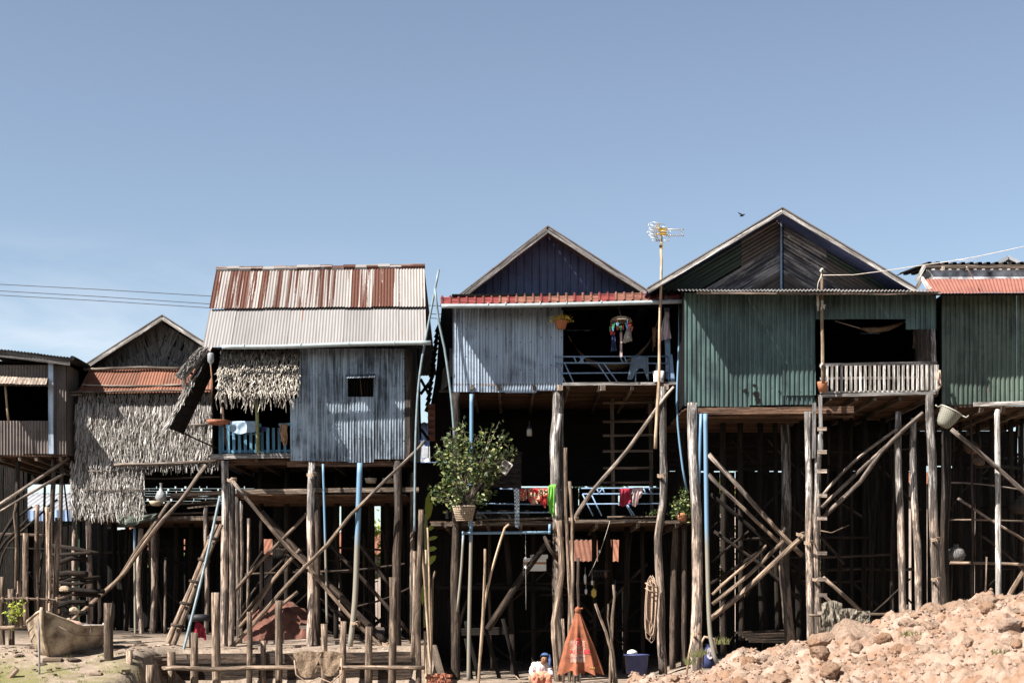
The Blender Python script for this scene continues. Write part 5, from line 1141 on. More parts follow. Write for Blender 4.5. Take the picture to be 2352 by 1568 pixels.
# hammock
hm = thing('hammock', 'thin net hammock slung across the dark upper balcony', 'hammock', tuple(W(1400, 860, 40.4)))
dm = 40.4; m = MB(); N_ = 26
top = [W(1313, 785, dm), W(1330, 812, dm), W(1352, 838, dm), W(1385, 852, dm), W(1425, 850, dm), W(1460, 832, dm), W(1490, 795, dm), W(1502, 765, dm)]
def poly_at(P, t):
    t *= len(P)-1; k = min(int(t), len(P)-2); return P[k].lerp(P[k+1], t-k)
vs = []
for i in range(N_+1):
    t = i/N_; c = poly_at(top, t); w = .04+.30*math.sin(math.pi*t)
    for j in range(7): a = -1+j/3; vs.append(c+Vector((0, a*w*.8, .10*a*a*math.sin(math.pi*t)+.16*math.sin(math.pi*t)*(a > .0)*a)))
m.add(vs, [(i*7+j, i*7+j+1, (i+1)*7+j+1, (i+1)*7+j) for i in range(N_) for j in range(6)], smooth=True); part('net', m, 'net', hm)
m = MB(); m.tube([W(1502, 765, dm), W(1517, 715, dm)], .012, 5); m.tube([W(1313, 785, dm), W(1305, 770, dm)], .012, 5); part('rope', m, 'rope', hm)
h2m = thing('hammock', 'rolled cloth hammock slung high across the opening of the green balcony', 'hammock', tuple(W(2000, 757, 38.6)))
m = MB(); m.tube([W(1975, 754, 38.6), W(2000, 758, 38.6), W(2040, 754, 38.6), W(2075, 740, 38.6)], [.02, .075, .07, .03], 8, .01, .25, step=.15); part('cloth_roll', m, 'net', h2m)
m = MB(); m.tube([W(1918, 737, 38.6), W(1975, 754, 38.6)], .013, 5); m.tube([W(2075, 740, 38.6), W(2090, 736, 38.6)], .013, 5); part('rope', m, 'cord', h2m)
mb = MB(); mb.beam(W(2102, 738, 38.9), W(2100, 800, 38.9), .08, .07, up=(0, 1, 0)); mb.tube([W(2100, 760, 38.8), W(2104, 790, 38.8)], .04, 6); solo('hammock_post', mb, 'plank', 'short brown upright holding the rolled hammock inside the green balcony', 'post')
# flower pot hanging on the wall edge
fp = thing('flower_pot', 'small clay pot of yellow flowers hung on the corner of the silver wall', 'flower pot', tuple(W(1289, 755, 39.1)))
m = MB(); c = W(1289, 755, 39.1); m.lathe(c, [(0, 0), (.11, 0), (.16, .17), (.18, .17), (.18, .21), (.15, .21), (.14, .15), (0, .14)], 16); part('pot', m, 'potclay', fp)
m = MB(); m.leaves([c+Vector((random.gauss(0, .12), random.gauss(0, .09), .21+abs(random.gauss(0, .06)))) for _ in range(260)], .065); m.leaves([c+Vector((rnd(-.32, .32), random.gauss(0, .06), .19+rnd(-.05, .10))) for _ in range(70)], .06); part('foliage', m, 'flower', fp)
m = MB(); m.tube([W(1277, 812, 39.2), W(1277, 870, 39.2)], .004, 4); part('wire', m, 'wire', fp)
bk = thing('paint_bucket', 'small patterned bucket on the upper balcony floor behind the antenna pole', 'bucket', tuple(W(1513, 878, 39.2)))
m = MB(); c = W(1513, 878, 39.2); m.lathe(c, [(0, 0), (.12, 0), (.15, .28), (.16, .28), (.13, .01)], 14); part('pail', m, 'whitetxt', bk); m = MB(); m.lathe(c+Vector((0, 0, .07)), [(.137, 0), (.148, .13)], 14); part('printed_band', m, 'c_navy', bk)
# lower storey things
lm = thing('hanging_lamp', 'small glass lamp hanging in the dark lower room of the blue gabled house', 'lamp', tuple(W(1216, 998, 40.2)))
m = MB(); c = W(1216, 1001, 40.2); m.lathe(c, [(0, 0), (.07, 0), (.07, .17), (.03, .19)], 12); part('glass', m, 'glasslamp', lm); m = MB(); m.lathe(c, [(.075, .19), (.05, .24), (.015, .26), (.015, .4)], 12); part('cap', m, 'wire', lm)
def basket(name, label, c, r0, r1, hgt, axis_, mat, n=22, rows=9, cat='basket', t=.012, rim=.02, band=None):
    b = thing(name, label, cat, tuple(c)); A_ = Vector(axis_).normalized(); R = Vector((0, 0, 1)).rotation_difference(A_).to_matrix(); m = MB()
    P = lambda a, h: c+R @ Vector((math.cos(a)*(r0+(r1-r0)*h), math.sin(a)*(r0+(r1-r0)*h), h*hgt))
    for i in range(n): a = 2*math.pi*i/n; m.tube([P(a, 0), P(a, 1)], t, 4, step=2)
    for j in range(rows+1): m.tube([P(2*math.pi*i/n, j/rows) for i in range(n+1)], t*(1.0), 4, step=9)
    part('weave', m, mat, b)
    m = MB(); m.tube([P(2*math.pi*i/n, 1) for i in range(n+1)], rim, 6, step=9); part('rim', m, mat, b)
    m = MB(); m.lathe(c, [(0, .01), (r0*.93, .01), (r1*.92, hgt*.9)], n, axis=A_); part('lining', m, 'c_brownfab' if band is None else band, b); return b
sb = basket('plant_basket', 'round cane basket holding the big leafy shrub', W(1066, 1195, 38.6), .20, .29, .35, (0, 0, 1), 'weave', 26, 8, t=.010)
ms = thing('potted_shrub', 'big leafy green shrub growing out of the cane basket', 'shrub', tuple(W(1066, 1168, 38.6)))
m = MB(); pts = []; c0 = W(1066, 1172, 38.6)
tips = [(1040, 985), (1065, 965), (1020, 1000), (1090, 1000), (1135, 970), (1160, 985), (1110, 990), (1150, 1020), (1172, 1028), (1000, 1050), (1010, 1030), (1080, 1040), (1120, 1045), (1150, 1060), (1050, 1060), (1025, 1080), (995, 1125), (1000, 1145), (1030, 1115), (1060, 1100), (1100, 1085), (1130, 1080), (1085, 1120), (1120, 1130), (1045, 1140), (1015, 1100), (1075, 1015), (1048, 1030), (1100, 1060), (1140, 1100), (1070, 1145), (1110, 1150), (1035, 1165), (1028, 1010), (1056, 990), (1040, 1055)]
for (x, y) in tips:
    for rep in range(2):
        dd = 38.6+rnd(-.5, .5); t = W(x+rnd(-8, 8)+(14 if x > 1130 and rep else 0), y+rnd(-8, 8), dd); midp = c0.lerp(t, .5)+Vector((rnd(-.1, .1), rnd(-.1, .1), .12)); m.tube([c0+Vector((rnd(-.08, .08), rnd(-.08, .08), 0)), midp, t], [.010, .006, .003], 5, .03, step=.25)
        for k in range(26):
            s_ = rnd(.30, 1.0)**.55; q = c0.lerp(midp, s_*2) if s_ < .5 else midp.lerp(t, s_*2-1); pts.append(q+Vector((random.gauss(0, .07), random.gauss(0, .07), random.gauss(0, .06))))
part('stems', m, 'pole', ms); f = MB(); f.leaves(pts, .125, asp=.55); part('foliage', f, 'leaf', ms)
wb = thing('wire_basket', 'small white square basket hung tilted right of the shrub', 'basket', tuple(W(1160, 1073, 38.9)))
m = MB(); c = W(1160, 1073, 38.9); R = Matrix.Rotation(.55, 3, 'Y')
def rb(x, z): return c+R @ Vector((x, 0, z))
for x0, z0, x1, z1, w in ((-.13, .15, .13, .15, .035), (-.12, 0, .12, 0, .03), (-.11, -.15, .11, -.15, .035), (-.13, .15, -.11, -.15, .02), (.13, .15, .11, -.15, .02)): m.beam(rb(x0, z0), rb(x1, z1), .14, w)
part('frame', m, 'whitetxt', wb); m = MB()
for i in range(7): m.beam(rb(-.11+i*.036, .15), rb(-.10+i*.033, -.15), .012, .012)
for i in range(6): m.beam(rb(-.12, -.12+i*.05), rb(.12, -.12+i*.05), .012, .01)
part('mesh', m, 'whitetxt', wb); m = MB(); m.box(c+Vector((0, .09, 0)), (.22, .02, .26)); part('backing', m, 'dark', wb); m = MB(); m.tube([rb(0, .15), W(1168, 1042, 38.9)], .005, 4); part('hook', m, 'wire', wb)
st = thing('straw_hat', 'round straw hat hanging in the shadow behind the thick split post', 'hat', tuple(W(1281, 1125, 40.6)))
m = MB(); m.lathe(W(1281, 1122, 40.6), [(0, -.12), (.10, -.11), (.12, -.02), (.24, .02), (.25, .03), (.12, .0)], 18, axis=(0, 1, .1)); part('hat', m, 'weave', st)
sp = thing('potted_plant', 'small bushy plant at the right end of the lower balcony', 'plant', tuple(W(1566, 1190, 38.9)))
m = MB(); c = W(1566, 1168, 38.9); m.leaves([c+Vector((random.gauss(0, .13), random.gauss(0, .12), random.gauss(0, .13))) for _ in range(420)], .09, asp=.6); m.leaves([W(1572, 1135, 38.9)+Vector((random.gauss(0, .05), random.gauss(0, .05), random.gauss(0, .09))) for _ in range(90)], .07); m.leaves([W(1508, 1178, 38.9)+Vector((random.gauss(0, .12), random.gauss(0, .05), random.gauss(0, .04))) for _ in range(70)], .07); part('foliage', m, 'leaf', sp)
m = MB(); m.lathe(W(1566, 1196, 38.9), [(0, 0), (.10, 0), (.14, .2), (.12, .2), (.1, .02)], 12); part('pot', m, 'potclay', sp)
for i, (x, y, h_, lab) in enumerate(((1886, 895, .34, 'clay pot standing at the left foot of the white slatted railing'),)):
    m = MB(); c = W(x+3, y+4, 37.55); m.lathe(c, [(0, 0), (.09, 0), (.13, .2), (.13, h_*.7), (.10, h_*.7), (.08, .05)], 14); solo('clay_pot', m, 'potclay', lab, 'pot')
# tilted woven basket at the corner post
wb2 = thing('woven_basket', 'large pale woven basket hung tilted on the corner post of the green house', 'basket', tuple(W(2163, 980, 37.0)))
m = MB(); cb = W(2164, 980, 37.0); axb = (.42, -.12, .80); prof = [(.02, 0), (.13, .01), (.18, .08), (.22, .20), (.25, .34), (.27, .45)]; m.lathe(cb, prof, 28, axis=axb)
nb_ = 28
for i_, (r_, z_) in enumerate(prof):
    for k in range(nb_): m.g[i_*nb_+k] = Vector((k/nb_*1.6, 0, z_+.3))
part('weave', m, 'weavecheck', wb2)
m = MB(); R = Vector((0, 0, 1)).rotation_difference(Vector(axb).normalized()).to_matrix(); m.tube([cb+R @ Vector((math.cos(i*.2618)*.273, math.sin(i*.2618)*.273, .45)) for i in range(25)], .018, 6, step=1); part('rim', m, 'weavewhite', wb2)
m = MB(); m.lathe(cb, [(r_*.96, z_+.01) for r_, z_ in prof], 28, axis=axb); part('lining', m, 'c_sack', wb2)
for s_ in (-1, 1):
    e_ = cb+R @ Vector((s_*.275, -.04, .45)); part('handle', MB().tube([e_, e_+Vector((s_*.10, -.02, -.05)), e_+Vector((s_*.16, -.02, .0))], .016, 5), 'weavewhite', wb2)

mb = MB(); mb.lathe(W(2156, 868, 37.6), [(.13, -.03), (.17, 0), (.13, .03), (.10, 0), (.13, -.03)], 18, axis=(1, -.3, 0)); mb.tube([W(2158, 850, 37.6), W(2160, 885, 37.6), W(2154, 895, 37.6)], .03, 6, .03, .3); solo('rope_bundle', mb, 'rope', 'small coil of rope on the outer corner of the white balcony', 'rope')

# ------------------------------------------------------------------ under house 1b: pouch, tray, hung net
mb = MB(); c = W(370, 1136, 42.5); mb.lathe(c+Vector((0, 0, -.22)), [(0, 0), (.12, .03), (.17, .14), (.13, .27), (.05, .36), (.03, .48), (.05, .55)], 12); solo('plastic_bag', mb, 'clearpl', 'white plastic bag tied up in the open bay right of the thatch panel', 'bag')
mb = MB(); mb.lathe(W(358, 1161, 42.5), [(0, 0), (.12, 0), (.2, .13), (.18, .13), (.1, .02)], 14); solo('cane_tray', mb, 'weave', 'shallow cane basket hung under the tied plastic bag', 'basket')
mb = cloth_sheet([(273, 1186, 278, 1205), (295, 1185, 290, 1212), (330, 1183, 325, 1200), (363, 1178, 360, 1188)], 42.4, fold=.08, nu=18); solo('fishing_net', mb, 'netgreen', 'dark green net bunched below the lower thatch panel', 'net')

# ------------------------------------------------------------------ left yard: stakes, rails, boat
FS = 'stakes of the tied fence behind the boat'
ords = ['leftmost', 'second', 'third', 'fourth', 'fifth', 'sixth', 'seventh', 'eighth', 'ninth']
stl = [([(4, 1324), (5, 1400), (8, 1515)], 12), ([(25, 1352), (27, 1440), (27, 1520)], 14), ([(38, 1155), (33, 1180), (38, 1230), (36, 1360)], 6), ([(44, 1333), (46, 1440)], 16), ([(60, 1224), (58, 1300), (62, 1437)], 13), ([(86, 1158), (83, 1250), (86, 1425)], 10), ([(109, 1164), (111, 1230), (105, 1430)], 12), ([(132, 1188), (131, 1290), (126, 1440)], 12), ([(116, 1175), (115, 1290), (113, 1440)], 7)]
for i, (p, w) in enumerate(stl):
    tall = 'tall' if p[0][1] < 1250 else 'short'
    solo('fence_stake', pole(p, w, 38.2+rnd(-.15, .15), w*1.08, rough=.2), 'stake', f'{tall} weathered wooden stake, {ords[i]} one from the left edge in the tied fence' if i < 8 else 'thin tall stake tied between the seventh and eighth stakes of the fence', 'stake', group=FS)
mb = MB(); mb.tube([W(-30, 1377, 37.95), W(40, 1373, 37.95), W(90, 1376, 37.95), W(130, 1378, 37.95), W(155, 1367, 37.95), W(170, 1362, 38.1)], .032, 7, .05, .3)
for x in (5, 30, 48, 62, 86, 108, 130): mb.tube([W(x, 1370, 37.9), W(x+3, 1384, 37.9)], .03, 6, .02, .3)
solo('fence_rail', mb, 'pole', 'upper knotted rail tied across the stakes behind the boat', 'rail')
mb = MB(); mb.tube([W(-30, 1441, 37.8), W(60, 1439, 37.8), W(100, 1437, 37.8), W(150, 1432, 37.8)], .045, 8, .03, .15); solo('fence_rail', mb, 'pole', 'lower straight rail running behind the prow of the boat', 'rail')
pl = thing('young_plant', 'small yellow green plant growing on the tied fence at the far left', 'plant', tuple(W(32, 1425, 37.6)))
m = MB(); c = W(33, 1405, 37.6); m.leaves([c+Vector((random.gauss(0, .12), random.gauss(0, .08), random.gauss(0, .13))) for _ in range(150)], .10); part('foliage', m, 'leafy', pl); m = MB(); m.tube([W(36, 1440, 37.6), W(32, 1400, 37.6)], .012, 5); part('stem', m, 'pole', pl)
# stacked logs in the shadow behind the stakes
k_ = 0
for j in range(11):
    mb = MB(); y = 1262+j*14+rnd(-9, 9); x0 = rnd(105, 140); x1 = rnd(185, 240)
    mb.tube([W(x0, y+rnd(-12, 12), 40.6+rnd(-.3, .3)), W((x0+x1)/2, y+rnd(-6, 6), 40.5), W(x1, y+rnd(-8, 8), 40.4+rnd(-.3, .3))], [rnd(.04, .08), rnd(.04, .08)], 8, .06, .3)
    solo('log', mb, 'deep', f'rough log lying in the shaded pile behind the stakes, {["first", "second", "third", "fourth", "fifth", "sixth", "seventh", "eighth", "ninth", "tenth", "lowest"][j]} from its top', 'log', group='logs piled behind the fence')
for i, (x, y, r) in enumerate(((170, 1395, .16), (150, 1345, .14), (158, 1418, .10))):
    o = bpy.data.objects.new('stone', RM[i].copy()); o.data.materials.clear(); o.data.materials.append(M['boat']); C.objects.link(o); p = W(x, y+6, 37.9); o.location = p; o.scale = (r, r, r*.8); o['label'] = ['pale stone by the foot of the fence right of the stakes', 'stone lodged in the log pile by the knotted rail', 'small stone resting above the stern of the boat'][i]; o['category'] = 'stone'
# boat
bo = thing('rowing_boat', 'old tan wooden boat with a raised pointed prow, pulled up on the bank', 'boat', tuple(W(120, 1510, 35.2)))
m = MB(); mi = MB(); mp = MB()
c = W(101, 1513, 34.6); c.z += .0; ax = Vector((.16, .987, 0)); sd = Vector((ax.y, -ax.x, 0))
def hull(t, a, inset=0.0):
    """t runs bow 0 to stern 1, a runs gunwale to gunwale through the keel"""
    L = 2.7; wd_ = (.80*math.sin(math.pi*min(1, .06+t*.90))**.62*min(1, (t/.10)**.55 if t > 0 else 0)+.015)-(inset if t > .02 else 0)
    kee = .78*max(0, 1-t/.14)**2.2+.30*max(0, (t-.75)/.25)**2; top = .74+.36*max(0, 1-t/.20)**1.6+.10*max(0, t-.6)
    ang = a*math.pi/2; x = math.copysign(abs(math.sin(ang))**.85, a)*wd_; z = kee+(top-kee)*(1-math.cos(ang))**.85+inset
    fl = .10*max(0, 1-t/.2)*(z/1.0)
    return c+ax*(t*L-fl)+sd*x*(1+.10*(z-.5))+Vector((0, 0, z-.02))
for mbx, ins in ((m, 0), (mi, .045)):
    nt_, na = 34, 20; tt = [(i/nt_)**1.5 for i in range(nt_+1)]; vs = [hull(t, -1+2*j/na, ins) for t in tt for j in range(na+1)]
    mbx.add(vs, [(i*(na+1)+j, i*(na+1)+j+1, (i+1)*(na+1)+j+1, (i+1)*(na+1)+j) for i in range(nt_) for j in range(na)], smooth=True)
part('hull', m, 'boat', bo); part('inner_hull', mi, 'boatin', bo)
m = MB()
for s_ in (-1, 1): m.tube([hull((i/14)**1.5, s_)+Vector((0, 0, .02)) for i in range(15)], .03, 6, step=.5)
for s_ in (-1, 1):
    for q_ in (.62, .80): m.tube([hull((i/14)**1.5, s_*q_)+sd*s_*.012 for i in range(2, 15)], .009, 4, step=.5)
part('gunwale', m, 'boat', bo)
m = MB(); m.tube([hull(.10, 0)+Vector((0, -.02, -.02)), hull(.05, 0)+Vector((0, -.03, -.01)), hull(.0, 0)+Vector((0, -.04, 0)), hull(0, 1)+Vector((0, -.05, .0)), hull(0, 1)+Vector((-.01, -.04, .10))], [.03, .04, .05, .05, .03], 7, .0, .1); part('stem_post', m, 'boat', bo)
m = MB()
for t in (.3, .5): m.beam(hull(t, -.96), hull(t, .96), .05, .2)
part('thwart', m, 'boatin', bo)
mb = MB(); q = W(160, 1443, 35.4); mb.lathe(q, [(0, -.12), (.30, -.11), (.36, .0), (.32, .10), (.22, .17), (0, .21)], 18); o = solo('upturned_basin', mb, 'skin' if False else 'boat', 'rounded pink tan basin lying upside down on the boat', 'basin')
o.data.materials[0] = plain('basin_clay', (.55, .34, .28), .2, .7, 3)
mb = pole([(88, 1420), (90, 1480), (90, 1530), (91, 1580)], 5, 33.6, wob=.01); solo('mooring_stick', mb, 'whitewood', 'thin pale stick stuck upright before the prow of the boat', 'stick')
mb = pole([(12, 1568), (30, 1545), (40, 1535)], 13, 33.4); solo('driftwood', mb, 'stake', 'short thick piece of wood lying at the bottom left corner', 'log')
mb = MB(); mb.tube([W(200, 1476, 36.4), W(255, 1474, 36.6), W(325, 1472, 36.9)], .022, 6, .03); solo('hose', mb, 'pipe', 'blue hose lying on the ground right of the boat', 'hose')
for i, (x, y, s_) in enumerate(((95, 1532, .10), (170, 1535, .13), (45, 1525, .09), (185, 1505, .1))):
    o = bpy.data.objects.new('brick_piece', RM[i+3].copy()); o.data.materials.clear(); o.data.materials.append(M['logend']); C.objects.link(o); dd = 34.2+.3*i; p = W(x, y, dd); o.location = (p.x, dd, ground_z(p.x, dd)+.04); o.scale = (s_*1.4, s_, s_*.6); o['label'] = ['broken lump lying in the shadow under the boat prow', 'flat broken lump in the boat shadow', 'small broken lump left of the boat shadow', 'small broken lump right behind the boat stern'][i]; o['category'] = 'rubble'

# leaning poles and the rough ladder
mb = pole([(474, 1068), (415, 1150), (355, 1217), (286, 1317), (221, 1374), (160, 1428)], 10, 42.0, 9, wob=.05); solo('leaning_pole', mb, 'pole', 'long crooked pole leaning from the boat yard up to the thatch house floor', 'pole')
mb = pole([(391, 1151), (320, 1256), (270, 1330), (228, 1366)], 9, 42.4, 8, wob=.05); solo('leaning_pole', mb, 'pole', 'shorter lower pole lying just beneath the long crooked leaning pole', 'pole')
ld = thing('bamboo_ladder', 'rough lashed bamboo ladder leaning on the left post of the rust streaked house', 'ladder', tuple(W(375, 1508, 38.3)))
for dx in (0, 12): part('side_rail', pole([(497+dx, 1205, 39.5), (436+dx, 1352, 38.9), (371+dx*1.4, 1508, 38.3)], 10, None, 13, rough=.2), 'pole', ld)
for k in range(6):
    t = .10+k*.165; x = 497+(371-497)*t; y = 1205+(1508-1205)*t; dd = 39.4-1.2*t; m = MB(); m.tube([W(x-7, y-2, dd-.1), W(x+4, y, dd-.16), W(x+19, y+4, dd-.1)], .045, 7, .02, .3); part('rung', m, 'postdark', ld)
mb = MB(); mb.tube([W(505, 1139, 38.8), W(470, 1300, 38.2), W(414, 1521, 37.3)], .035, 8); solo('steel_pole', mb, 'galv', 'straight pale metal pole leaning beside the bamboo ladder', 'pole')
mb = MB(); mb.tube([W(433, 1418, 38.2), W(460, 1415, 38.2), W(482, 1418, 38.3)], .10, 8, .05, .3); mb.tube([W(436, 1420, 38.2), W(438, 1490, 38.2)], .04, 6); solo('black_bundle', mb, 'black', 'dark bundle lying across the fence left of the tall stub posts', 'bundle')
mb = cloth_sheet([(450, 1426, 440, 1470), (460, 1428, 462, 1462), (470, 1440, 474, 1470)], 38.4, fold=.06); solo('red_cloth', mb, 'c_red', 'dull red cloth hanging under the dark bundle', 'cloth')
# stub fence in front
FB = 'stub posts along the bank in front of the rust streaked house'
stubs = [([(249, 1384), (250, 1480), (249, 1590)], 20, 34.6, 'lone thick post right of the boat'), ([(297, 1494), (296, 1590)], 15, 34.5, 'short split stub next right of the lone thick post'), ([(345, 1526), (345, 1590)], 18, 34.5, 'lowest stub showing only its head above the bottom edge'), ([(394, 1496), (393, 1590)], 19, 36.2, 'stub where the long rail begins at its left end'), ([(447, 1452), (447, 1590)], 17, 36.2, 'pale round stub just right of the leaning metal pole foot'), ([(495, 1360), (496, 1460), (498, 1590)], 19, 36.2, 'tall smooth round post with a sawn top before the twin house posts'), ([(573, 1404), (574, 1480), (572, 1590)], 13, 36.3, 'thin dark grained stub right of the twin house posts'),
         ([(640, 1378), (641, 1450), (640, 1590)], 16, 36.2, 'square pale stub left of the hanging round net'), ([(745, 1432), (744, 1500), (746, 1590)], 15, 36.3, 'split forked stub just above the hanging round net'), ([(789, 1426), (786, 1590)], 15, 36.3, 'stub with a rounded head right of the hanging round net'), ([(848, 1438), (846, 1590)], 17, 36.2, 'weathered stub with ragged flat top, left of the tall square one'), ([(902, 1325), (902, 1430), (901, 1590)], 17, 36.2, 'tall square stub in front of the right dark house post'), ([(968, 1170), (963, 1280), (960, 1400), (962, 1590)], 13, 36.0, 'tallest gnarled grey post beside the gap, right end of the fence'), ([(952, 1265), (953, 1400), (948, 1510)], 10, 36.3, 'shorter bark covered post leaning against the gnarled grey one'), ([(605, 1470), (604, 1590)], 13, 36.9, 'hidden thin stub behind the rail below the brown net heap')]
for p, w, dd, lab in stubs: solo('stub_post', pole(p, w, dd, w*1.1, rough=.14, wob=.02), 'stake', lab, 'post', group=FB)
mb = MB(); mb.tube([W(372, 1535, 35.95), W(560, 1534, 35.9), W(760, 1533, 35.9), W(976, 1532, 35.85)], [.058, .052, .055, .05], 8, .04, .2); solo('bank_rail', mb, 'stake', 'long round rail running across all the stub posts at the bottom', 'rail')
mb = MB(); mb.beam(W(380, 1512, 36.9), W(660, 1511, 36.9), .05, .24, jit=.01); mb.beam(W(660, 1511, 36.9), W(945, 1508, 36.9), .05, .26, jit=.01); mb.beam(W(385, 1545, 36.93), W(945, 1545, 36.93), .04, .32, jit=.01); solo('bank_boards', mb, 'postdark', 'dark retaining boards behind the long bottom rail', 'boards')
mb = MB(); mb.beam(W(383, 1508, 36.7), W(430, 1506, 36.7), .1, .12); mb.beam(W(320, 1512, 35.5), W(385, 1508, 36.5), .1, .05); mb.beam(W(300, 1548, 35.3), W(386, 1540, 36.7), .05, .34, jit=.01); mb.beam(W(322, 1528, 35.5), W(388, 1524, 36.8), .05, .2, jit=.01); solo('loose_planks', mb, 'plank', 'loose weathered planks at the left end of the retaining boards', 'planks')
nt = thing('round_net', 'tan round fishing net hanging in two folds over the bottom rail', 'net', tuple(W(728, 1560, 35.7)))
for s_, cx_, rw, dp_ in ((-1, 706, 33, 62), (1, 757, 31, 58)):
    m = MB(); vs = []
    for i in range(19):
        for j in range(13):
            u = -1+i/9; v = j/12; y = 1500-6*math.cos(u*1.5)+v*dp_*math.sqrt(max(0, 1-u*u*.92)); x = cx_+u*rw*(1-.25*v*abs(u))+2.5*noise.noise(Vector((u*3, v*2, s_*5))); p = W(x, y, 35.7); p.y += .05*noise.noise(Vector((u*2.0+s_, v*1.8, 3)))+.02*noise.noise(Vector((u*5, v*4, s_)))-.05; vs.append(p)
    m.add(vs, [(i*13+j, i*13+j+1, (i+1)*13+j+1, (i+1)*13+j) for i in range(18) for j in range(12)], smooth=True); part('net_fold', m, 'net', nt)
m = MB(); m.tube([W(676, 1515, 35.65), W(680, 1548, 35.65), W(705, 1568, 35.65), W(733, 1556, 35.65), W(760, 1567, 35.65), W(785, 1545, 35.65), W(784, 1510, 35.65)], .018, 5); part('rim_cord', m, 'rope', nt)
mb = MB(); vs = []; c = W(660, 1420, 41.3)
for i in range(25):
    for j in range(13):
        u, v = i/24, j/12; x = -1.05+2.0*u; h_ = 1.15*(math.sin(math.pi*min(1, u*.9+.08))**.6)*(1-.1*u); y = -.7+.0*v
        p = Vector((c.x+x+.1*noise.noise(Vector((i*.4, j*.4, 1))), 41.3-.75*(v)+.15*noise.noise(Vector((i*.5, j*.5, 3))), .85+h_*(1-v**2.2)+.06*noise.noise(Vector((i*.7, j*.7, 8))))); vs.append(p)
mb.add(vs, [(i*13+j, i*13+j+1, (i+1)*13+j+1, (i+1)*13+j) for i in range(24) for j in range(12)], smooth=True); solo('net_heap', mb, 'netbrown', 'big heap of brown fishing net under the rust streaked house', 'net')
mb = MB(); mb.lathe(W(852, 1103, 40.4), [(0, -.08), (.13, -.07), (.17, .06), (.15, .06)], 14); solo('hanging_basket', mb, 'weave', 'small basket hanging under the silver wall left of the blue pipe', 'basket', group='baskets under the silver house')
mb = MB(); mb.lathe(W(893, 1103, 40.6), [(0, -.08), (.15, -.07), (.18, .06), (.16, .06)], 14); solo('hanging_basket', mb, 'weave', 'small basket hanging under the silver wall right of the blue pipe', 'basket', group='baskets under the silver house')

# bamboo poles right of the gap
BP = 'bamboo poles standing along the bank'
for p, w, lab in (([(968, 1246), (978, 1380), (984, 1470), (994, 1590)], 5, 'pale bamboo pole leaning right from the gnarled grey post'), ([(982, 1211), (985, 1330), (988, 1480), (988, 1590)], 4.5, 'tallest thin bamboo pole in the bundle beside the gap'), ([(1000, 1311), (993, 1330), (992, 1464), (988, 1590)], 5, 'forked twig of the bamboo bundle beside the gap'), ([(978, 1262), (982, 1400), (990, 1590)], 4.5, 'dull bamboo pole in the middle of the bundle'), ([(976, 1448), (980, 1590)], 6, 'short cut bamboo stub at the foot of the bundle'), ([(1114, 1260), (1111, 1360), (1098, 1590)], 5.5, 'straight bamboo pole standing in front of the dark lower room'), ([(1169, 1203), (1160, 1212), (1150, 1240), (1128, 1316), (1112, 1401), (1104, 1500)], 5, 'bamboo pole with a bent tip touching the checked scarf')):
    solo('bamboo_pole', pole(p, w, 36.4+rnd(-.1, .1), w*1.3, wob=.02, rough=.06), 'bamboo', lab, 'pole', group=BP)
PB = 'rough poles bundled against the thick split post'
for p, w, dd, lab in (([(1284, 1195), (1288, 1230), (1292, 1310), (1284, 1360), (1273, 1430), (1278, 1500), (1284, 1590)], 13, 38.3, 'thick crooked branch winding down beside the seated person'), ([(1299, 1028), (1300, 1130), (1306, 1300), (1307, 1440), (1306, 1590)], 8, 38.2, 'straight pole reaching up to the green towel height'), ([(1308, 1105), (1314, 1200), (1316, 1330), (1318, 1460), (1316, 1590)], 8, 38.0, 'knobbly pole with a forked head at the right of the bundle'), ([(1292, 1420), (1294, 1480), (1292, 1590)], 7, 37.9, 'short pale branch between the person and the umbrella'), ([(1328, 1280), (1330, 1420), (1328, 1570)], 7, 39.0, 'dark pole behind the umbrella top')):
    solo('rough_pole', pole(p, w, dd, w*1.1, wob=.05, rough=.2), 'stake' if 'dark' not in lab else 'postdark', lab, 'pole', group=PB)
for p, w, lab in (([(1367, 1385), (1378, 1415), (1392, 1450), (1402, 1490), (1412, 1570)], 6, 'bare stick leaning left with a broken tip, right of the umbrella'), ([(1409, 1342), (1411, 1370), (1405, 1415), (1404, 1480), (1402, 1590)], 6.5, 'tall crooked bare stick right of the umbrella'), ([(1397, 1386), (1398, 1420), (1406, 1470), (1418, 1580)], 4.5, 'thin bare stick crossing the tall crooked one')):
    solo('bare_stick', pole(p, w, 36.6, w*1.2, wob=.04, rough=.15), 'stake', lab, 'stick', group='bare sticks right of the umbrella')
mb = pole([(1592, 1455), (1584, 1500), (1576, 1560)], 5, 36.9); solo('bamboo_stick', mb, 'bamboo', 'pale bamboo leaning on the foot of the grey post of the green house', 'stick')
mb = pole([(2266, 1278), (2265, 1330), (2262, 1392)], 4.5, 35.5); solo('bare_stick', mb, 'stake', 'lone thin stick standing up behind the clods at the right', 'stick')
# ladder at the green house posts
l4 = thing('notched_ladder', 'ladder of small square rungs pegged to the paired posts of the green house', 'ladder', tuple(W(1892, 1440, 37.2)))
for y in (985, 1038, 1082, 1138, 1190, 1270, 1330, 1366, 1408): m = MB(); m.box(W(1888, y, 37.35), (.22, .10, .09), rz=rnd(-.2, .2)); part('rung', m, 'planklight', l4)
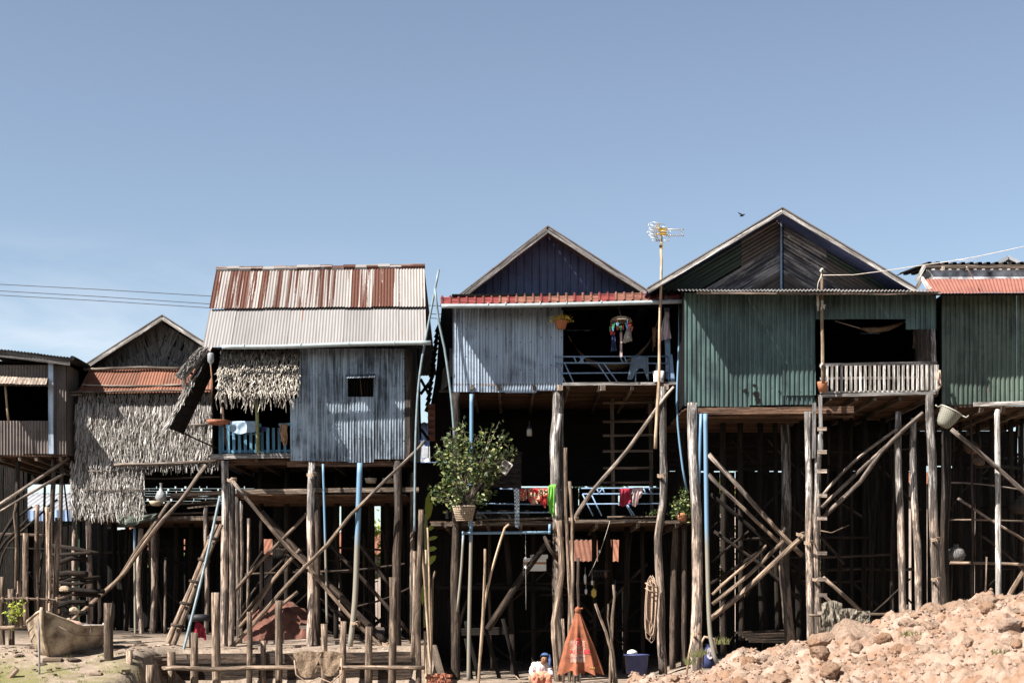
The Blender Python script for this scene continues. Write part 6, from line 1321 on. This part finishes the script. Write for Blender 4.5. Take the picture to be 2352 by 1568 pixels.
# cloth rail bottom right
mb = pole([(1858, 1412), (1960, 1410), (2060, 1409), (2160, 1408)], 6, 36.8, wob=.03); mb.tube([W(2078, 1408, 36.75), W(2082, 1398, 36.7), W(2084, 1388, 36.7)], .03, 6); solo('drying_rail', mb, 'stake', 'low horizontal stick rail behind the crest of the mound', 'rail')
def crumpled(x0, x1, yt, yb, d0, amp, sd_):
    m = MB(); vs = []; nu, nv = 34, 22
    for j in range(nv+1):
        for i in range(nu+1):
            u, v = i/nu, j/nv; hem = yb(u)+3*noise.noise(Vector((u*6, 2, sd_))); x = x0+(x1-x0)*u+2.5*noise.noise(Vector((u*3, v*2.5, sd_))); y = yt(u)+(hem-yt(u))*v; p = W(x, y, d0)
            q = Vector((u*4.2+sd_, v*2.6, sd_*.7)); p.y += -.06-amp*(.9*noise.noise(q)+.55*abs(noise.noise(q*2.1))+.30*noise.noise(q*4.5))*min(1, .25+v*2); vs.append(p)
    m.add(vs, [(j*(nu+1)+i, j*(nu+1)+i+1, (j+1)*(nu+1)+i+1, (j+1)*(nu+1)+i) for j in range(nv) for i in range(nu)], None, .5, 0, True)
    for i in range(14): x = rnd(x0, x1); m.tube([W(x, yb(.5)-18, d0-.14), W(x+rnd(-4, 4), yb(.5)+rnd(-4, 8), d0-.16)], .006, 4)
    return m
solo('hung_cloth', crumpled(1886, 1932, lambda u: 1386-8*math.sin(u*3), lambda u: 1462-12*u, 36.75, .20, 1.3), 'c_sack', 'crumpled grey brown sacking over the left end of the low stick rail', 'cloth', group=G)
solo('hung_cloth', crumpled(1926, 1966, lambda u: 1399-3*math.sin(u*3), lambda u: 1420+28*math.sin(u*3.0), 36.7, .15, 4.1), 'c_sack', 'loose olive cloth sagging in the middle of the low stick rail', 'cloth', group=G)
solo('hung_cloth', crumpled(1966, 1996, lambda u: 1402, lambda u: 1450-25*u, 36.72, .14, 7.7), 'c_sack', 'small brown cloth at the right of the low stick rail', 'cloth', group=G)
hang('hung_cloth', 'c_orange', 'tiny orange strip tied on the low stick rail', [(2033, 1406, 2031, 1424), (2038, 1406, 2039, 1425)], 36.7, fold=.02, nu=4)
# rope coil on the tall post
rc = MB()
for k in range(18):
    w = 3+11*random.random(); t = 1320+rnd(0, 16); b_ = 1430+rnd(0, 52); cx_ = 1497+rnd(-6, 6); dd = 38.55+rnd(-.12, .1)
    rc.tube([W(cx_-w*.6, t+12, dd), W(cx_, t, dd), W(cx_+w, t+14, dd), W(cx_+w*.9, (t+b_)/2, dd), W(cx_+w*.5, b_-8, dd), W(cx_, b_, dd), W(cx_-w*.9, b_-12, dd), W(cx_-w, (t+b_)/2, dd), W(cx_-w*.6, t+12, dd)], .0145, 5, .02, step=.12)
for y in (1338, 1350): rc.tube([W(1482, y, 38.35), W(1492, y+6, 38.3), W(1508, y+10, 38.35)], .017, 5)
solo('rope_coil', rc, 'rope', 'long coil of brown rope hung on the tall post beside the dark doorway', 'rope')
# boxes, bins, small goods
bx = thing('foam_box', 'white foam box with brown tape on the dark shelf under the lower balcony', 'box', tuple(W(1228, 1310, 40.8)))
m = MB(); m.box(W(1228, 1296, 40.8), (.52, .4, .34), rz=.3); part('box', m, 'foam', bx); m = MB(); m.box(W(1228, 1293, 40.8), (.525, .405, .06), rz=.3); part('tape', m, 'tape', bx); m = MB(); m.box(W(1238, 1278, 40.85), (.42, .34, .10), rz=.15); part('lid', m, 'foam', bx)
bi = thing('blue_bin', 'dark blue plastic tub with a white bag in it, under the rope coil', 'tub', tuple(W(1463, 1548, 38.6)))
m = MB(); m.lathe(W(1462, 1546, 38.6), [(0, 0), (.26, 0), (.30, .46), (.33, .46), (.33, .49), (.29, .49), (.25, .05)], 18); part('tub', m, 'bluebin', bi)
mb = MB(); p = W(1452, 1500, 38.5); mb.lathe(p, [(0, 0), (.14, .0), (.12, .06), (.03, .10), (0, .1)], 9); solo('white_bag', mb, 'foam', 'crumpled white bag on top of the dark blue tub', 'bag')
sk = thing('printed_sack', 'blue sack with a white oval print between the grey post and the bent pipe foot', 'sack', tuple(W(1628, 1535, 38.3)))
m = MB(); m.lathe(W(1628, 1535, 38.3), [(0, 0), (.17, .02), (.18, .25), (.14, .5), (.08, .58), (.1, .62)], 14); part('sack', m, 'c_navy', sk)
m = MB(); c = W(1631, 1499, 38.07); vs = [c+Vector((math.cos(i*.3927)*.09, .02*abs(math.cos(i*.3927)), math.sin(i*.3927)*.15)) for i in range(16)]; m.add(vs, [tuple(range(16))]); part('print', m, 'c_lilac', sk)
m = MB()
for dx in (-.04, 0, .04): m.beam(c+Vector((dx, -.012, -.03)), c+Vector((dx+.01, -.012, .035)), .02, .01, up=(0, 1, 0))
part('lettering', m, 'c_navy', sk)
m = MB(); m.tube([W(1612, 1520, 38.2), W(1611, 1475, 38.2), W(1618, 1462, 38.2), W(1640, 1466, 38.3), W(1645, 1500, 38.3)], .035, 6); part('handle_rope', m, 'rope', sk)
G3 = 'snack packets hung in the doorway behind the umbrella'
for i, (x, y, w, h_, mt, lab) in enumerate(((1344, 1330, 6, 26, 'whitetxt', 'white packet strip hung left in the doorway behind the bundled poles'), (1346, 1358, 6, 14, 'whitetxt', 'small white packet below the white strip in the doorway'), (1360, 1338, 5, 12, 'foam', 'pale packet hung next to the yellow one in the doorway'), (1364, 1362, 12, 22, 'yellowtxt', 'yellow and blue packet hung in the doorway behind the umbrella'), (1391, 1318, 5, 20, 'rustiron', 'rust orange packet strip at the right of the doorway'), (1413, 1360, 5, 10, 'blueplastic', 'tiny blue packet deep in the doorway'))):
    p = W(x, y, 41.6); m = MB(); m.lathe(p+Vector((0, 0, -h_*.0058)), [(0, 0), (w*.0058, h_*.003), (w*.0064, h_*.009), (w*.002, h_*.0118)], 8); m.tube([p+Vector((0, 0, h_*.006)), p+Vector((0, 0, .35))], .004, 4); solo('snack_packet', m, mt, lab, 'packet', group=G3)
mb = MB(); mb.tube([W(1354, 1310, 41.4), W(1400, 1310, 41.4)], .02, 5)
for k in range(6): mb.tube([W(1356+k*7, 1310, 41.4), W(1362+k*7, 1325, 41.4)], .008, 4); mb.tube([W(1362+k*7, 1310, 41.4), W(1356+k*7, 1325, 41.4)], .008, 4)
solo('wire_rack', mb, 'wire', 'dark wire rack hanging in the doorway above the packets', 'rack')
mb = MB(); mb.tube([W(1401, 1195, 38.9), W(1380, 1262, 38.8), W(1352, 1322, 38.8)], .005, 4); mb.lathe(W(1377, 1266, 38.8), [(0, -.05), (.04, 0), (0, .05)], 8); solo('float_string', mb, 'cord', 'thin string with a dark float hanging below the lower balcony', 'string')
mb = MB(); mb.tube([W(1207, 1222, 39.0), W(1208, 1400, 39.0)], .003, 4)
for y in (1282, 1302): mb.lathe(W(1207.5, y, 39.0), [(0, -.06), (.035, 0), (0, .06)], 6)
solo('float_line', mb, 'foam', 'hanging string with two small white floats before the dark shelf', 'string')
mb = MB(); mb.beam(W(1165, 1572, 37.5), W(1222, 1566, 37.5), .1, .05); mb.box(W(1175, 1580, 37.6), (1.2, .5, .12)); solo('low_bench', mb, 'plank', 'low plank bench in the shade left of the seated person', 'bench')
bw = thing('wash_basin', 'pale basin with upright sticks in it, left of the seated person', 'basin', tuple(W(1218, 1590, 36.3)))
m = MB(); m.lathe(W(1222, 1586, 36.2), [(0, 0), (.18, 0), (.26, .14), (.28, .15), (.25, .14), (.17, .02)], 18); part('basin', m, 'pipewhite', bw); m = MB()
for (a, b_) in ((-.2, -.28), (-.1, -.05), (-.03, -.03), (.06, .02)): p = W(1222, 1580, 36.2); m.tube([p+Vector((a*.5, 0, 0)), p+Vector((b_*1.4, 0, .30))], .016, 5)
part('sticks', m, 'bamboo', bw)
mb = MB(); 
for i in range(60): p = W(1003+rnd(-22, 30), 1562+rnd(-14, 10), 36.0); mb.box(p, (rnd(.05, .16), rnd(.05, .1), rnd(.02, .08)), rz=rnd(0, 3))
struct('litter_heap', mb, 'rustiron', 'stuff')

mb = MB()
for i in range(420):
    x = rnd(-12.2, -3); y = rnd(33.4, 38.5)
    if -8.3 < x and y < 37.1: continue
    s_ = rnd(.02, .08) if random.random() < .9 else rnd(.08, .2); z = ground_z(x, y)+lumps(x, y); mb.box((x, y, z+s_*.12), (s_*rnd(.8, 2.5), s_*rnd(.6, 1.2), s_*rnd(.3, .6)), rz=rnd(0, 6.3), rx=rnd(-.3, .3), mi=random.choice((0, 0, 0, 1, 2)))
struct('ground_litter', mb, ['logend', 'planklight', 'ground'], 'stuff')
# dim goods stored in the shade under the right hand houses
for i, (x, y, dd, r, lab) in enumerate(((2232, 1026, 39.5, .24, 'upper of two round cane baskets in the shade right of the woven basket'), (2247, 1056, 39.7, .20, 'lower of two round cane baskets in the shade right of the woven basket'))):
    mb = MB(); mb.lathe(W(x, y, dd), [(0, -r*.6), (r*.7, -r*.5), (r, 0), (r*.9, .04), (0, r*.2)], 16, axis=(.3, -.7, .6)); solo('hanging_basket', mb, 'brownboard', lab, 'basket', group='cane baskets in the shade at the right')
for i, (x, y, dd, r, lab) in enumerate(((2196, 1272, 39.2, .25, 'pale plastic sack resting on the crossbeam behind the sunlit post'), (2342, 1162, 39.4, .26, 'dull plastic sack hanging at the right edge under the salmon roofed house'), (2150, 1268, 40.2, .2, 'dark plastic sack half hidden left of the sunlit post'))):
    mb = MB(); p = W(x, y, dd); mb.lathe(p+Vector((0, 0, -r*.8)), [(0, 0), (r*.8, .05), (r, r*.7), (r*.75, r*1.3), (r*.2, r*1.6), (r*.3, r*1.8)], 12); solo('plastic_sack', mb, 'postdark' if i else 'greyboard', lab, 'sack', group='sacks stored under the right hand houses')
for i in range(5):
    mb = MB(); mb.beam(W(1690+i*8, 1452+i*5, 40.2-.2*i), W(1800+i*5, 1446+i*7, 40.5-.2*i), .12, .05); solo('loose_plank', mb, 'postdark', f'{["top", "second", "middle", "fourth", "lowest"][i]} plank of the dim pile on the ground between the crossed braces', 'plank', group='planks piled under the green house')
# lashings where poles cross
for hs, pts in ((h2, ((707, 1301, 39.6), (889, 1478, 39.6), (816, 1430, 39.5), (533, 1102, 39.6), (716, 1090, 39.7))), (h3, ((1521, 1092, 38.85), (1318, 1192, 38.7), (1284, 1238, 39.2))), (h4, ((1600, 1456, 37.4), (2149, 1238, 37.5), (2150, 1330, 37.5), (1877, 1330, 37.5), (1858, 1246, 37.5), (1840, 1226, 38.1)))):
    for (x, y, dd) in pts:
        m = MB(); k = dd/FP
        for q in range(3): m.tube([W(x-11+i*2.2, y+q*2.5-3+2*math.sin(i*.6), dd-.16*math.sin(i*.314)) for i in range(11)], .012, 4, .01, .2, step=1)
        m.tube([W(x+2, y, dd-.17), W(x+5+rnd(-3, 3), y+rnd(8, 16), dd-.18)], .009, 4); part('lashing', m, 'rope', hs)

# ------------------------------------------------------------------ umbrella
du = 35.6; um = thing('market_umbrella', 'closed faded orange umbrella with red and white print, standing on its pole', 'umbrella', tuple(W(1332, 1590, du)))
ctop = W(1327, 1403, du); cbot = W(1332, 1545, du); Hh = (ctop-cbot).length; axis_u = (cbot-ctop).normalized()
def can(a, t):
    """canopy surface: a angle round the pole, t 0 top .. 1 hem; deep folds between the ribs"""
    R = .050+.41*t**.95; f = 1-2*abs(math.sin(a*4+.5+.35*math.sin(a*2)+.15*t))**.8; k = 1+.34*f*min(1, t*2.0)+.07*math.sin(a*3+1)*t+.03*noise.noise(Vector((a*3, t*4, 1)))
    squash = .62
    p = ctop+axis_u*(Hh*t*(1+.045*f*t))
    return p+Vector((math.cos(a)*R*k, math.sin(a)*R*k*squash, 0))
na, nt_ = 112, 22
m = MB(); vs = [can(2*math.pi*i/na, j/nt_) for j in range(nt_+1) for i in range(na)]
m.add(vs, [(j*na+i, j*na+(i+1) % na, (j+1)*na+(i+1) % na, (j+1)*na+i) for j in range(nt_) for i in range(na)], smooth=True); cn = part('canopy', m, 'c_orange', um)
m = MB(); m.lathe(ctop, [(.06, -.02), (.075, .03), (.05, .09), (.02, .10), (0, .14)], 12); m.tube([ctop+Vector((.02, 0, .05)), ctop+Vector((.12, -.02, .07))], .02, 6); part('top_cap', m, 'c_orange', um)
m = MB(); m.tube([ctop, cbot, W(1333, 1600, du)], .022, 8); part('pole', m, 'whitewood', um)
def front(x, z):
    """point on the canopy's viewer side at sideways offset x and height z (metres, world), 4 mm proud"""
    best = None; prev = None
    for i in range(361):
        a = math.pi+math.pi*i/360; t = min(1, max(0, (ctop.z-z)/Hh))
        for _ in range(2): p = can(a, t); t = min(1, max(0, t+(p.z-z)/Hh))
        if prev is not None and (prev.x-x)*(p.x-x) <= 0 and abs(p.x-prev.x) > 1e-6:
            y = prev.y+(p.y-prev.y)*(x-prev.x)/(p.x-prev.x)
            if best is None or y < best: best = y
        prev = p
    if best is None: best = can(1.5*math.pi, min(1, (ctop.z-z)/Hh)).y+.1
    return Vector((x, best-.012, z))
def text_on(s, size, x0, z0, mat, name, parent, bold=.0):
    cu = bpy.data.curves.new('t', 'FONT'); cu.body = s; cu.size = size; cu.align_x = 'CENTER'; cu.offset = bold; cu.resolution_u = 2; cu.fill_mode = 'FRONT'
    o = bpy.data.objects.new('t', cu); C.objects.link(o); dg_ = bpy.context.evaluated_depsgraph_get(); me = bpy.data.meshes.new_from_object(o.evaluated_get(dg_)); bpy.data.objects.remove(o)
    m = MB(); m.add([front(x0+v.co.x, z0+v.co.y) for v in me.vertices], [tuple(p.vertices) for p in me.polygons]); bpy.data.meshes.remove(me)
    return part(name, m, mat, parent)
xu = W(1329, 0, du).x; zu = lambda y: W(0, y, du).z
m = MB(); vs = []; 
nn = 26
for i in range(nn+1):
    for j in range(nn+1): vs.append(front(xu-.20+.34*i/nn+.02*math.sin(j*2.1), zu(1470)-.50*j/nn+.015*math.sin(i*1.7))+Vector((0, .005, 0)))
m.add(vs, [(i*(nn+1)+j, i*(nn+1)+j+1, (i+1)*(nn+1)+j+1, (i+1)*(nn+1)+j) for i in range(nn) for j in range(nn)]); part('white_panel', m, 'fadedprint', cn)
text_on('ANZ BE', .135, xu+.02, zu(1500), 'redtxt', 'lettering', cn, .004)
m = MB(); 
for k in range(6): m.tube([front(xu-.15+k*.045, zu(1509)), front(xu-.12+k*.045, zu(1508)-.012*(k % 2))], .007, 4)
part('small_print', m, 'c_navy', cn)
m = MB(); ce = (xu-.01, zu(1474)); m.tube([front(ce[0]+math.cos(i*.524)*.075, ce[1]+math.sin(i*.524)*.085) for i in range(13)], .011, 5, step=.1)
for k in range(5): a = k*1.257+.5; m.tube([front(ce[0], ce[1]), front(ce[0]+math.cos(a)*.035, ce[1]+math.sin(a)*.045)], .012, 5)
part('emblem', m, 'redtxt', cn)
m = MB()
for k in range(3): a = zu(1533); x = xu+.25+k*.045; m.tube([front(x, a-.02), front(x, a+.02), front(x+.02, a+.022), front(x+.02, a-.02)], .005, 4, step=.1)
part('hem_lettering', m, 'yellowtxt', cn)

# ------------------------------------------------------------------ seated person
def skin_obj(name, pts, edges, radii, mat, parent, sub=2, root=0):
    o0 = wloc(parent); me = bpy.data.meshes.new(name); me.from_pydata([tuple(Vector(p)) for p in pts], edges, []); me.update()
    o = bpy.data.objects.new(name, me); C.objects.link(o); o.parent = parent
    md = o.modifiers.new('Skin', 'SKIN'); md.use_smooth_shade = True
    for i, r in enumerate(radii):
        r = r if isinstance(r, tuple) else (r, r); me.skin_vertices[0].data[i].radius = r
        me.skin_vertices[0].data[i].use_root = (i == root)
    s = o.modifiers.new('Sub', 'SUBSURF'); s.levels = sub; s.render_levels = sub
    if name in ('blouse', 'sarong'):
        tx = bpy.data.textures.new('folds', 'CLOUDS'); tx.noise_scale = .09; dm_ = o.modifiers.new('Folds', 'DISPLACE'); dm_.texture = tx; dm_.strength = .075; dm_.mid_level = .55; s.levels = s.render_levels = 3
    me.materials.append(M[mat]); return o
dp = 35.9; base = W(1243, 1575, dp)
pe = thing('person', 'person in a blue headscarf, white blouse and salmon sarong sitting bent forward by the poles', 'person', (base.x, dp, base.z))
# local metres: x right, y away, z up ; facing viewer, leaning to the right, knees drawn up
J = {'pel': (0, .05, .12), 'wai': (-.01, .06, .26), 'che': (-.01, .0, .42), 'neck': (.01, -.08, .545), 'hd0': (.05, -.15, .575), 'hd1': (.075, -.205, .635), 'hd2': (.08, -.205, .71),
     'shL': (-.17, -.02, .50), 'elL': (-.23, -.17, .29), 'wrL': (-.06, -.34, .235), 'haL': (.0, -.37, .21),
     'shR': (.17, -.04, .50), 'elR': (.25, -.18, .29), 'wrR': (.10, -.35, .22), 'haR': (.045, -.385, .20),
     'hpL': (-.10, .0, .12), 'knL': (-.17, -.34, .30), 'anL': (-.13, -.28, -.03), 'toL': (-.14, -.42, -.06),
     'hpR': (.10, .0, .12), 'knR': (.17, -.34, .29), 'anR': (.13, -.28, -.03), 'toR': (.14, -.42, -.06)}
def chainset(names, edges, rad, extra=None):
    idx = {n: i for i, n in enumerate(names)}; return [J[n] for n in names], [(idx[a], idx[b]) for a, b in edges], [rad[n] for n in names]
R_ = {'pel': .15, 'wai': .13, 'che': (.16, .12), 'neck': .05, 'hd0': .062, 'hd1': (.078, .09), 'hd2': (.07, .08), 'shL': .06, 'elL': .042, 'wrL': .028, 'haL': (.036, .02), 'shR': .06, 'elR': .042, 'wrR': .028, 'haR': (.036, .02), 'hpL': .10, 'knL': .065, 'anL': .04, 'toL': .035, 'hpR': .10, 'knR': .065, 'anR': .04, 'toR': .035}
names = list(J); E = [('pel', 'wai'), ('wai', 'che'), ('che', 'neck'), ('neck', 'hd0'), ('hd0', 'hd1'), ('hd1', 'hd2'), ('che', 'shL'), ('shL', 'elL'), ('elL', 'wrL'), ('wrL', 'haL'), ('che', 'shR'), ('shR', 'elR'), ('elR', 'wrR'), ('wrR', 'haR'), ('pel', 'hpL'), ('hpL', 'knL'), ('knL', 'anL'), ('anL', 'toL'), ('pel', 'hpR'), ('hpR', 'knR'), ('knR', 'anR'), ('anR', 'toR')]
p, e, r = chainset(names, E, R_)
def grow(bid, a, pts_, rads):
    # fingers: short chains rooted in the palm
    last = names.index(a)
    for q, rr in zip(pts_, rads): p.append(q); r.append(rr); e.append((last, len(p)-1)); last = len(p)-1
for s_, hn in ((1, 'haL'), (-1, 'haR')):
    h_ = Vector(J[hn])
    for k in range(4): o_ = Vector((s_*.03, -.012, .022-k*.017)); q1 = h_+o_; q2 = q1+Vector((s_*.03, .012, -.008)); q3 = q2+Vector((s_*.018, .02, -.01)); grow(0, hn, [tuple(q1), tuple(q2), tuple(q3)], [.010, .009, .007])
    t1 = h_+Vector((s_*-.0, -.03, .02)); t2 = t1+Vector((s_*.025, -.012, .012)); grow(0, hn, [tuple(t1), tuple(t2)], [.011, .008])
body = skin_obj('body', p, e, r, 'skin', pe)
names_s = ['wai', 'che', 'neck', 'shL', 'elL', 'shR', 'elR', 'mL', 'mR', 'hem']; J['mL'] = (-.15, -.25, .262); J['mR'] = (.18, -.26, .255); J['hem'] = (0, .04, .19)
RS = {'hem': (.205, .17), 'wai': (.205, .17), 'che': (.20, .155), 'neck': (.075, .07), 'shL': .085, 'elL': .072, 'shR': .085, 'elR': .072, 'mL': .055, 'mR': .055}
ps, es, rs = chainset(names_s, [('hem', 'wai'), ('wai', 'che'), ('che', 'neck'), ('che', 'shL'), ('shL', 'elL'), ('elL', 'mL'), ('che', 'shR'), ('shR', 'elR'), ('elR', 'mR')], RS); skin_obj('blouse', ps, es, rs, 'c_white', pe)
J['lap'] = (0, -.2, .21); J['lap2'] = (0, -.33, .19)
RG = {'pel': (.24, .20), 'hpL': .16, 'knL': .10, 'anL': .085, 'hpR': .14, 'knR': .10, 'anR': .085, 'lap': .20, 'lap2': .16}
ps, es, rs = chainset(['pel', 'hpL', 'knL', 'anL', 'hpR', 'knR', 'anR', 'lap', 'lap2'], [('pel', 'hpL'), ('hpL', 'knL'), ('knL', 'anL'), ('pel', 'hpR'), ('hpR', 'knR'), ('knR', 'anR'), ('pel', 'lap'), ('lap', 'lap2')], RG); skin_obj('sarong', ps, es, rs, 'c_salmon', pe)
o0 = wloc(pe)
m = MB(); hc = o0+Vector((.085, -.175, .70)); n_ = 14
vs = []
for j in range(7):
    for i in range(n_):
        ph = j/6*1.75; a = 2*math.pi*i/n_; rr = .108; v = Vector((math.sin(ph)*math.cos(a)*rr, math.sin(ph)*math.sin(a)*rr*1.1+.02, math.cos(ph)*rr*.9))
        if v.y < -.02 and v.z < .045: v.z = .045; 
        vs.append(hc+v)
m.add(vs, [(j*n_+i, j*n_+(i+1) % n_, (j+1)*n_+(i+1) % n_, (j+1)*n_+i) for j in range(6) for i in range(n_)], smooth=True)
m.tube([hc+Vector((.085, .01, .03)), hc+Vector((.125, -.03, -.06)), hc+Vector((.12, -.06, -.17)), hc+Vector((.13, -.06, -.24))], [.045, .04, .03, .02], 7, .02, .2, step=.05); part('headscarf', m, 'c_scarf', pe)
m = MB(); fc = o0+Vector((.075, -.297, .635))
for s_ in (-1, 1): m.lathe(fc+Vector((s_*.032, .008, .012)), [(0, -.006), (.012, 0), (0, .006)], 8, axis=(0, 1, 0)); m.tube([fc+Vector((s_*.018, .0, .032)), fc+Vector((s_*.048, .012, .034))], .005, 5)
part('eyes', m, 'hair', pe)
m = MB(); m.tube([fc+Vector((0, .002, .015)), fc+Vector((0, -.016, -.014)), fc+Vector((0, .0, -.022))], [.008, .014, .010], 7, step=.01); part('nose', m, 'skin', pe)
m = MB(); m.tube([fc+Vector((-.024, .018, -.047)), fc+Vector((0, .006, -.046)), fc+Vector((.024, .018, -.047))], [.004, .009, .004], 6, step=.01); part('mouth', m, 'brownboard', pe)
m = MB()
for s_ in (-1, 1): m.lathe(o0+Vector((.078+s_*.08, -.19, .64)), [(0, -.012), (.022, 0), (0, .012)], 8, axis=(1, 0, 0))
part('ears', m, 'skin', pe)
mb = MB(); mb.box((base.x, dp+.1, base.z-.0), (.42, .32, .10)); solo('low_stool', mb, 'plank', 'low wooden stool under the seated person', 'stool')

# ------------------------------------------------------------------ a bird in the sky
mb = MB(); c = W(1705, 495, 60)
mb.tube([c+Vector((-.10, 0, -.02)), c, c+Vector((.10, 0, .05))], [.015, .045, .012], 6, step=.05)
for s_ in (-1, 1): mb.add([c+Vector((-.03, 0, .02)), c+Vector((.06, 0, .02)), c+Vector((s_*.16-.05, s_*.15, .10)), c+Vector((-.10+s_*.02, s_*.05, .03))], [(0, 1, 2, 3)])
solo('bird', mb, 'black', 'tiny dark bird flying in the sky left of the patchwork gable', 'bird')

# ------------------------------------------------------------------ light, sky, camera
SUN = Vector((-.75, -.50, 1.0)).normalized(); EL = math.asin(SUN.z); AZ = math.atan2(SUN.x, SUN.y)
w = bpy.data.worlds.new('World'); sc.world = w; w.use_nodes = True; nt = w.node_tree; nt.nodes.clear(); n = NB(nt)
sky = nt.nodes.new('ShaderNodeTexSky'); sky.sky_type = 'NISHITA'; sky.sun_disc = False; sky.sun_elevation = EL; sky.sun_rotation = AZ; sky.altitude = 0; sky.air_density = SKY_AIR; sky.dust_density = SKY_DUST; sky.ozone_density = SKY_OZ
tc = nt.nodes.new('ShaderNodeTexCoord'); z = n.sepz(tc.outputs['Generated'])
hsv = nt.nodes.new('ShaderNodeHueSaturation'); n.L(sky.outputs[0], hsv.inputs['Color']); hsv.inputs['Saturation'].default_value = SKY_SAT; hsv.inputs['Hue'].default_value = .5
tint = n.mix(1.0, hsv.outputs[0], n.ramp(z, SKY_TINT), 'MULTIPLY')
cl = n.noise(n.scale(tc.outputs['Generated'], (3, 3, 12)), 2.2, 6, .6, dist=.5)
x_ = n.sepz(tc.outputs['Generated'], 'X')
cm = n.math('MULTIPLY', n.ramp(cl, [(.36, 0.0), (.62, 1.0)]), n.ramp(z, [(.08, .9), (.24, .0)]))
cm = n.math('MULTIPLY', cm, n.ramp(n.math('ADD', n.math('MULTIPLY', x_, -1), .5), [(.5, .0), (.75, 1.0)]))
tint = n.mix(n.math('MULTIPLY', cm, .75), tint, (SKY_CLOUD, SKY_CLOUD*.99, SKY_CLOUD*1.02))
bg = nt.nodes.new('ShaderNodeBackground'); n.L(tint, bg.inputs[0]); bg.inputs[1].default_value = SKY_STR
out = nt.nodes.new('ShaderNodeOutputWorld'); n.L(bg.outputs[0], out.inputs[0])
sl = bpy.data.lights.new('sun', 'SUN'); sl.energy = SUN_STR; sl.angle = math.radians(.5); sl.color = (1, .95, .87); so = bpy.data.objects.new('sun', sl); C.objects.link(so); so.rotation_euler = (-SUN).to_track_quat('-Z', 'Y').to_euler()
cd = bpy.data.cameras.new('camera'); cam = bpy.data.objects.new('camera', cd); C.objects.link(cam); cam.location = (0, 0, EYE); cam.rotation_euler = (math.radians(90), 0, 0)
cd.sensor_width = 36; cd.lens = 36*3800/2560; cd.shift_y = (HY-784)/2352; cd.clip_end = 5000; cd.dof.use_dof = True; cd.dof.focus_distance = 39; cd.dof.aperture_fstop = 2.0
sc.camera = cam
sc.view_settings.view_transform = 'Standard'; sc.view_settings.look = 'None'; sc.view_settings.gamma = 1; sc.view_settings.exposure = EXPO
